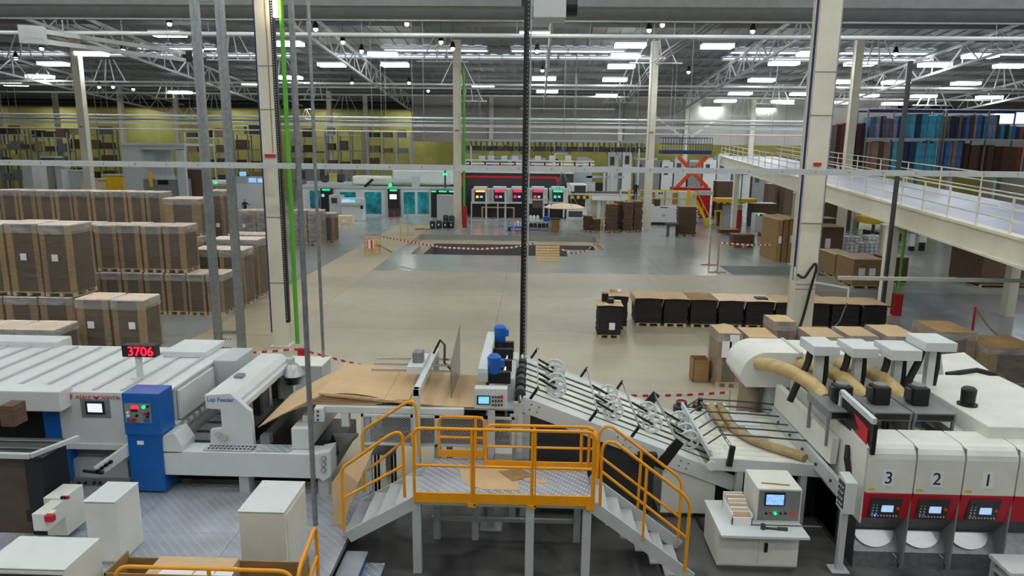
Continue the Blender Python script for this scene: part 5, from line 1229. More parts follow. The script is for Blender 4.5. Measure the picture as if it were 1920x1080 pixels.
# ================================================================== pallet loads
def pallet_mesh(X0, X1, Y0, Y1, z):
    b = MB(); w = (X1-X0); d = Y1-Y0
    for i in range(5): y = Y0+(d-.12)*i/4; b.box(X0, X1, y, y+.12, z+.12, z+.144)
    for i in range(3):
        x = X0+(w-.12)*i/2; b.box(x, x+.12, Y0, Y1, z, z+.02)
        for j in range(3): y = Y0+(d-.12)*j/2; b.box(x, x+.12, y, y+.12, z+.02, z+.12)
    return b
def wrapped(X0, X1, Y0, Y1, z0, z1, label, group, lab=False, tone=0, fl='film', name='wrapped_pallet_load', sheet='cardboard_pale', lipped=True):
    t = thing(name, label, 'pallet load', ((X0+X1)/2, (Y0+Y1)/2, z0), group)
    pallet_mesh(X0+.03, X1-.03, Y0+.03, Y1-.03, z0).build('pallet', 'wood', t)
    zb = z0+.146; e = .035; w = (X1-X0-2*e); zt = z1-.03
    a = X0+e; s = w*random.uniform(.15, .27); c = X1-e-w*random.uniform(.15, .27)
    MB().box(a, a+s-.01, Y0+e, Y1-e, zb, zt-.004).build('bundle', ('kraft', 'kraft_mid')[tone], t)
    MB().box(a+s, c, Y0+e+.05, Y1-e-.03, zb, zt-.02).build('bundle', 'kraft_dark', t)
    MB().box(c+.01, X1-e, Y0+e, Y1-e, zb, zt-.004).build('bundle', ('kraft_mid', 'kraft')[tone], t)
    k = 5; rows = []; dm = random.uniform(.01, .04) if lipped else random.uniform(.08, .16)
    for j in range(k): rows.append([(a+w*i/(k-1), Y0+e+(Y1-Y0-2*e)*j/(k-1), zt+dm*math.sin(math.pi*i/(k-1))*math.sin(math.pi*j/(k-1))+.002) for i in range(k)])
    MB().sheet(rows, .006).build('top_sheet', sheet, t, smooth=True)
    f = MB(); f.v = []; g = .012
    f.add([(X0+g,Y0+g,zb-.1),(X1-g,Y0+g,zb-.1),(X1-g,Y1-g,zb-.1),(X0+g,Y1-g,zb-.1),(X0+g,Y0+g,zt+.012),(X1-g,Y0+g,zt+.012),(X1-g,Y1-g,zt+.012),(X0+g,Y1-g,zt+.012)], [(0,1,5,4),(1,2,6,5),(2,3,7,6),(3,0,4,7)])
    f.build('stretch_film', fl, t)
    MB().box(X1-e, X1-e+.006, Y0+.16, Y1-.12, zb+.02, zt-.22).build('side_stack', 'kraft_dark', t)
    hb = min(.32, (zt-zb)*.18); g2 = .007
    MB().add([(X0+g2,Y0+g2,zt-hb),(X1-g2,Y0+g2,zt-hb),(X1-g2,Y1-g2,zt-hb),(X0+g2,Y1-g2,zt-hb),(X0+g2,Y0+g2,zt),(X1-g2,Y0+g2,zt),(X1-g2,Y1-g2,zt),(X0+g2,Y1-g2,zt)], [(0,1,5,4),(1,2,6,5),(2,3,7,6),(3,0,4,7)]).build('film_band', 'film_thick', t)
    lip = MB(); r = .045
    if lipped: lip.tube([(X0+r,Y0+r,zt),(X1-r,Y0+r,zt),(X1-r,Y1-r,zt),(X0+r,Y1-r,zt)], .035, 6, closed=True).build('film_edge', 'film_rim', t, smooth=True)
    if lab:
        xm = X0+(X1-X0)*lab; zz = zb+(zt-zb)*.52; MB().box(xm-.11, xm+.11, Y0-.004, Y0+.008, zz-.12, zz+.12).build('label', 'paper', t)
    return t
def row(xs, yr, Y, z0, z1, dep, label, group, labs=(), **k):
    X = [WX(x, yr, Y) for x in xs]
    for i in range(len(X)-1):
        lb = labs[i] if i < len(labs) else 0
        wrapped(X[i]+.015, X[i+1]-.015, Y+random.uniform(0, .06), Y+dep, z0, z1-random.uniform(0, .04), label+(' with white label' if lb and 'label' not in label else ''), group, lab=(labs[i] if i < len(labs) else False), tone=i % 2, **k)
zA = WZ(80, 618, 20.8)
row([-100, -38, 27, 113-8], 640, 20.8, 0, zA, 1.2, 'low film-wrapped board load standing behind the laminator top', 'low wrapped loads by the laminator', fl='film')
zB = WZ(210, 561, 22.4)
row([142, 207, 272], 610, 22.4, 0, zB, 1.15, 'tall brown wrapped load with white label at the front of the store', 'tall labelled loads at the store front', labs=(.42, .6))
zl_ = WZ(80, 556, 23.9); zu_ = WZ(80, 419, 23.9)
row([-120, -56, 8, 73, 138], 600, 23.9, 0, zl_, 1.3, 'dark wrapped load carrying a taller load, behind the low wrapped loads', 'lower tier behind the low loads')
row([-120, -56, 10, 74, 136], 480, 23.9, zl_, zu_, 1.3, 'tall shiny wrapped load in the upper tier behind the low loads', 'upper tier behind the low loads', labs=(0, 0, .5, .45), fl='film')
zl_ = WZ(400, 513, 28.4); zu_ = WZ(300, 422, 28.4)
row([68, 108, 148, 190, 230, 270, 309, 350, 386, 419], 550, 28.4, 0, zl_, 1.25, 'wrapped brown load in the ground tier of the second stack row', 'ground tier of the second row')
row([86, 130, 175, 220, 264, 305, 347], 460, 28.4, zl_, zu_, 1.25, 'wrapped brown load in the upper tier of the second stack row', 'upper tier of the second row')
for (x1, y1, Y, n, zt) in ((469, 577, 30.1, 2, 468), (495, 561, 31.9, 2, 449), (519, 531, 35.6, 2, 440)):
    X1 = WX(x1-6, y1, Y); z = WZ(x1-30, zt, Y)
    for i in range(n): wrapped(X1-1.15*(i+1)+.02, X1-1.15*i-.02, Y, Y+1.2, 0, z, 'single-height wrapped load on the aisle edge behind the channel posts', 'single-height aisle loads', tone=i)
zu_ = WZ(200, 358, 40.)
row([-34+34*i for i in range(11)], 390, 40., 0, zu_/2, 1.2, 'wrapped load in the ground tier of the rear row', 'ground tier of the rear row')
row([-34+34*i for i in range(11)], 390, 40., zu_/2, zu_, 1.2, 'wrapped load in the upper tier of the rear row below the grey cabin', 'upper tier of the rear row')
X0, X1 = WX(306, 400, 38.3), WX(376, 400, 38.3); z = WZ(340, 372, 38.3)
wrapped(X0, X1, 38.3, 40., 0, z/2, 'wide wrapped load under another at the end of the rear row', None); wrapped(X0, X1, 38.3, 40., z/2, z, 'wide wrapped board load topping the end of the rear row', None)
X0, X1 = WX(388, 400, 41.5), WX(420, 400, 41.5); wrapped(X0, X1, 41.5, 42.9, 0, WZ(405, 357, 41.5), 'tall pale wrapped load with small label beside the rear row', None, lab=.6)
row([446, 480, 516], 420, 50.2, 0, WZ(480, 394, 50.2), 1.5, 'grey film wrapped load between the channel posts and the near column', 'far wrapped loads left of column', labs=(.3, .7), fl='film_thick')
row([549, 576, 601], 420, 50.2, 0, WZ(575, 394, 50.2), 1.5, 'grey film wrapped load just past the green pipe', 'far wrapped loads past the pipe', fl='film_thick')
X0, X1 = WX(603, 420, 51.9), WX(627, 420, 51.9); wrapped(X0, X1, 51.9, 53.1, 0, WZ(615, 400, 51.9), 'small brown wrapped load beside the white operator console', None)
# ---- black tray stacks with cardboard lids
def black_stack(X0, X1, Y0, Y1, z1, label, group, lidm='cardboard', drape='left', lab=False, name='black_tray_stack'):
    t = thing(name, label, 'pallet load', ((X0+X1)/2, (Y0+Y1)/2, 0), group)
    pallet_mesh(X0+.04, X1-.04, Y0+.03, Y1-.03, 0).build('pallet', 'wood', t)
    b = MB(); n = 16; h = (z1-.146)/n
    for i in range(n):
        j = lambda: random.uniform(-.018, .018)
        b.box(X0+.02+j(), X1-.02+j(), Y0+.02+j(), Y1-.02+j(), .146+i*h, .146+(i+1)*h-.008)
    b.build('tray_stack', 'darkstack', t)
    if lidm:
        rows = []
        for y in (Y0-.06, (Y0+Y1)/2, Y1+.04):
            r = []
            if drape == 'left': r.append((X0-.1, y, z1-.3+.1*(y-Y0)))
            r += [(X0-.03, y, z1+.02), ((X0+X1)/2, y, z1+.04), (X1+.04, y, z1+.012)]
            if drape == 'right': r.append((X1+.15, y, z1-.12))
            rows.append(r)
        MB().sheet(rows, .008).build('cardboard_lid', lidm, t)
    if lab: MB().box((X0+X1)/2-.02, (X0+X1)/2+.2, Y0-.006, Y0+.01, .35, .62).build('label', 'paper', t)
    return t
Y = 27.9; lids = ['cardboard', 'cardboard', 'kraft', 'cardboard_pale', 'cardboard_pale', 'cardboard', 'cardboard', 'cardboard', 'cardboard']
ex = [(1192, 1241), (1245, 1290), (1295, 1344), (1348, 1394), (1399, 1451), (1455, 1503), (1507, 1556), (1560, 1612), (1616, 1664)]
nm = ['first in the row', 'second in the row', 'under a darker brown lid', 'under a pale lid', 'with a small black tray on its lid', 'before the near column', 'behind the near column', 'under a broad bent lid', 'at the end by the wall rail']
for k, (a, c) in enumerate(ex):
    yy = 590; X0, X1 = WX(a, yy, Y), WX(c, yy, Y); z = WZ((a+c)/2, 560+.03*(a-1192), Y)
    lb_ = ['black tray stack with cardboard lid, beside the two standing apart', 'black tray stack with cardboard lid, between a flat lid and a darker lid', 'black tray stack under a darker brown cardboard lid', 'black tray stack under a pale yellowish lid', 'black tray stack with a small black tray on its lid', 'black tray stack just in front of the cream column', 'black tray stack just behind the cream column', 'black tray stack under a broad bent cardboard lid', 'black tray stack at the end towards the fire hydrant pipe'][k]
    black_stack(X0, X1, Y, Y+1.35, z, lb_, 'black tray stacks in a row', lids[k], 'left' if k < 7 else 'right')
X = WX(1425, 550, 28.5); z = WZ(1425, 572, Y)+.1; single('small_tray', MB().box(X-.2, X+.25, 28.2, 28.6, z, z+.12), 'black', 'small black tray lying on a cardboard lid', 'tray')
a = black_stack(WX(1121, 600, 25.9), WX(1166, 600, 25.9), 25.9, 26.95, WZ(1143, 574, 25.9), 'black tray stack with white label standing apart in the open bay', None, 'cardboard', None, lab=True)
c = black_stack(WX(1136, 600, 27.3), WX(1177, 600, 27.3), 27.3, 28.4, WZ(1155, 556, 27.3), 'black tray stack with overhanging lid just behind the labelled one', None, 'cardboard', 'left')
z = WZ(1143, 574, 25.9)+.045; X = WX(1136, 570, 26.2)
single('tray_pile', MB().box(X-.12, X+.12, 26.5, 26.75, z, z+.3).box(X+.05, X+.3, 26.2, 26.5, z, z+.16), 'black', 'few black trays lying on the labelled stack', 'trays')
for k, (x, y) in enumerate(((1137, 571), (1160, 565))):
    gx_, gy_ = G(x, y, z); single('paper_scrap', MB().prism([(gx_-.1, gy_-.08), (gx_+.1, gy_-.05), (gx_+.06, gy_+.1), (gx_-.08, gy_+.06)], z+.001, z+.02, 'z'), 'paper', ['crumpled white paper beside the black trays', 'white paper slip at the corner of the labelled stack'][k], 'paper')
zz = WZ(1155, 556, 27.3)+.05
for k, x in enumerate((1148, 1161)):
    gx_, gy_ = WX(x, 548, 28.0), 28.0; single('tape_roll', MB().cyl((gx_, gy_, zz), (gx_, gy_, zz+.1), .1, 14), 'wood' if k == 0 else 'paper', ['brown tape roll on the overhanging lid', 'white tape roll on the overhanging lid'][k], 'tape roll')
# ---- wrapped loads beside the dust hood
def hoodload(x0, x1, yf, Y, dep, label, z0=0, m='cardboard', lab=False, y_=None):
    X0, X1 = WX(x0, yf, Y), WX(x1, yf, Y); z1 = WZ((x0+x1)/2, yf, Y)
    return wrapped(X0, X1, Y, Y+dep, z0, z1, label, None, fl='film_mid', sheet=m, lab=lab, lipped=False)
t = hoodload(1347, 1394, 624, 20.5, 1.15, 'film wrapped dark carton load with white papers beside the dust hood')
X = WX(1362, 660, 20.49)
for dx, z, h in ((0, 1.2, .5), (.22, 1.4, .5)): MB().box(X+dx-.14, X+dx+.14, 20.478, 20.5, z-h/2, z+h/2).build('document', 'paper', t)
hoodload(1404, 1462, 632, 20.6, 1.3, 'wrapped carton load under a lighter leaning load beside the column')
hl_ = WZ(1440, 632, 20.6)
hoodload(1450, 1496, 602, 21.95, 1.0, 'wrapped high load just left of the cream column base')
hoodload(1522, 1586, 631, 20.8, 1.3, 'brown wrapped load right of the cream column')
hoodload(1592, 1650, 629, 20.8, 1.25, 'brown wrapped load behind the second pillar cap')
hoodload(1664, 1730, 630, 20.6, 1.5, 'bulging brown wrapped load behind the third pillar cap')
hoodload(1762, 1836, 622, 21.5, 1.6, 'dark reddish wrapped load behind the fourth pillar cap', m='kraft')
hoodload(1852, 1960, 652, 21.0, 1.6, 'long wrapped load beyond the rear machine cover', m='kraft')
# stray items
X0, X1 = WX(1300, 700, 20.95), WX(1330, 700, 20.95); zt = WZ(1315, 676, 20.95)
ob = thing('carton', 'tall open brown carton standing beside the wrapped carton load', 'box', ((X0+X1)/2, 21.2, 0))
for q in ((X0, X1, 20.95, 20.965, 0, zt), (X0, X1, 21.5, 21.515, 0, zt), (X0, X0+.015, 20.95, 21.51, 0, zt), (X1-.015, X1, 20.95, 21.51, 0, zt)): MB().box(*q).build('wall', 'kraft', ob)
MB().box(X0, X1, 20.95, 21.51, 0, .01).build('bottom', 'kraft_dark', ob)
for k, (x, y) in enumerate(((1278, 752), (1309, 757))):
    gx_, gy_ = G(x, y, .92)
    t = thing('waste_drum', ['dark grey drum with red lining beside the incline foot', 'dark grey drum with red lining behind the stacker tray'][k], 'drum', (gx_, gy_, 0))
    MB().lathe((gx_, gy_, 0), [(.2,0),(.2,.8),(.13,.82),(.13,.92),(.115,.92),(.115,.84)], 22).build('body', 'darkgrey', t, smooth=True)
    MB().cyl((gx_, gy_, .85), (gx_, gy_, .9), .112, 18).build('lining', 'redext', t)
# red chain post at right
gx_, gy_ = WX(1820, 640, 22.9), 22.9
cpst = thing('chain_post', 'red chain post with a drooping rope on the right', 'post', (gx_, gy_, 0))
zt = WZ(1826, 575, 22.9); MB().cyl((gx_, gy_, 0), (gx_, gy_, zt), .035, 8).build('post', 'redext', cpst); MB().lathe((gx_, gy_, 0), [(.2,0),(.2,.03),(.05,.06)], 14).build('foot', 'redext', cpst)
MB().tube([(gx_, gy_, zt), (gx_+.25, gy_, zt-.35), (gx_+.5, gy_, zt-.65), (gx_+.8, gy_, zt-.92), (gx_+1.1, gy_, zt-1.1), (gx_+1.8, gy_, zt-1.2), (gx_+2.6, gy_, zt-.9)], .025, 6).build('rope', 'woodold', cpst, smooth=True)

# ================================================================== gallery on the right
GD = Vector((.073, 1, .041)); G0 = Vector((15.5, 31., 4.0))
def GP(Y, dx=0, dz=0): return G0+GD*(Y-31.)+Vector((dx, 0, dz))
ga = thing('gallery', 'cream steel gallery rising along the right side of the hall', 'gallery', (15.5, 31, 4))
def gslab(name, m, x0, x1, z0, z1, ya=14., yb=72., **k):
    return MB().add([GP(ya,x0,z0),GP(ya,x1,z0),GP(yb,x1,z0),GP(yb,x0,z0),GP(ya,x0,z1),GP(ya,x1,z1),GP(yb,x1,z1),GP(yb,x0,z1)], [(3,2,1,0),(4,5,6,7),(0,1,5,4),(1,2,6,5),(2,3,7,6),(3,0,4,7)]).build(name, m, ga, **k)
gslab('edge_beam', 'column', 0, .14, .08, .82); gslab('bottom_flange', 'column', -.1, .26, .0, .08); gslab('top_flange', 'column', -.1, .3, .82, .92)
gslab('edge_beam', 'column', 5.4, 5.54, .08, .82); gslab('soffit', 'lightgrey', .14, 5.4, .5, .56)
for k in range(15): gslab('deck_panel', 'bluegrey', .3, 5.4, .84, .9, 14+k*3.87+.01, 14+(k+1)*3.87-.01)
for k in range(30):
    y = 14.6+k*1.98; MB().box(GP(y).x+.02, GP(y).x+.07, y-.03, y+.03, GP(y).z+.9, GP(y).z+2.02).build('railing_post', 'column', ga)
    if k % 2 == 0: y2 = y; MB().box(GP(y2).x+5.38, GP(y2).x+5.43, y2-.03, y2+.03, GP(y2).z+.9, GP(y2).z+2.02).build('railing_post', 'column', ga)
for h in (1.32, 1.68, 2.04):
    MB().beam(GP(14, .045, h), GP(72, .045, h), .05).build('railing_bar', 'column', ga)
    MB().beam(GP(14, 5.4, h), GP(72, 5.4, h), .05).build('railing_bar', 'column', ga)
for k, (x, y) in enumerate(((1655, 590), (1397, 433), (1486, 497))):
    gx_, gy_ = G(x, y); h = .21; z1 = GP(gy_).z
    xx = GP(gy_).x+.1
    t = thing('gallery_support', ['cream gallery support with green pipe and red hydrant box', 'far cream gallery support beside the red hydrant box', 'cream gallery support behind the near column'][k], 'column', (xx, gy_, 0))
    MB().box(xx-h, xx+h, gy_, gy_+.4, 0, z1).build('shaft', 'column', t); MB().box(xx-h-.15, xx+h+.15, gy_-.15, gy_+.55, z1-.06, z1).build('head', 'column', t); MB().box(xx-h-.1, xx+h+.1, gy_-.1, gy_+.5, 0, .03).build('base_plate', 'column', t)
    MB().beam((xx, gy_+.2, z1-.25), (xx+5.3, gy_+.2, z1-.05), .16, .3).build('cross_arm', 'column', t)
    MB().box(xx+5.2, xx+5.6, gy_, gy_+.4, 0, z1).build('rear_shaft', 'column', t)
    if k < 2:
        MB().cyl((xx+.42, gy_-.05, .9), (xx+.42, gy_-.05, z1-.1), .06, 8).build('green_pipe', 'green', t); MB().box(xx+.25, xx+.6, gy_-.2, gy_+.1, 0, .95 if k == 0 else 1.9).build('hydrant_box', 'redext', t)
# boards stored on the upper level behind the gallery
YM = 62.
mz = WZ(1740, 324, YM)
mez = thing('storage_level', 'grey upper storage level behind the gallery', 'mezzanine', (36, YM+2, 0))
MB().box(26.5, 58, YM-1, YM+5.1, mz-.3, mz).build('deck', 'midgrey', mez)
for x in (27.5, 35, 42.5, 50, 57):
    for y in (YM-.6, YM+4.8): MB().box(x-.2, x+.2, y-.2, y+.2, 0, mz-.3).build('leg', 'lightgrey', mez)
zt = WZ(1740, 206, YM)
def rack(px0, px1, label, shelf):
    X0, X1 = WX(px0, 270, YM), WX(px1, 270, YM)
    t = thing('board_rack', label, 'rack', ((X0+X1)/2, YM, mz))
    for x in (X0, (X0+X1)/2, X1):
        for y in (YM, YM+2): MB().box(x-.06, x+.06, y-.06, y+.06, mz, zt).build('upright', 'galv', t)
    for y in (YM, YM+2): MB().box(X0, X1, y-.05, y+.05, zt-.14, zt).build('top_beam', 'navyblue', t); MB().box(X0, X1, y-.05, y+.05, shelf, shelf+.12).build('shelf_beam', 'lightgrey', t)
    return X0, X1
zs = WZ(1740, 262, YM)
cols = {'bl1': (70, 110, 170), 'bl2': (60, 160, 190), 'bl3': (36, 58, 96), 'bl4': (128, 146, 190), 'br1': (92, 62, 50), 'br2': (128, 96, 76), 'br3': (62, 44, 44), 'br4': (150, 120, 105), 'rd': (140, 60, 44), 'tl': (80, 170, 200)}
for k, v in cols.items(): mat('board_'+k, v, .6, var=.2, scale=2)
ks = list(cols)
cn_ = {'bl1': 'blue', 'bl2': 'turquoise blue', 'bl3': 'dark navy', 'bl4': 'pale lilac blue', 'br1': 'dark brown', 'br2': 'tan brown', 'br3': 'near black brown', 'br4': 'pinkish brown', 'rd': 'reddish brown', 'tl': 'bright light blue'}
def boards(px0, px1, za, zb, seq, where, grp, wpx=7):
    x = px0; i = 0
    while x < px1-3:
        w = wpx*random.uniform(.7, 1.4); c = seq[i % len(seq)] if random.random() < .8 else random.choice(seq); i += 1
        X0, X1 = WX(x, 270, YM+.4), WX(min(px1, x+w), 270, YM+.4); y0 = YM+.15+random.uniform(0, .3)
        single('printing_board', MB().box(X0+.01, X1-.01, y0, y0+1.3, za, zb-random.uniform(0, .25)), 'board_'+c, '%s board stored upright %s' % (cn_[c], where), 'board', grp); x += w
rack(1622, 1762, 'tall steel rack of blue and brown boards on the upper level', zs)
rack(1768, 1925, 'tall steel rack of brown and blue boards beside the bright window', zs)
boards(1566, 1600, mz, zs+1.4, ['br3', 'bl3', 'br1', 'rd'], 'left of the racks on the upper level', 'boards left of the racks')
boards(1604, 1622, mz, zt-1., ['br1', 'br3', 'br2'], 'at the left end of the first rack', 'boards left of the racks')
boards(1626, 1690, zs+.12, zt-.5, ['bl1', 'br2', 'bl4', 'bl3', 'bl2'], 'on the shelf of the first rack', 'boards in the first rack')
boards(1692, 1758, zs+.12, zt-.3, ['bl2', 'tl', 'bl3', 'bl2', 'tl'], 'on the shelf of the first rack', 'boards in the first rack', 11)
boards(1626, 1672, mz, zs-.1, ['br4', 'br4', 'br1', 'br4'], 'on the floor of the first rack', 'boards in the first rack', 10)
boards(1674, 1758, mz, zs-.1, ['bl4', 'bl2', 'tl', 'bl3', 'bl2'], 'on the floor of the first rack', 'boards in the first rack', 9)
boards(1772, 1818, mz, zs-.05, ['bl3', 'bl4', 'br4', 'bl1', 'br3'], 'on the floor of the second rack', 'boards in the second rack')
boards(1820, 1922, mz, zs-.3, ['br1', 'br3', 'rd', 'br3', 'br1'], 'on the floor of the second rack', 'boards in the second rack', 14)
boards(1772, 1872, zs+.12, zt-.3, ['br2', 'bl1', 'bl3', 'tl', 'bl3', 'bl4', 'br1'], 'on the shelf of the second rack', 'boards in the second rack')
boards(1873, 1922, zs+.12, zt-1.1, ['br2', 'br3', 'bl2', 'bl1', 'bl3'], 'on the shelf of the second rack', 'boards in the second rack')
zw = WZ(1740, 204, 67.2); struct('wall_upper', MB().box(26.5, XR, 67.2, 67.5, mz-.3, zw), 'wallgrey', 'grey wall behind the upper storage level', 'wall')
wn = struct('window_1', MB().px(1866, 208, 1990, 232, 66.9, .1), 'sky_glass', 'bright window above the board racks', 'window')
MB().px(1862, 205, 1992, 208, 66.8, .15).build('window_frame', 'lightgrey', wn); MB().px(1862, 232, 1992, 235, 66.8, .15).build('window_frame', 'lightgrey', wn)

# ================================================================== far half of the hall
def FT(name, label, cat, Y, parts, group=None):
    xs = [WX((p[2]+p[4])/2, 400, Y) for p in parts]
    t = thing(name, label, cat, (sum(xs)/len(xs), Y, 0), group); last = None
    for p in parts:
        pn, m, x0, y0, x1, y1, dY, d = p[:8]; k = p[8] if len(p) > 8 else {}
        YY = Y+dY; ym = (y0+(y1 if y1 is not None else y0+20))/2
        a, c = WX(x0, ym, YY), WX(x1, ym, YY); zt = WZ((x0+x1)/2, y0, YY); zb = 0 if y1 is None else WZ((x0+x1)/2, y1, YY)
        par = last if k.get('sub') else t
        kk = {q: v for q, v in k.items() if q != 'sub'}
        o = MB().box(a, c, YY, YY+d, max(0, zb), zt).build(pn, m, par, **kk)
        if not k.get('sub'): last = o
    return t
S_ = {'sub': True}
# ---- far print line: white cabinets with teal windows
FT('window_machine', 'long white machine with teal glass doors and black terminals at the far print line', 'machine', 73., [
    ('body', 'white', 556, 353, 856, None, .3, 4), ('top_trim', 'lightgrey', 556, 350, 856, 354, .2, 4.2),
    ('door', 'white', 676, 356, 722, 408, .2, .12), ('glass', 'teal', 684, 360, 715, 401, .17, .05, S_),
    ('door', 'white', 752, 356, 780, 408, .2, .12), ('glass', 'teal', 757, 360, 778, 401, .17, .05, S_),
    ('door', 'white', 780, 356, 808, 408, .2, .12), ('glass', 'teal', 783, 360, 804, 401, .17, .05, S_),
    ('door', 'white', 630, 356, 674, 408, .2, .12), ('glass', 'teal', 637, 360, 667, 373, .17, .05, S_),
    ('door', 'white', 577, 354, 602, 408, .2, .12), ('glass', 'teal', 581, 357, 600, 390, .17, .05, S_),
    ('terminal', 'black', 601, 354, 622, 392, -.5, .6), ('light_bar', 'led_green', 604, 355, 618, 357, -.53, .05, S_), ('screen', 'screen_pale', 603, 364, 608, 369, -.53, .05, S_), ('terminal_foot', 'darkgrey', 603, 392, 621, None, -.4, .6),
    ('terminal', 'black', 727, 355, 748, 390, -.5, .6), ('light_bar', 'led_green', 731, 356, 744, 358, -.53, .05, S_), ('screen', 'led_white', 731, 365, 743, 373, -.53, .05, S_), ('terminal_foot', 'darkgrey', 728, 390, 749, None, -.4, .6),
    ('terminal', 'black', 808, 357, 852, None, -.4, .5), ('light_bar', 'led_green', 809, 358, 817, 360, -.43, .05, S_), ('light_bar', 'led_green', 823, 358, 837, 360, -.43, .05, S_), ('light_bar', 'led_green', 842, 358, 851, 360, -.43, .05, S_),
    ('hood', 'white', 735, 318, 850, 346, 1.5, 2.5, {'bev': .2}), ('hood_low', 'offwhite', 660, 330, 735, 346, 1.5, 2, {'bev': .15}), ('pipe', 'lightgrey', 575, 340, 660, 346, 1, .4), ('pipe', 'lightgrey', 690, 336, 765, 340, .8, .3), ('frame', 'lightgrey', 772, 330, 786, 352, .6, .4),
    ('drum', 'darkgrey', 604, 329, 614, 342, 1, .6), ('drum', 'darkgrey', 632, 327, 644, 342, 1, .6), ('signal_lamp', 'led_green', 729, 345, 734, 349, 0, .2), ('signal_mast', 'darkgrey', 833, 316, 836, 352, 0, .15), ('signal_lamp', 'led_green', 831, 325, 838, 328, -.05, .25)])
a = P3(684, 350, 73.2); c = P3(699, 336, 73.2); single('tilted_arm', MB().cyl(a, c, .14, 10), 'black', 'black tilted arm on top of the window machine', 'arm')
# ---- press units with coloured terminals, dark housing behind
FT('dark_housing', 'long dark grey press housing with a red stripe and white roof', 'machine', 77., [
    ('housing', 'charcoal', 843, 324, 1075, None, 0, 4), ('roof', 'white', 843, 317, 1076, 325, -.3, 4.4, {'bev': .08}), ('stripe', 'red', 866, 330, 1046, 334, -.06, .08), ('stripe', 'red', 865, 330, 869, 350, -.06, .08), ('stripe', 'red', 1042, 334, 1049, 341, -.06, .08),
    ('roof_rack', 'lightgrey', 868, 300, 1115, 303, 1, .2), ('roof_rack', 'white', 868, 306, 1115, 309, 1, .2)]+[('rack_post', 'redext', x, 303, x+3, 318, 1, .15) for x in range(880, 1110, 28)]+[('roof_box', 'lightgrey', x, 292, x+11, 301, 1.5, .6) for x in (898, 915, 940, 960, 978, 1003, 1030, 1060)])
for k, (x, m_, cc) in enumerate(((901, 'led_orange', 'orange'), (937, 'led_red', 'red'), (972, 'led_red', 'red'), (1009, 'led_red', 'red'), (1047, 'led_green', 'green'))):
    lb_ = ['press unit with an orange light bar beside the cream column', 'press unit with a red light bar behind the barrier frame', 'press unit with a red light bar behind the black tray pole', 'press unit with a red light bar behind the work bench', 'press unit with a green light bar behind the hanging disc'][k]
    FT('press_unit', lb_, 'machine', 73.5, [
        ('terminal', 'black', x-11, 355, x+9, 380, -.3, .5), ('light_bar', m_, x-9, 357, x+8, 360, -.33, .04, S_), ('screen', 'screen_cyan', x-1, 367, x+4, 371, -.33, .04, S_), ('lamp', m_, x-8, 367, x-4, 371, -.33, .04, S_),
        ('head', 'white', x-13, 350, x+12, 356, -.4, 1.2, {'bev': .05}), ('body', 'white', x-17, 355, x+18, 381, .2, 3), ('deck', 'lightgrey', x-17, 379, x+18, 382, -.6, 1), ('lower_body', 'black', x-17, 382, x+18, None, .3, 3), ('column', 'white', x+9, 354, x+12, 408, -.3, .4), ('hose', 'redext', x+17-6, 356, x+17-4, 366, .1, .1)])
FT('press_end', 'white press end with rounded dark window beyond the units', 'machine', 74., [('body', 'white', 1064, 345, 1100, 412, .2, 3, {'bev': .1}), ('window', 'charcoal', 1077, 348, 1098, 364, .1, .15), ('opening', 'black', 1066, 366, 1097, 393, .1, .15), ('frame', 'white', 1062, 392, 1100, 412, -.6, .8), ('recess', 'darkgrey', 1066, 396, 1092, 407, -.63, .1)])
FT('outfeed_conveyor', 'long outfeed conveyor with black and yellow hazard stripes', 'conveyor', 74., [('rail', 'lightgrey', 1066, 363, 1200, 366, 0, .2), ('belt', 'brownstack', 1070, 360, 1195, 364, .2, 1.5), ('hazard_board', 'hazard', 1066, 367, 1110, 373, -.05, .1), ('table', 'white', 1110, 367, 1178, 376, -.2, .5), ('leg', 'lightgrey', 1120, 376, 1126, None, 0, .3), ('leg', 'lightgrey', 1170, 376, 1176, None, 0, .3), ('stand', 'lightgrey', 1162, 355, 1165, 372, -.3, .2)])
FT('gate_frame', 'tall grey conveyor portal behind the outfeed', 'machine', 78., [('post', 'lightgrey', 1145, 318, 1151, None, 0, .4), ('post', 'lightgrey', 1131, 325, 1135, None, .3, .3), ('dark_cabinet', 'black', 1115, 343, 1131, 363, .5, 1), ('grey_cabinet', 'lightgrey', 1098, 342, 1116, 364, .4, 1), ('beam', 'greyblue', 1100, 330, 1170, 334, 1, .4), ('screen_panel', 'greyblue', 1076, 322, 1110, 342, 1, .3)])
# ---- centre of the bay: work things around the pit
FT('operator_console', 'white console with two screens at the left of the far line', 'console', 68., [('base', 'white', 640, 384, 681, None, 0, 1.2, {'bev': .04}), ('desk', 'lightgrey', 637, 380, 680, 385, -.3, 1), ('panel', 'white', 638, 371, 680, 381, .2, .5), ('screen', 'screen_pale', 641, 374, 655, 382, .1, .12), ('screen', 'screen_cyan', 657, 375, 665, 381, .1, .12), ('side', 'lightgrey', 676, 374, 681, 392, 0, 1)])
FT('drive_cabinet', 'grey cabinet with dark window beside the operator console', 'cabinet', 70., [('body', 'lightgrey', 617, 366, 641, None, 0, 1), ('window', 'darkgrey', 621, 371, 632, 381, -.03, .05)])
FT('carton', 'small beige carton on the floor before the operator console', 'box', 64.5, [('body', 'cardboard_pale', 632, 405, 659, None, 0, 1), ('label', 'paper', 641, 412, 648, 416, -.01, .02)])
FT('grey_cabinet', 'tall pale grey cabinet beside the dark drums', 'cabinet', 66., [('body', 'lightgrey', 819, 366, 853, None, 0, 1, {'bev': .02}), ('door', 'lightgrey', 821, 368, 851, 420, -.03, .04)])
Yd = 63.
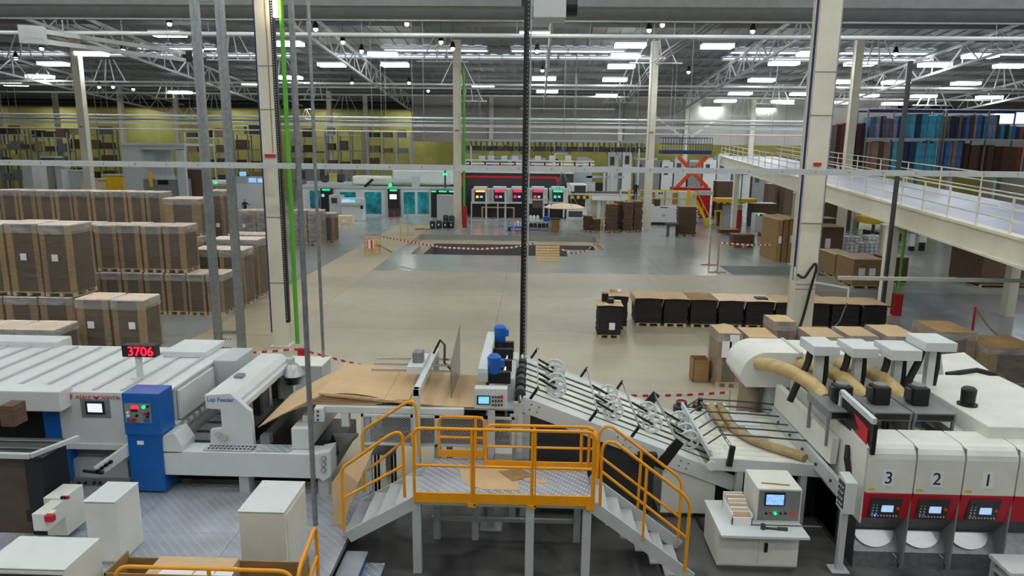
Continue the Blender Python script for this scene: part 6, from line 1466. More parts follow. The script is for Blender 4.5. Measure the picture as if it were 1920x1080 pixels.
for k, (x, y, Y) in enumerate(((836, 403, 63.4), (847, 404, 63.4), (835, 414, 62.7), (846, 415, 62.7), (811, 414, 62.4), (823, 413, 62.7))):
    X, zt = W(x, y, Y); z0 = .0
    t = thing('drum', 'dark grey plastic drum at the foot of the pale grey cabinet', 'drum', (X, Y, z0), 'dark drums by the cabinet'); zt = max(zt, z0+.5); z0 += 0
    MB().lathe((X, Y, z0), [(.23,0),(.25,.03),(.25,(zt-z0)*.9),(.19,(zt-z0))], 14).build('body', 'charcoal', t, smooth=True)
    MB().box(X-.06, X+.06, Y-.262, Y-.24, z0+.25, z0+.4).build('label', 'paper', t)
def loose_pallet(label, X0, Y0, w, d, z=0):
    t = thing('pallet', label, 'pallet', (X0+w/2, Y0+d/2, z))
    for i in range(5): MB().box(X0, X0+w, Y0+i*(d-.14)/4, Y0+i*(d-.14)/4+.14, z+.12, z+.145).build('deck_board', 'wood', t)
    for i in range(3): MB().box(X0+i*(w-.14)/2, X0+i*(w-.14)/2+.14, Y0, Y0+d, z, z+.12).build('stringer', 'woodold', t)
X, Y = G(778, 431); loose_pallet('empty pallet on the floor left of the drums', X, Y, 1.2, 1.2)
def upright_pallet(label, x0, y0, x1, y1, Y, skew=0):
    X0, X1 = WX(x0, y1, Y), WX(x1, y1, Y); h = WZ(x0, y0, Y); n = 6
    t = thing('upright_pallet', label, 'pallet', ((X0+X1)/2, Y, 0))
    def tilt(z): return .25*z/h
    def bd(xa, xb, za, zb, o, nm, m):
        s0, s1 = skew*(xa-X0)/(X1-X0), skew*(xb-X0)/(X1-X0)
        MB().add([(xa,Y+o+tilt(za)+s0,za),(xb,Y+o+tilt(za)+s1,za),(xb,Y+o+.022+tilt(za)+s1,za),(xa,Y+o+.022+tilt(za)+s0,za),(xa,Y+o+tilt(zb)+s0,zb),(xb,Y+o+tilt(zb)+s1,zb),(xb,Y+o+.022+tilt(zb)+s1,zb),(xa,Y+o+.022+tilt(zb)+s0,zb)], [(3,2,1,0),(4,5,6,7),(0,1,5,4),(1,2,6,5),(2,3,7,6),(3,0,4,7)]).build(nm, m, t)
    for i in range(n): z = h*i/(n)+.01; bd(X0, X1, z, z+h/n*.78, 0, 'board', 'wood')
    for i in range(3): x = X0+(X1-X0-.1)*i/2; bd(x, x+.1, 0, h, .03, 'stringer', 'woodold')
    return t, X0, X1, h
upright_pallet('wooden pallet propped upright at the near edge of the pit', 1004, 461, 1049, 490, 44.6)
t, X0, X1, h = upright_pallet('wooden pallet propped upright with tape at the left of the pit', 682, 443, 710, 478, 46.2, skew=.5)
MB().beam((X1-.2, 46.6, h*.55), (X1+.7, 47.2, .04), .08).build('prop', 'woodold', t); MB().box(X0+.3, X0+.7, 46.1, 46.15, h*.35, h*.8).build('tape_wrap', 'tape', t)
tape([(700, 441), (760, 452), (830, 464), (900, 467), (960, 464), (1005, 456)], 'red and white tape across the near side of the pit', z=.95, w=.05)
tape([(1049, 466), (1075, 476), (1100, 470), (1123, 450)], 'red and white tape from the upright pallet to the pit corner stand', z=.8, w=.045)
tape([(1347, 455), (1400, 459), (1450, 459), (1478, 456)], 'red and white tape before the low brown stack', z=1.0, w=.05)
def stand(label, x, yb, h, m='wood'):
    X, Y = G(x, yb); t = thing('barrier_stand', label, 'stand', (X, Y, 0))
    MB().box(X-.04, X+.04, Y-.04, Y+.04, 0, h).build('post', m, t); MB().box(X-.5, X+.5, Y-.05, Y+.05, 0, .06).build('foot', m, t); MB().box(X-.05, X+.05, Y-.4, Y+.4, 0, .055).build('foot', m, t)
    return t
stand('tan barrier stand at the right corner of the pit', 1126, 459, 2.3); stand('tan barrier stand before the window machine', 751, 449, 1.7); stand('second tan barrier stand beside the window machine', 765, 441, 2.2)
stand('red-brown barrier stand at the narrow pit', 1345, 511, 2.0, 'woodold'); stand('red-brown barrier stand behind the narrow pit', 1329, 497, 1.9, 'woodold')
def frame(label, x0, y0, x1, y1, Y, m, rails, d=.8):
    X0, X1 = WX(x0, y1, Y), WX(x1, y1, Y); zt = WZ((x0+x1)/2, y0, Y); t = thing('guard_hoop', label, 'frame', ((X0+X1)/2, Y, 0))
    for X in (X0, X1): MB().box(X-.05, X+.05, Y-.05, Y+.05, 0, zt).build('post', m, t); MB().box(X-.06, X+.06, Y-.4, Y+.4, 0, .05).build('foot', m, t)
    for f in rails: MB().box(X0, X1, Y-.04, Y+.04, zt*f-.08, zt*f).build('rail', m, t)
frame('white metal frame standing by the press units', 884, 378, 933, 432, 62., 'lightgrey', (1, .35), 1)
frame('tan wooden frame beside the white metal frame', 904, 388, 963, 437, 60., 'wood', (1,), 1)
bt = FT('work_bench', 'grey work bench with shelves in front of the press units', 'bench', 62., [('top', 'lightgrey', 988, 415, 1031, 418, 0, .9), ('shelf', 'galv', 988, 427, 1031, 429, 0, .9), ('post', 'lightgrey', 988, 373, 991, None, .8, .1), ('post', 'lightgrey', 1028, 373, 1031, None, .8, .1), ('leg', 'lightgrey', 988, 418, 991, None, 0, .1), ('leg', 'lightgrey', 1028, 418, 1031, None, 0, .1), ('top_bar', 'lightgrey', 988, 373, 1031, 376, .8, .1), ('board', 'brownstack', 998, 378, 1018, 390, .85, .04)])
def onb(name, label, cat, m, x0, y0, x1, y1, Y, d, g=None, rnd=False):
    b = MB()
    if rnd: X = WX((x0+x1)/2, y1, Y); r = (WX(x1, y1, Y)-WX(x0, y1, Y))/2; z = WZ(x0, y1, Y); b.lathe((X, Y+.3, z), [(r,0),(r,(WZ(x0,y0,Y)-z)*.75),(r*.4,WZ(x0,y0,Y)-z)], 12)
    else: b.px(x0, y0, x1, y1, Y, d)
    return single(name, b, m, label, cat, g)
onb('blue_crate', 'small blue crate on the work bench', 'crate', 'bluemotor', 1019, 407, 1031, 415, 62.05, .6)
for x in (992, 998, 1005): onb('white_canister', 'white plastic canister on the work bench', 'canister', 'paper', x, 404, x+6, 415, 62.2, .4, 'canisters on the bench', True)
for x in (992, 1000, 1008, 1016, 1024): onb('tool_case', 'dark round tin on the lower shelf of the work bench', 'tin', 'darkgrey', x, 419, x+7, 427, 62.05, .4, 'tins on the bench shelf', True)
FT('carton', 'orange brown carton beside the work bench', 'box', 61.4, [('body', 'kraft', 1033, 412, 1049, None, 0, .9), ('flap', 'kraft_dark', 1032, 410, 1050, 412, -.02, .94)])
FT('blue_pallet', 'blue plastic pallet with white bottles before the bench', 'pallet', 61., [('deck', 'bluemotor', 952, 425, 982, 428, 0, 1.), ('block', 'navyblue', 952, 428, 957, None, 0, 1), ('block', 'navyblue', 977, 428, 982, None, 0, 1)])
for x in (962, 968, 975): onb('white_bottle', 'white bottle standing on the blue pallet', 'bottle', 'paper', x, 418-(x == 968)*3, x+5, 425, 61.2, .3, 'bottles on the blue pallet', True)
# hanging tan disc
Xd, zd_ = W(1058, 388, 60.); hd_ = thing('hanging_disc', 'large tan disc hanging on cords before the press', 'hanging lamp', (Xd, 60., zd_))
MB().lathe((Xd, 60., zd_-.12), [(1.7,.05),(1.75,.1),(1.2,.3),(.6,.38),(.1,.4)], 28).build('disc', 'cardboard_pale', hd_, smooth=True)
top = Vector((Xd-.2, 60., WZ(1055, 316, 60.)))
for a in range(4): MB().cyl(top, (Xd+1.3*math.cos(a*1.57+.5), 60.+1.3*math.sin(a*1.57+.5), zd_+.1), .025, 5).build('cord', 'galv', hd_)
MB().cyl(top, (top.x, 60., roofz(60)+.02), .03, 5).build('wire', 'galv', hd_)
# dark brown stacks of blanks by the far folder
def bstack(label, x0, x1, yt, yb, m='brownstack', dep=1.1, n=14, pal=True, grp=None):
    _, Y = G((x0+x1)/2, yb); X0, X1 = WX(x0, yb, Y), WX(x1, yb, Y); zt = WZ((x0+x1)/2, yt, Y)
    t = thing('blank_stack', label, 'stack', ((X0+X1)/2, Y, 0), grp); z0 = .146 if pal else 0
    if pal: pallet_mesh(X0, X1, Y, Y+dep, 0).build('pallet', 'wood', t)
    b = MB(); h = (zt-z0)/n
    for i in range(n): j = random.uniform(-.06, .06); k = random.uniform(-.05, .05); b.box(X0+.04+j, X1-.04+j, Y+.03+k, Y+dep-.03+k, z0+i*h, z0+(i+1)*h-.02)
    b.build('blanks', m, t); MB().box(X0+.05, X1-.05, Y+.05, Y+dep-.05, zt-.02, zt+.01).build('top_sheet', 'kraft', t)
bstack('low stack of brown blanks nearest the hanging disc', 1093, 1111, 405, 435); bstack('leaning low stack of brown blanks beside the barrier stand', 1111, 1131, 411, 436)
bstack('tall stack of brown blanks left of its twin', 1135, 1158, 383, 436); bstack('tallest stack of brown blanks at the left of the folder', 1152, 1168, 378, 433, dep=1.3)
bstack('tall stack of brown blanks beside the cream column', 1168, 1186, 379, 436); bstack('stack of brown blanks touching the cream column', 1187, 1204, 378, 435)
bstack('single tall stack of dark blanks on a pallet in the open aisle', 1270, 1305, 388, 443, n=18)
bstack('low wide stack of brown blanks behind the barrier tape', 1372, 1414, 440, 464, n=7); bstack('flat pile of blanks before the gallery support', 1350, 1388, 431, 441, n=3)
bstack('low brown stack beside the upright cartons', 1426, 1452, 437, 449, n=4)
FT('side_stand', 'small dark stand beside the single stack', 'stand', 58.5, [('top', 'darkgrey', 1250, 420, 1272, 423, 0, .9), ('leg', 'black', 1250, 423, 1252, None, 0, .08), ('leg', 'black', 1270, 423, 1272, None, 0, .08), ('leg', 'black', 1253, 423, 1255, None, .8, .08), ('leg', 'black', 1267, 423, 1269, None, .8, .08)])
# folder gluer
FT('folder_machine', 'white folder machine with yellow rails and red lettering', 'machine', 68., [
    ('base', 'white', 1202, 387, 1272, 417, 0, 3, {'bev': .03}), ('base_dark', 'black', 1206, 415, 1300, None, .1, 2.5), ('base_right', 'offwhite', 1272, 387, 1308, 417, .5, 2.5), ('upper', 'white', 1228, 358, 1272, 388, .6, 2, {'bev': .03}), ('upper_right', 'white', 1272, 360, 1306, 388, .8, 2),
    ('roller', 'black', 1235, 361, 1238, 364, .55, .1), ('roller', 'black', 1240, 361, 1243, 364, .55, .1), ('gap', 'black', 1246, 358, 1247, 385, .57, .04), ('tan_panel', 'kraft', 1261, 362, 1271, 383, .5, .1), ('tan_panel', 'kraft', 1210, 360, 1227, 383, .6, .4), ('bin', 'darkgrey', 1228, 374, 1238, 385, .1, .5),
    ('yellow_rail', 'yellowlift', 1200, 356, 1292, 358, .2, .06), ('yellow_rail', 'yellowlift', 1200, 371, 1292, 373, .2, .06), ('yellow_post', 'yellowlift', 1178, 356, 1182, 378, .2, .1), ('yellow_post', 'yellowlift', 1199, 357, 1201, 388, .2, .1), ('yellow_panel', 'yellowlift', 1288, 356, 1295, 384, .15, .1), ('door_slot', 'darkgrey', 1242, 402, 1243, 406, -.02, .03), ('door_slot', 'darkgrey', 1245, 402, 1246, 406, -.02, .03), ('letter_bar', 'red', 1238, 388, 1252, 390, -.02, .03), ('feed_arm', 'lightgrey', 1300, 358, 1338, 366, .5, .6)])
sw = thing('access_stairs', 'yellow access stairs at the right end of the folder machine', 'stairs', (WX(1325, 415, 66.), 66., 0))
for dy in (0, 1.0):
    a, c = P3(1305, 376, 66.+dy), P3(1330, 412, 66.+dy); c.z = .05; MB().beam(a, c, .1, .25).build('stringer', 'yellowlift', sw)
    MB().beam(a+Vector((0,0,.9)), c+Vector((0,0,.9)), .07).build('handrail', 'yellowlift', sw)
    for f in (0, .5, 1): q = a.lerp(c, f); MB().beam(q, q+Vector((0,0,.9)), .07).build('post', 'yellowlift', sw)
for k in range(5): q = P3(1305, 376, 66.).lerp(Vector((P3(1330, 412, 66.).x, 66., .05)), (k+.5)/5); MB().box(q.x-.15, q.x+.15, 66.05, 67., q.z-.03, q.z).build('tread', 'yellowlift', sw)
# scissor lift
Yl = 76.
sl = thing('scissor_lift', 'raised scissor lift with orange arms and blue cage platform', 'scissor lift', (WX(1298, 350, Yl), Yl, 0))
x0, x1 = 1266, 1330
for dy in (0, 1.4):
    for (xa, ya, xb, yb) in ((1272, 294, 1326, 352), (1326, 294, 1268, 352)): MB().beam(P3(xa, ya, Yl+dy), P3(xb, yb, Yl+dy), .38, .2, up=(0,1,0)).build('arm', 'redlift', sl)
zb = WZ(1298, 352, Yl); MB().box(WX(1262, 350, Yl), WX(1332, 350, Yl), Yl-.3, Yl+1.8, .3, zb).build('chassis', 'redext', sl)
for x in (1270, 1325):
    for y in (Yl-.2, Yl+1.5): X = WX(x, 370, Yl); MB().cyl((X, y, .35), (X, y+.25, .35), .35, 14).build('wheel', 'rubber', sl)
zp0, zp1 = WZ(1287, 289, Yl), WZ(1287, 282, Yl); xa, xb = WX(1241, 285, Yl), WX(1333, 285, Yl)
MB().box(xa, xb, Yl-.4, Yl+1.9, zp0, zp1).build('platform', 'navyblue', sl)
zc = WZ(1287, 258, Yl)
for k in range(19): x = xa+(xb-xa)*k/18; MB().box(x-.025, x+.025, Yl-.4, Yl-.35, zp1, zc).build('cage_bar', 'navyblue', sl); 
for y in (Yl-.38, Yl+1.85): MB().box(xa, xb, y-.03, y+.03, zc-.06, zc).build('cage_rail', 'navyblue', sl); MB().box(xa, xb, y-.03, y+.03, (zp1+zc)/2-.03, (zp1+zc)/2+.03).build('cage_rail', 'navyblue', sl)
for x in (xa, xb): MB().box(x-.03, x+.03, Yl-.38, Yl+1.85, zc-.06, zc).build('cage_rail', 'navyblue', sl)
# right of the folder
FT('yellow_table', 'yellow lift table beyond the gallery support', 'lift table', 68., [('top', 'yellowlift', 1345, 373, 1420, 380, 0, 2), ('top_edge', 'hazard', 1347, 380, 1398, 382, -.02, .05), ('leg', 'darkgrey', 1347, 382, 1354, None, .2, .4), ('leg', 'darkgrey', 1405, 382, 1412, None, .2, .4), ('panel', 'lightgrey', 1355, 384, 1392, 404, .6, .2), ('base', 'greyblue', 1352, 405, 1392, None, -.3, 1.4), ('frame', 'yellowlift', 1340, 394, 1353, 397, -.5, .1), ('frame', 'yellowlift', 1340, 397, 1342, None, -.5, .1), ('frame', 'yellowlift', 1351, 397, 1353, None, -.5, .1)])
FT('white_cabinet', 'small white cabinet with green light beyond the hydrant box', 'cabinet', 64., [('body', 'white', 1416, 401, 1438, None, 0, 1.2, {'bev': .03}), ('lamp', 'led_green', 1421, 402, 1424, 404, -.03, .04), ('panel', 'darkgrey', 1419, 402, 1432, 405, -.02, .03)])
for k, (x0, x1, yt, yb, Y) in enumerate(((1408, 1454, 382, 418, 71.), (1343, 1379, 340, 372, 76.), (1440, 1452, 345, 372, 80.), (1455, 1476, 345, 378, 82.), (1545, 1580, 380, 405, 66.), (1586, 1612, 384, 405, 66.), (1470, 1492, 348, 380, 80.))):
    X0, X1 = WX(x0, yb, Y), WX(x1, yb, Y); zt = WZ(x0, yt, Y)
    t = thing('dark_load', ['dark brown load with pale top edge behind the white cabinet', 'broad dark brown load behind the yellow table', 'narrow dark brown load far under the gallery', 'dark brown load between the far gallery posts', 'dark load beyond the near column under the gallery', 'dark load beside the far white post', 'dark brown load left of the near column'][k], 'pallet load', ((X0+X1)/2, Y, 0))
    MB().box(X0, X1, Y, Y+1.6, .15, zt).build('load', 'brownstack', t); pallet_mesh(X0, X1, Y, Y+1.6, 0).build('pallet', 'wood', t); MB().box(X0, X1, Y-.02, Y+1.6, zt, zt+.05).build('cap', 'lightgrey', t)
# upright cartons beside the near column
_, Yc = G(1480, 492)
for k, (a, c, yt, lab_) in enumerate(((1456, 1466, 413, 1), (1467, 1478, 412, 0), (1479, 1491, 411, 1))):
    X0, X1 = WX(a, 450, Yc), WX(c, 450, Yc); t = thing('upright_carton', 'tall upright brown carton standing left of the near column', 'carton', ((X0+X1)/2, Yc, 0), 'tall upright cartons'); zt = WZ(a, yt, Yc)
    MB().box(X0+.02, X1-.02, Yc+.05*k, Yc+3.2, 0, zt).build('body', ('kraft', 'kraft_mid', 'kraft')[k], t); MB().box(X0, X1, Yc-.02, Yc+3.25, zt, zt+.06).build('lid', 'cardboard', t)
    if lab_: MB().box(X0+.12, X0+.32, Yc+.05*k-.015, Yc+.05*k, zt*.45, zt*.62).build('label', 'paper', t)
single('leaning_carton', MB().prism([G(1451, 480), G(1464, 481), G(1464, 470), G(1456, 468)], 0, 1.2, 'z'), 'kraft', 'flattened brown carton leaning by the upright cartons', 'carton')
# boxes on pallets under the gallery
def crate(label, x0, x1, yt, yb, m, lid='cardboard_pale', dep=1.4, labs=0, z0=0):
    _, Y = G((x0+x1)/2, yb, z0); X0, X1 = WX(x0, yb, Y), WX(x1, yb, Y); zt = WZ((x0+x1)/2, yt, Y)
    t = thing('boxed_pallet', label, 'pallet load', ((X0+X1)/2, Y, z0)); pallet_mesh(X0, X1, Y, Y+dep, z0).build('pallet', 'wood', t)
    MB().box(X0+.03, X1-.03, Y+.03, Y+dep-.03, z0+.146, zt).build('carton', m, t)
    for i in range(5): MB().box(X0, X1, Y+dep*i/5+.01, Y+dep*(i+1)/5-.01, zt, zt+.035).build('lid_board', lid, t)
    for i in range(labs): x = X0+(X1-X0)*(.3+.35*i); MB().box(x-.16, x+.16, Y+.005, Y+.03, zt*.45, zt*.7).build('label', 'paper', t)
crate('brown boxed pallet with two white labels under the gallery', 1596, 1652, 487, 541, 'kraft_mid', labs=2, dep=2.2)
crate('brown boxed pallet with white side papers behind the labelled one', 1562, 1600, 478, 522, 'kraft_mid', dep=2.4, labs=1)
crate('pale boxed pallet beside the near column foot', 1538, 1558, 482, 506, 'paper', dep=1.6)
crate('dark boxed pallet with a label right of the green hydrant pipe', 1655, 1700, 483, 535, 'kraft_dark', labs=1)
crate('tall dark carton stack with a paper label beside the near column', 1536, 1577, 426, 497, 'brownstack', dep=2.0, labs=1)
crate('brown carton stack behind the tall dark one', 1540, 1562, 410, 470, 'kraft_dark', dep=1.4)
crate('large dark pallet load far right beneath the gallery', 1836, 1960, 478, 540, 'brownstack', lid='brownstack', dep=3)
for k, (x, yb) in enumerate(((1590, 494), (1628, 492), (1600, 478), (1640, 476), (1575, 470))):
    X, Y = G(x, yb); t = thing('liquid_tank', 'white caged liquid tank stored under the gallery', 'tank', (X, Y, 0), 'caged liquid tanks')
    MB().box(X-.58, X+.58, Y+.02, Y+1.1, .16, 1.25).build('bottle', 'tank', t, bev=.08); MB().lathe((X, Y+.55, 1.25), [(.2,0),(.2,.06),(.15,.08)], 12).build('cap', 'lightgrey', t)
    b = MB()
    for i in range(5): b.box(X-.6, X+.6, Y-.01, Y+.01, .25+.24*i, .28+.24*i); b.box(X-.6+.3*i-.015, X-.6+.3*i+.015, Y-.012, Y+.012, .16, 1.25); b.box(X-.61, X-.59, Y, Y+1.1, .25+.24*i, .28+.24*i); b.box(X+.59, X+.61, Y, Y+1.1, .25+.24*i, .28+.24*i)
    b.build('cage', 'galv', t); pallet_mesh(X-.6, X+.6, Y, Y+1.1, 0).build('pallet', 'galv', t)
FT('yellow_lift_truck', 'yellow machine roof behind the caged tanks', 'machine', 58., [('roof', 'yellowlift', 1630, 408, 1695, 421, 0, 2.5, {'bev': .1}), ('post', 'darkgrey', 1636, 421, 1640, None, .2, .2), ('post', 'darkgrey', 1688, 421, 1692, None, .2, .2), ('body', 'charcoal', 1638, 435, 1690, None, .5, 2)])
FT('panel_trolley', 'dark trolley with white panels in the far right aisle', 'trolley', 52., [('panel', 'white', 1706, 438, 1716, 462, 0, .3), ('frame', 'black', 1704, 432, 1724, 438, .1, .6), ('panel', 'white', 1724, 440, 1738, 455, .3, .3), ('wheel', 'black', 1706, 462, 1714, None, .1, .3), ('wheel', 'black', 1726, 455, 1734, None, .2, .3)])
# ---- rear left: cabin, racks and clutter in front of the olive wall
FT('grey_cabin', 'flat grey cabin with an open window bay behind the rear pallet row', 'cabin', 66., [('wall', 'lightgrey', 227, 270, 262, None, 0, 6), ('roof', 'lightgrey', 227, 268, 345, 273, -.1, 6.2), ('lintel', 'lightgrey', 262, 272, 345, 281, 0, .3), ('post', 'lightgrey', 330, 280, 345, None, 0, .4), ('window', 'greyblue', 264, 282, 290, 312, .6, .1), ('counter', 'lightgrey', 290, 330, 330, 337, 0, 1.5), ('base', 'midgrey', 262, 337, 330, None, .1, 3), ('opening', 'black', 296, 338, 315, 346, .05, .1), ('yellow_strip', 'yellowlift', 279, 322, 285, 350, -.1, .1)])
rc = [(0, 60), (62, 130), (132, 215), (350, 430), (440, 520), (545, 610), (612, 680), (690, 770)]
for k, (a, c) in enumerate(rc):
    Y = 90.+(k % 3)*3; X0, X1 = WX(a, 300, Y), WX(c, 300, Y); zt = WZ(a, 242+6*(k % 2), Y)
    t = thing('storage_rack', ['dusty storage rack beside the left edge machinery', 'dusty storage rack in front of the olive wall by the first column', 'dusty storage rack left of the grey cabin', 'dusty storage rack behind the channel posts', 'dusty storage rack behind the near column', 'storage rack with blue beam past the green pipe', 'storage rack holding a brown crate past the thin poles', 'storage rack left of the pale grey wall'][k], 'rack', ((X0+X1)/2, Y, 0))
    n = 4
    for i in range(n):
        x = X0+(X1-X0)*i/(n-1)
        for y in (Y, Y+1.2): MB().box(x-.07, x+.07, y-.07, y+.07, 0, zt).build('upright', ('midgrey', 'lightgrey')[k % 2], t)
    lv = [zt*f for f in (.28, .5, .72, .93)]
    for j, z in enumerate(lv):
        for y in (Y, Y+1.2): MB().box(X0, X1, y-.05, y+.05, z-.14, z).build('beam', ('midgrey', 'woodold', 'navyblue' if k == 5 else 'midgrey', 'lightgrey')[j], t)
        for i in range(n-1):
            if random.random() < .8:
                w = (X1-X0)/(n-1); x = X0+w*(i+.1); q = MB().box(x, x+w*random.uniform(.5, .8), Y+.1, Y+1.1, z+.002, z+random.uniform(.5, 1.3))
                cm = random.choice(['brownstack', 'kraft_dark', 'darkgrey', 'midgrey', 'kraft_mid', 'olive']); single('stored_crate', q, cm, {'brownstack': 'brown', 'kraft_dark': 'dark brown', 'darkgrey': 'black', 'midgrey': 'grey', 'kraft_mid': 'tan', 'olive': 'olive'}[cm]+' crate stored on a rack before the olive wall', 'crate', 'crates on the rear racks')
for k, (x0, x1, yt, yb, m_, Y) in enumerate(((40, 60, 308, 345, 'white', 70.), (62, 75, 310, 345, 'offwhite', 72.), (104, 116, 315, 345, 'white', 70.), (118, 160, 322, 346, 'lightgrey', 71.), (150, 185, 338, 348, 'cardboard_pale', 68.), (190, 230, 330, 347, 'yellowlift', 74.), (76, 102, 296, 345, 'steel', 73.), (345, 380, 318, 350, 'brownstack', 70.))):
    FT(['machine_post', 'machine_post', 'machine_post', 'paper_machine', 'parts_tray', 'yellow_bin', 'filter_unit', 'brown_cabinet'][k], ['stout white machine post behind the rear pallet row', 'slim off-white machine post beside the filter unit', 'white machine post left of the low paper machine', 'low grey paper machine behind the rear pallet row', 'pale parts tray behind the rear pallet row', 'yellow bin left of the grey cabin', 'round steel filter unit between white machine posts', 'brown cabinet beside the grey cabin'][k], 'machine', Y, [('body', m_, x0, yt, x1, None, 0, 1.2, {'bev': .05}), ('cap', 'lightgrey', x0-1, yt-3, x1+1, yt, -.05, 1.3)])
FT('screen_console', 'pale console with lit screens where the operator stands', 'console', 72., [('base', 'white', 440, 345, 500, None, 0, 1.5), ('panel', 'greyblue', 440, 331, 500, 346, .3, .4), ('screen', 'screen_blue', 466, 334, 480, 342, .26, .05), ('screen', 'screen_pale', 483, 335, 497, 342, .26, .05), ('screen', 'screen_blue', 449, 322, 461, 330, .26, .05), ('yellow_post', 'yellowlift', 492, 352, 497, None, -.1, .2), ('white_drum', 'offwhite', 360, 338, 430, 350, 2, 2, {'bev': .3}), ('lamp', 'led_green', 401, 341, 405, 344, 1.9, .05)])
fs = thing('cable_festoon', 'beam with looping black cables under the pale grey wall', 'cable beam', (WX(1020, 265, 90.), 90., WZ(1020, 270, 90.)))
zf = WZ(1020, 264, 90.); xa, xb = WX(868, 264, 90.), WX(1215, 264, 90.)
MB().box(xa, xb, 89.9, 90.1, zf-.12, zf+.12).build('beam', 'galv', fs); MB().box(xa, xb, 90.4, 90.7, zf-1.3, zf-.7).build('cable_carrier', 'charcoal', fs)
for k in range(34):
    x = xa+.3+(xb-xa-1)*k/33; d = random.uniform(.6, 1.7); MB().tube([(x, 90.15, zf-.1), (x+.15, 90.15, zf-.1-d*.8), (x+.35, 90.15, zf-.1-d), (x+.55, 90.15, zf-.1-d*.8), (x+.65, 90.15, zf-.1)], .05, 5).build('cable_loop', 'rubber' if k % 3 else 'galv', fs)
for x in (xa+1, (xa+xb)/2, xb-1): MB().box(x-.1, x+.1, 90.2, 90.4, 0, zf).build('post', 'lightgrey', fs)
# far machinery below the passage (pale blocks seen through the opening)
for k, (x0, x1, yt, m_) in enumerate(((870, 905, 292, 'olive'), (910, 950, 297, 'midgrey'), (955, 985, 293, 'lightgrey'), (990, 1030, 300, 'midgrey'), (1035, 1070, 290, 'olive'), (1080, 1110, 298, 'lightgrey'), (1140, 1160, 286, 'lightgrey'), (1168, 1185, 284, 'white'), (1192, 1238, 300, 'midgrey'), (1346, 1372, 292, 'lightgrey'), (1241, 1262, 304, 'white'), (1265, 1288, 298, 'lightgrey'), (1291, 1316, 304, 'midgrey'), (1319, 1343, 300, 'white'), (1376, 1408, 312, 'lightgrey'), (1412, 1448, 318, 'midgrey'), (1452, 1490, 322, 'lightgrey'), (560, 600, 312, 'midgrey'), (610, 660, 316, 'lightgrey'))):
    FT('rear_machine_block', 'pale machine cabinet seen through the passage below the grey wall', 'machine', 94., [('body', m_, x0, yt, x1, None, 0, 2), ('top', 'lightgrey', x0+2, yt-4, x1-6, yt, .3, 1), ('door', 'darkgrey', x0+4, yt+8, x0+12, yt+24, -.04, .05)], group='machine cabinets in the passage')
FT('wall_brace', 'pale diagonal braces beside the far column', 'brace', 96., [('plate', 'column', 1224, 214, 1228, 218, 0, .1)])
bo = bpy.data.objects['wall_brace']
MB().beam(P3(1226, 217, 96.), P3(1278, 256, 96.), .3).build('brace', 'column', bo); MB().beam(P3(1348, 222, 96.), P3(1296, 256, 96.), .3).build('brace', 'column', bo)
# hydrant riser by the far column
X = WX(869, 400, 63.6); hy = thing('hydrant_riser', 'green riser pipe above a tall red hydrant box', 'hydrant', (X, 63.8, 0)); MB().box(X-.1, X+.3, 63.4, 63.8, 0, 1.95).build('box', 'redext', hy); MB().cyl((X+.06, 63.6, 1.95), (X+.06, 63.6, 14.), .11, 8).build('riser', 'green', hy)
onb('fire_extinguisher', 'red fire extinguisher before the window machine', 'fire extinguisher', 'redext', 735, 396, 740, 412, 71.8, .3, None, True)
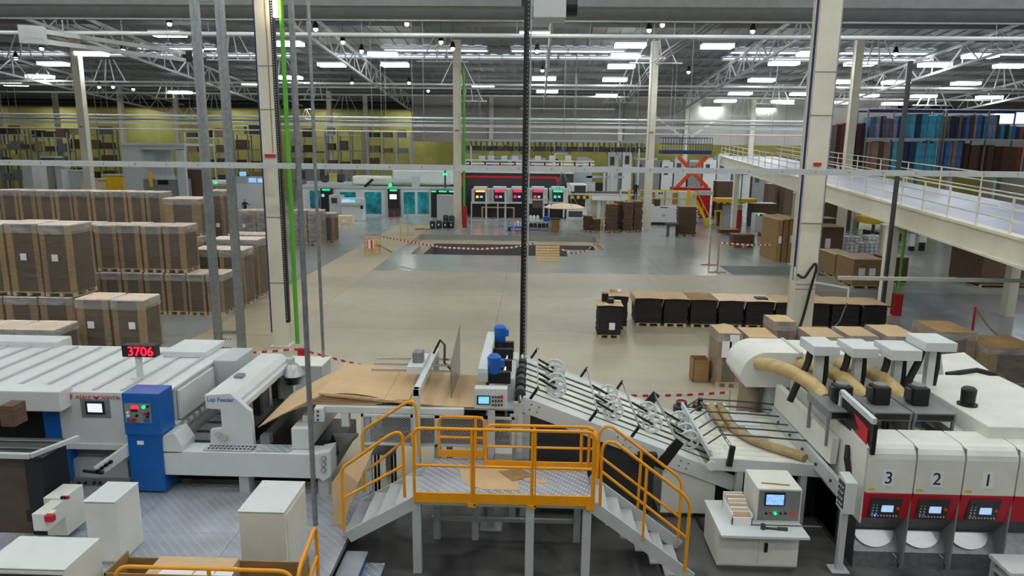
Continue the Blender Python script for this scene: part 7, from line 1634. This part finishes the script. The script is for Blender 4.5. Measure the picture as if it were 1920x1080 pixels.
# ---- two workers in dark clothes
def person(label, x, yb, Y, h, z0, arms, face):
    X = WX(x, yb, Y); k = h/1.78
    t = thing('person', label, 'person', (X, Y, z0))
    me = bpy.data.meshes.new('body'); V = [(0,0,.95),(0,0,1.18),(0,0,1.42),(0,0,1.52),(0,.01,1.6),(.1,0,.88),(.11,.02,.5),(.12,.04,.09),(.12,-.08,.05),(-.1,0,.88),(-.11,-.02,.5),(-.12,.0,.09),(-.12,-.12,.05),(.2,0,1.42),(-.2,0,1.42)]+arms
    E_ = [(0,1),(1,2),(2,3),(3,4),(0,5),(5,6),(6,7),(7,8),(0,9),(9,10),(10,11),(11,12),(2,13),(2,14),(13,15),(15,16),(14,17),(17,18)]
    me.from_pydata([Vector(v)*k for v in V], E_, []); o = bpy.data.objects.new('body', me); C.objects.link(o); o.parent = t; o.rotation_euler.z = face
    me.materials.append(M['navy']); me.skin_vertices or None
    md = o.modifiers.new('skin', 'SKIN'); 
    bm = bmesh.new(); bm.from_mesh(me); ly = bm.verts.layers.skin.verify(); bm.verts.ensure_lookup_table()
    R = [.15,.15,.16,.06,.055,.1,.07,.05,.045,.1,.07,.05,.045,.075,.075,.05,.04,.05,.04]
    for i, v in enumerate(bm.verts): v[ly].radius = (R[i]*k, R[i]*k*.85); v[ly].use_root = (i == 0)
    bm.to_mesh(me); bm.free(); sd = o.modifiers.new('sub', 'SUBSURF'); sd.levels = 1; sd.render_levels = 2
    q = Vector((X, Y, z0)); hd = MB().lathe(q+Vector((0, 0, 1.53*k)), [(.05*k,0),(.085*k,.06*k),(.095*k,.14*k),(.08*k,.21*k),(.03*k,.245*k)], 14).build('head', 'skin', t, smooth=True)
    MB().lathe(q+Vector((0, .02, 1.66*k)), [(.1*k,0),(.105*k,.05*k),(.08*k,.1*k),(.03*k,.125*k)], 14).build('hair', 'black', t, smooth=True)
    f = Vector((math.sin(face), -math.cos(face), 0)); r = Vector((f.y, -f.x, 0)); b = MB(); c0 = q+Vector((0,0,1.64*k))
    b.cyl(c0+f*.085*k, c0+f*.115*k, .014*k, 6); b.build('nose', 'skin', hd)
    for s in (-1, 1):
        for j in range(4): pass
        i = 16 if s == 1 else 18; hp = Vector(V[i])*k; hp = Vector((hp.x*math.cos(face)-hp.y*math.sin(face), hp.x*math.sin(face)+hp.y*math.cos(face), hp.z)); hb = MB()
        d = f; hb.box(q.x+hp.x-.04, q.x+hp.x+.04, q.y+hp.y-.03, q.y+hp.y+.03, q.z+hp.z-.06, q.z+hp.z+.05)
        for j in range(4): hb.cyl(q+hp+Vector((-.032+.021*j, 0, -.05)), q+hp+Vector((-.034+.022*j, -.02, -.13+.008*abs(j-1))), .009, 5)
        hb.cyl(q+hp+Vector((.04*s, 0, -.01)), q+hp+Vector((.075*s, -.02, -.07)), .011, 5)
        hb.build('hand', 'skin', t)
person('worker in dark clothes reaching towards the lit console', 459, 380, 70.6, 1.75, 0, [(.3,-.12,1.25),(.42,-.32,1.28),(-.3,.02,1.2),(-.3,-.18,1.0)], .4)
person('worker in dark clothes standing behind the yellow rails', 1191, 378, 69.6, 1.78, .0, [(.28,.02,1.15),(.26,-.12,.9),(-.28,.02,1.15),(-.26,-.1,.92)], 0)
FT('step_platform', 'grey step platform under the worker at the folder rails', 'platform', 69.2, [('deck', 'midgrey', 1176, 376, 1202, 379, 0, 1.2), ('leg', 'midgrey', 1178, 379, 1181, None, 0, .2), ('leg', 'midgrey', 1198, 379, 1201, None, 0, .2), ('leg', 'midgrey', 1178, 379, 1181, None, 1., .2), ('leg', 'midgrey', 1198, 379, 1201, None, 1., .2)])
pp = [o for o in bpy.data.objects if o.name.startswith('person')]
pp[-1].location.z = WZ(1189, 376, 69.2)

# black hose on the dark floor by the control desk
single('floor_hose', MB().tube([(*G(1335, 1003, .04), .04), (*G(1318, 990, .04), .04), (*G(1304, 965, .04), .04), (*G(1308, 938, .04), .04), (*G(1330, 925, .04), .04), (*G(1345, 915, .04), .04)], .035, 8), 'rubber', 'black hose looping over the dark floor behind the control desk', 'hose', smooth=True)
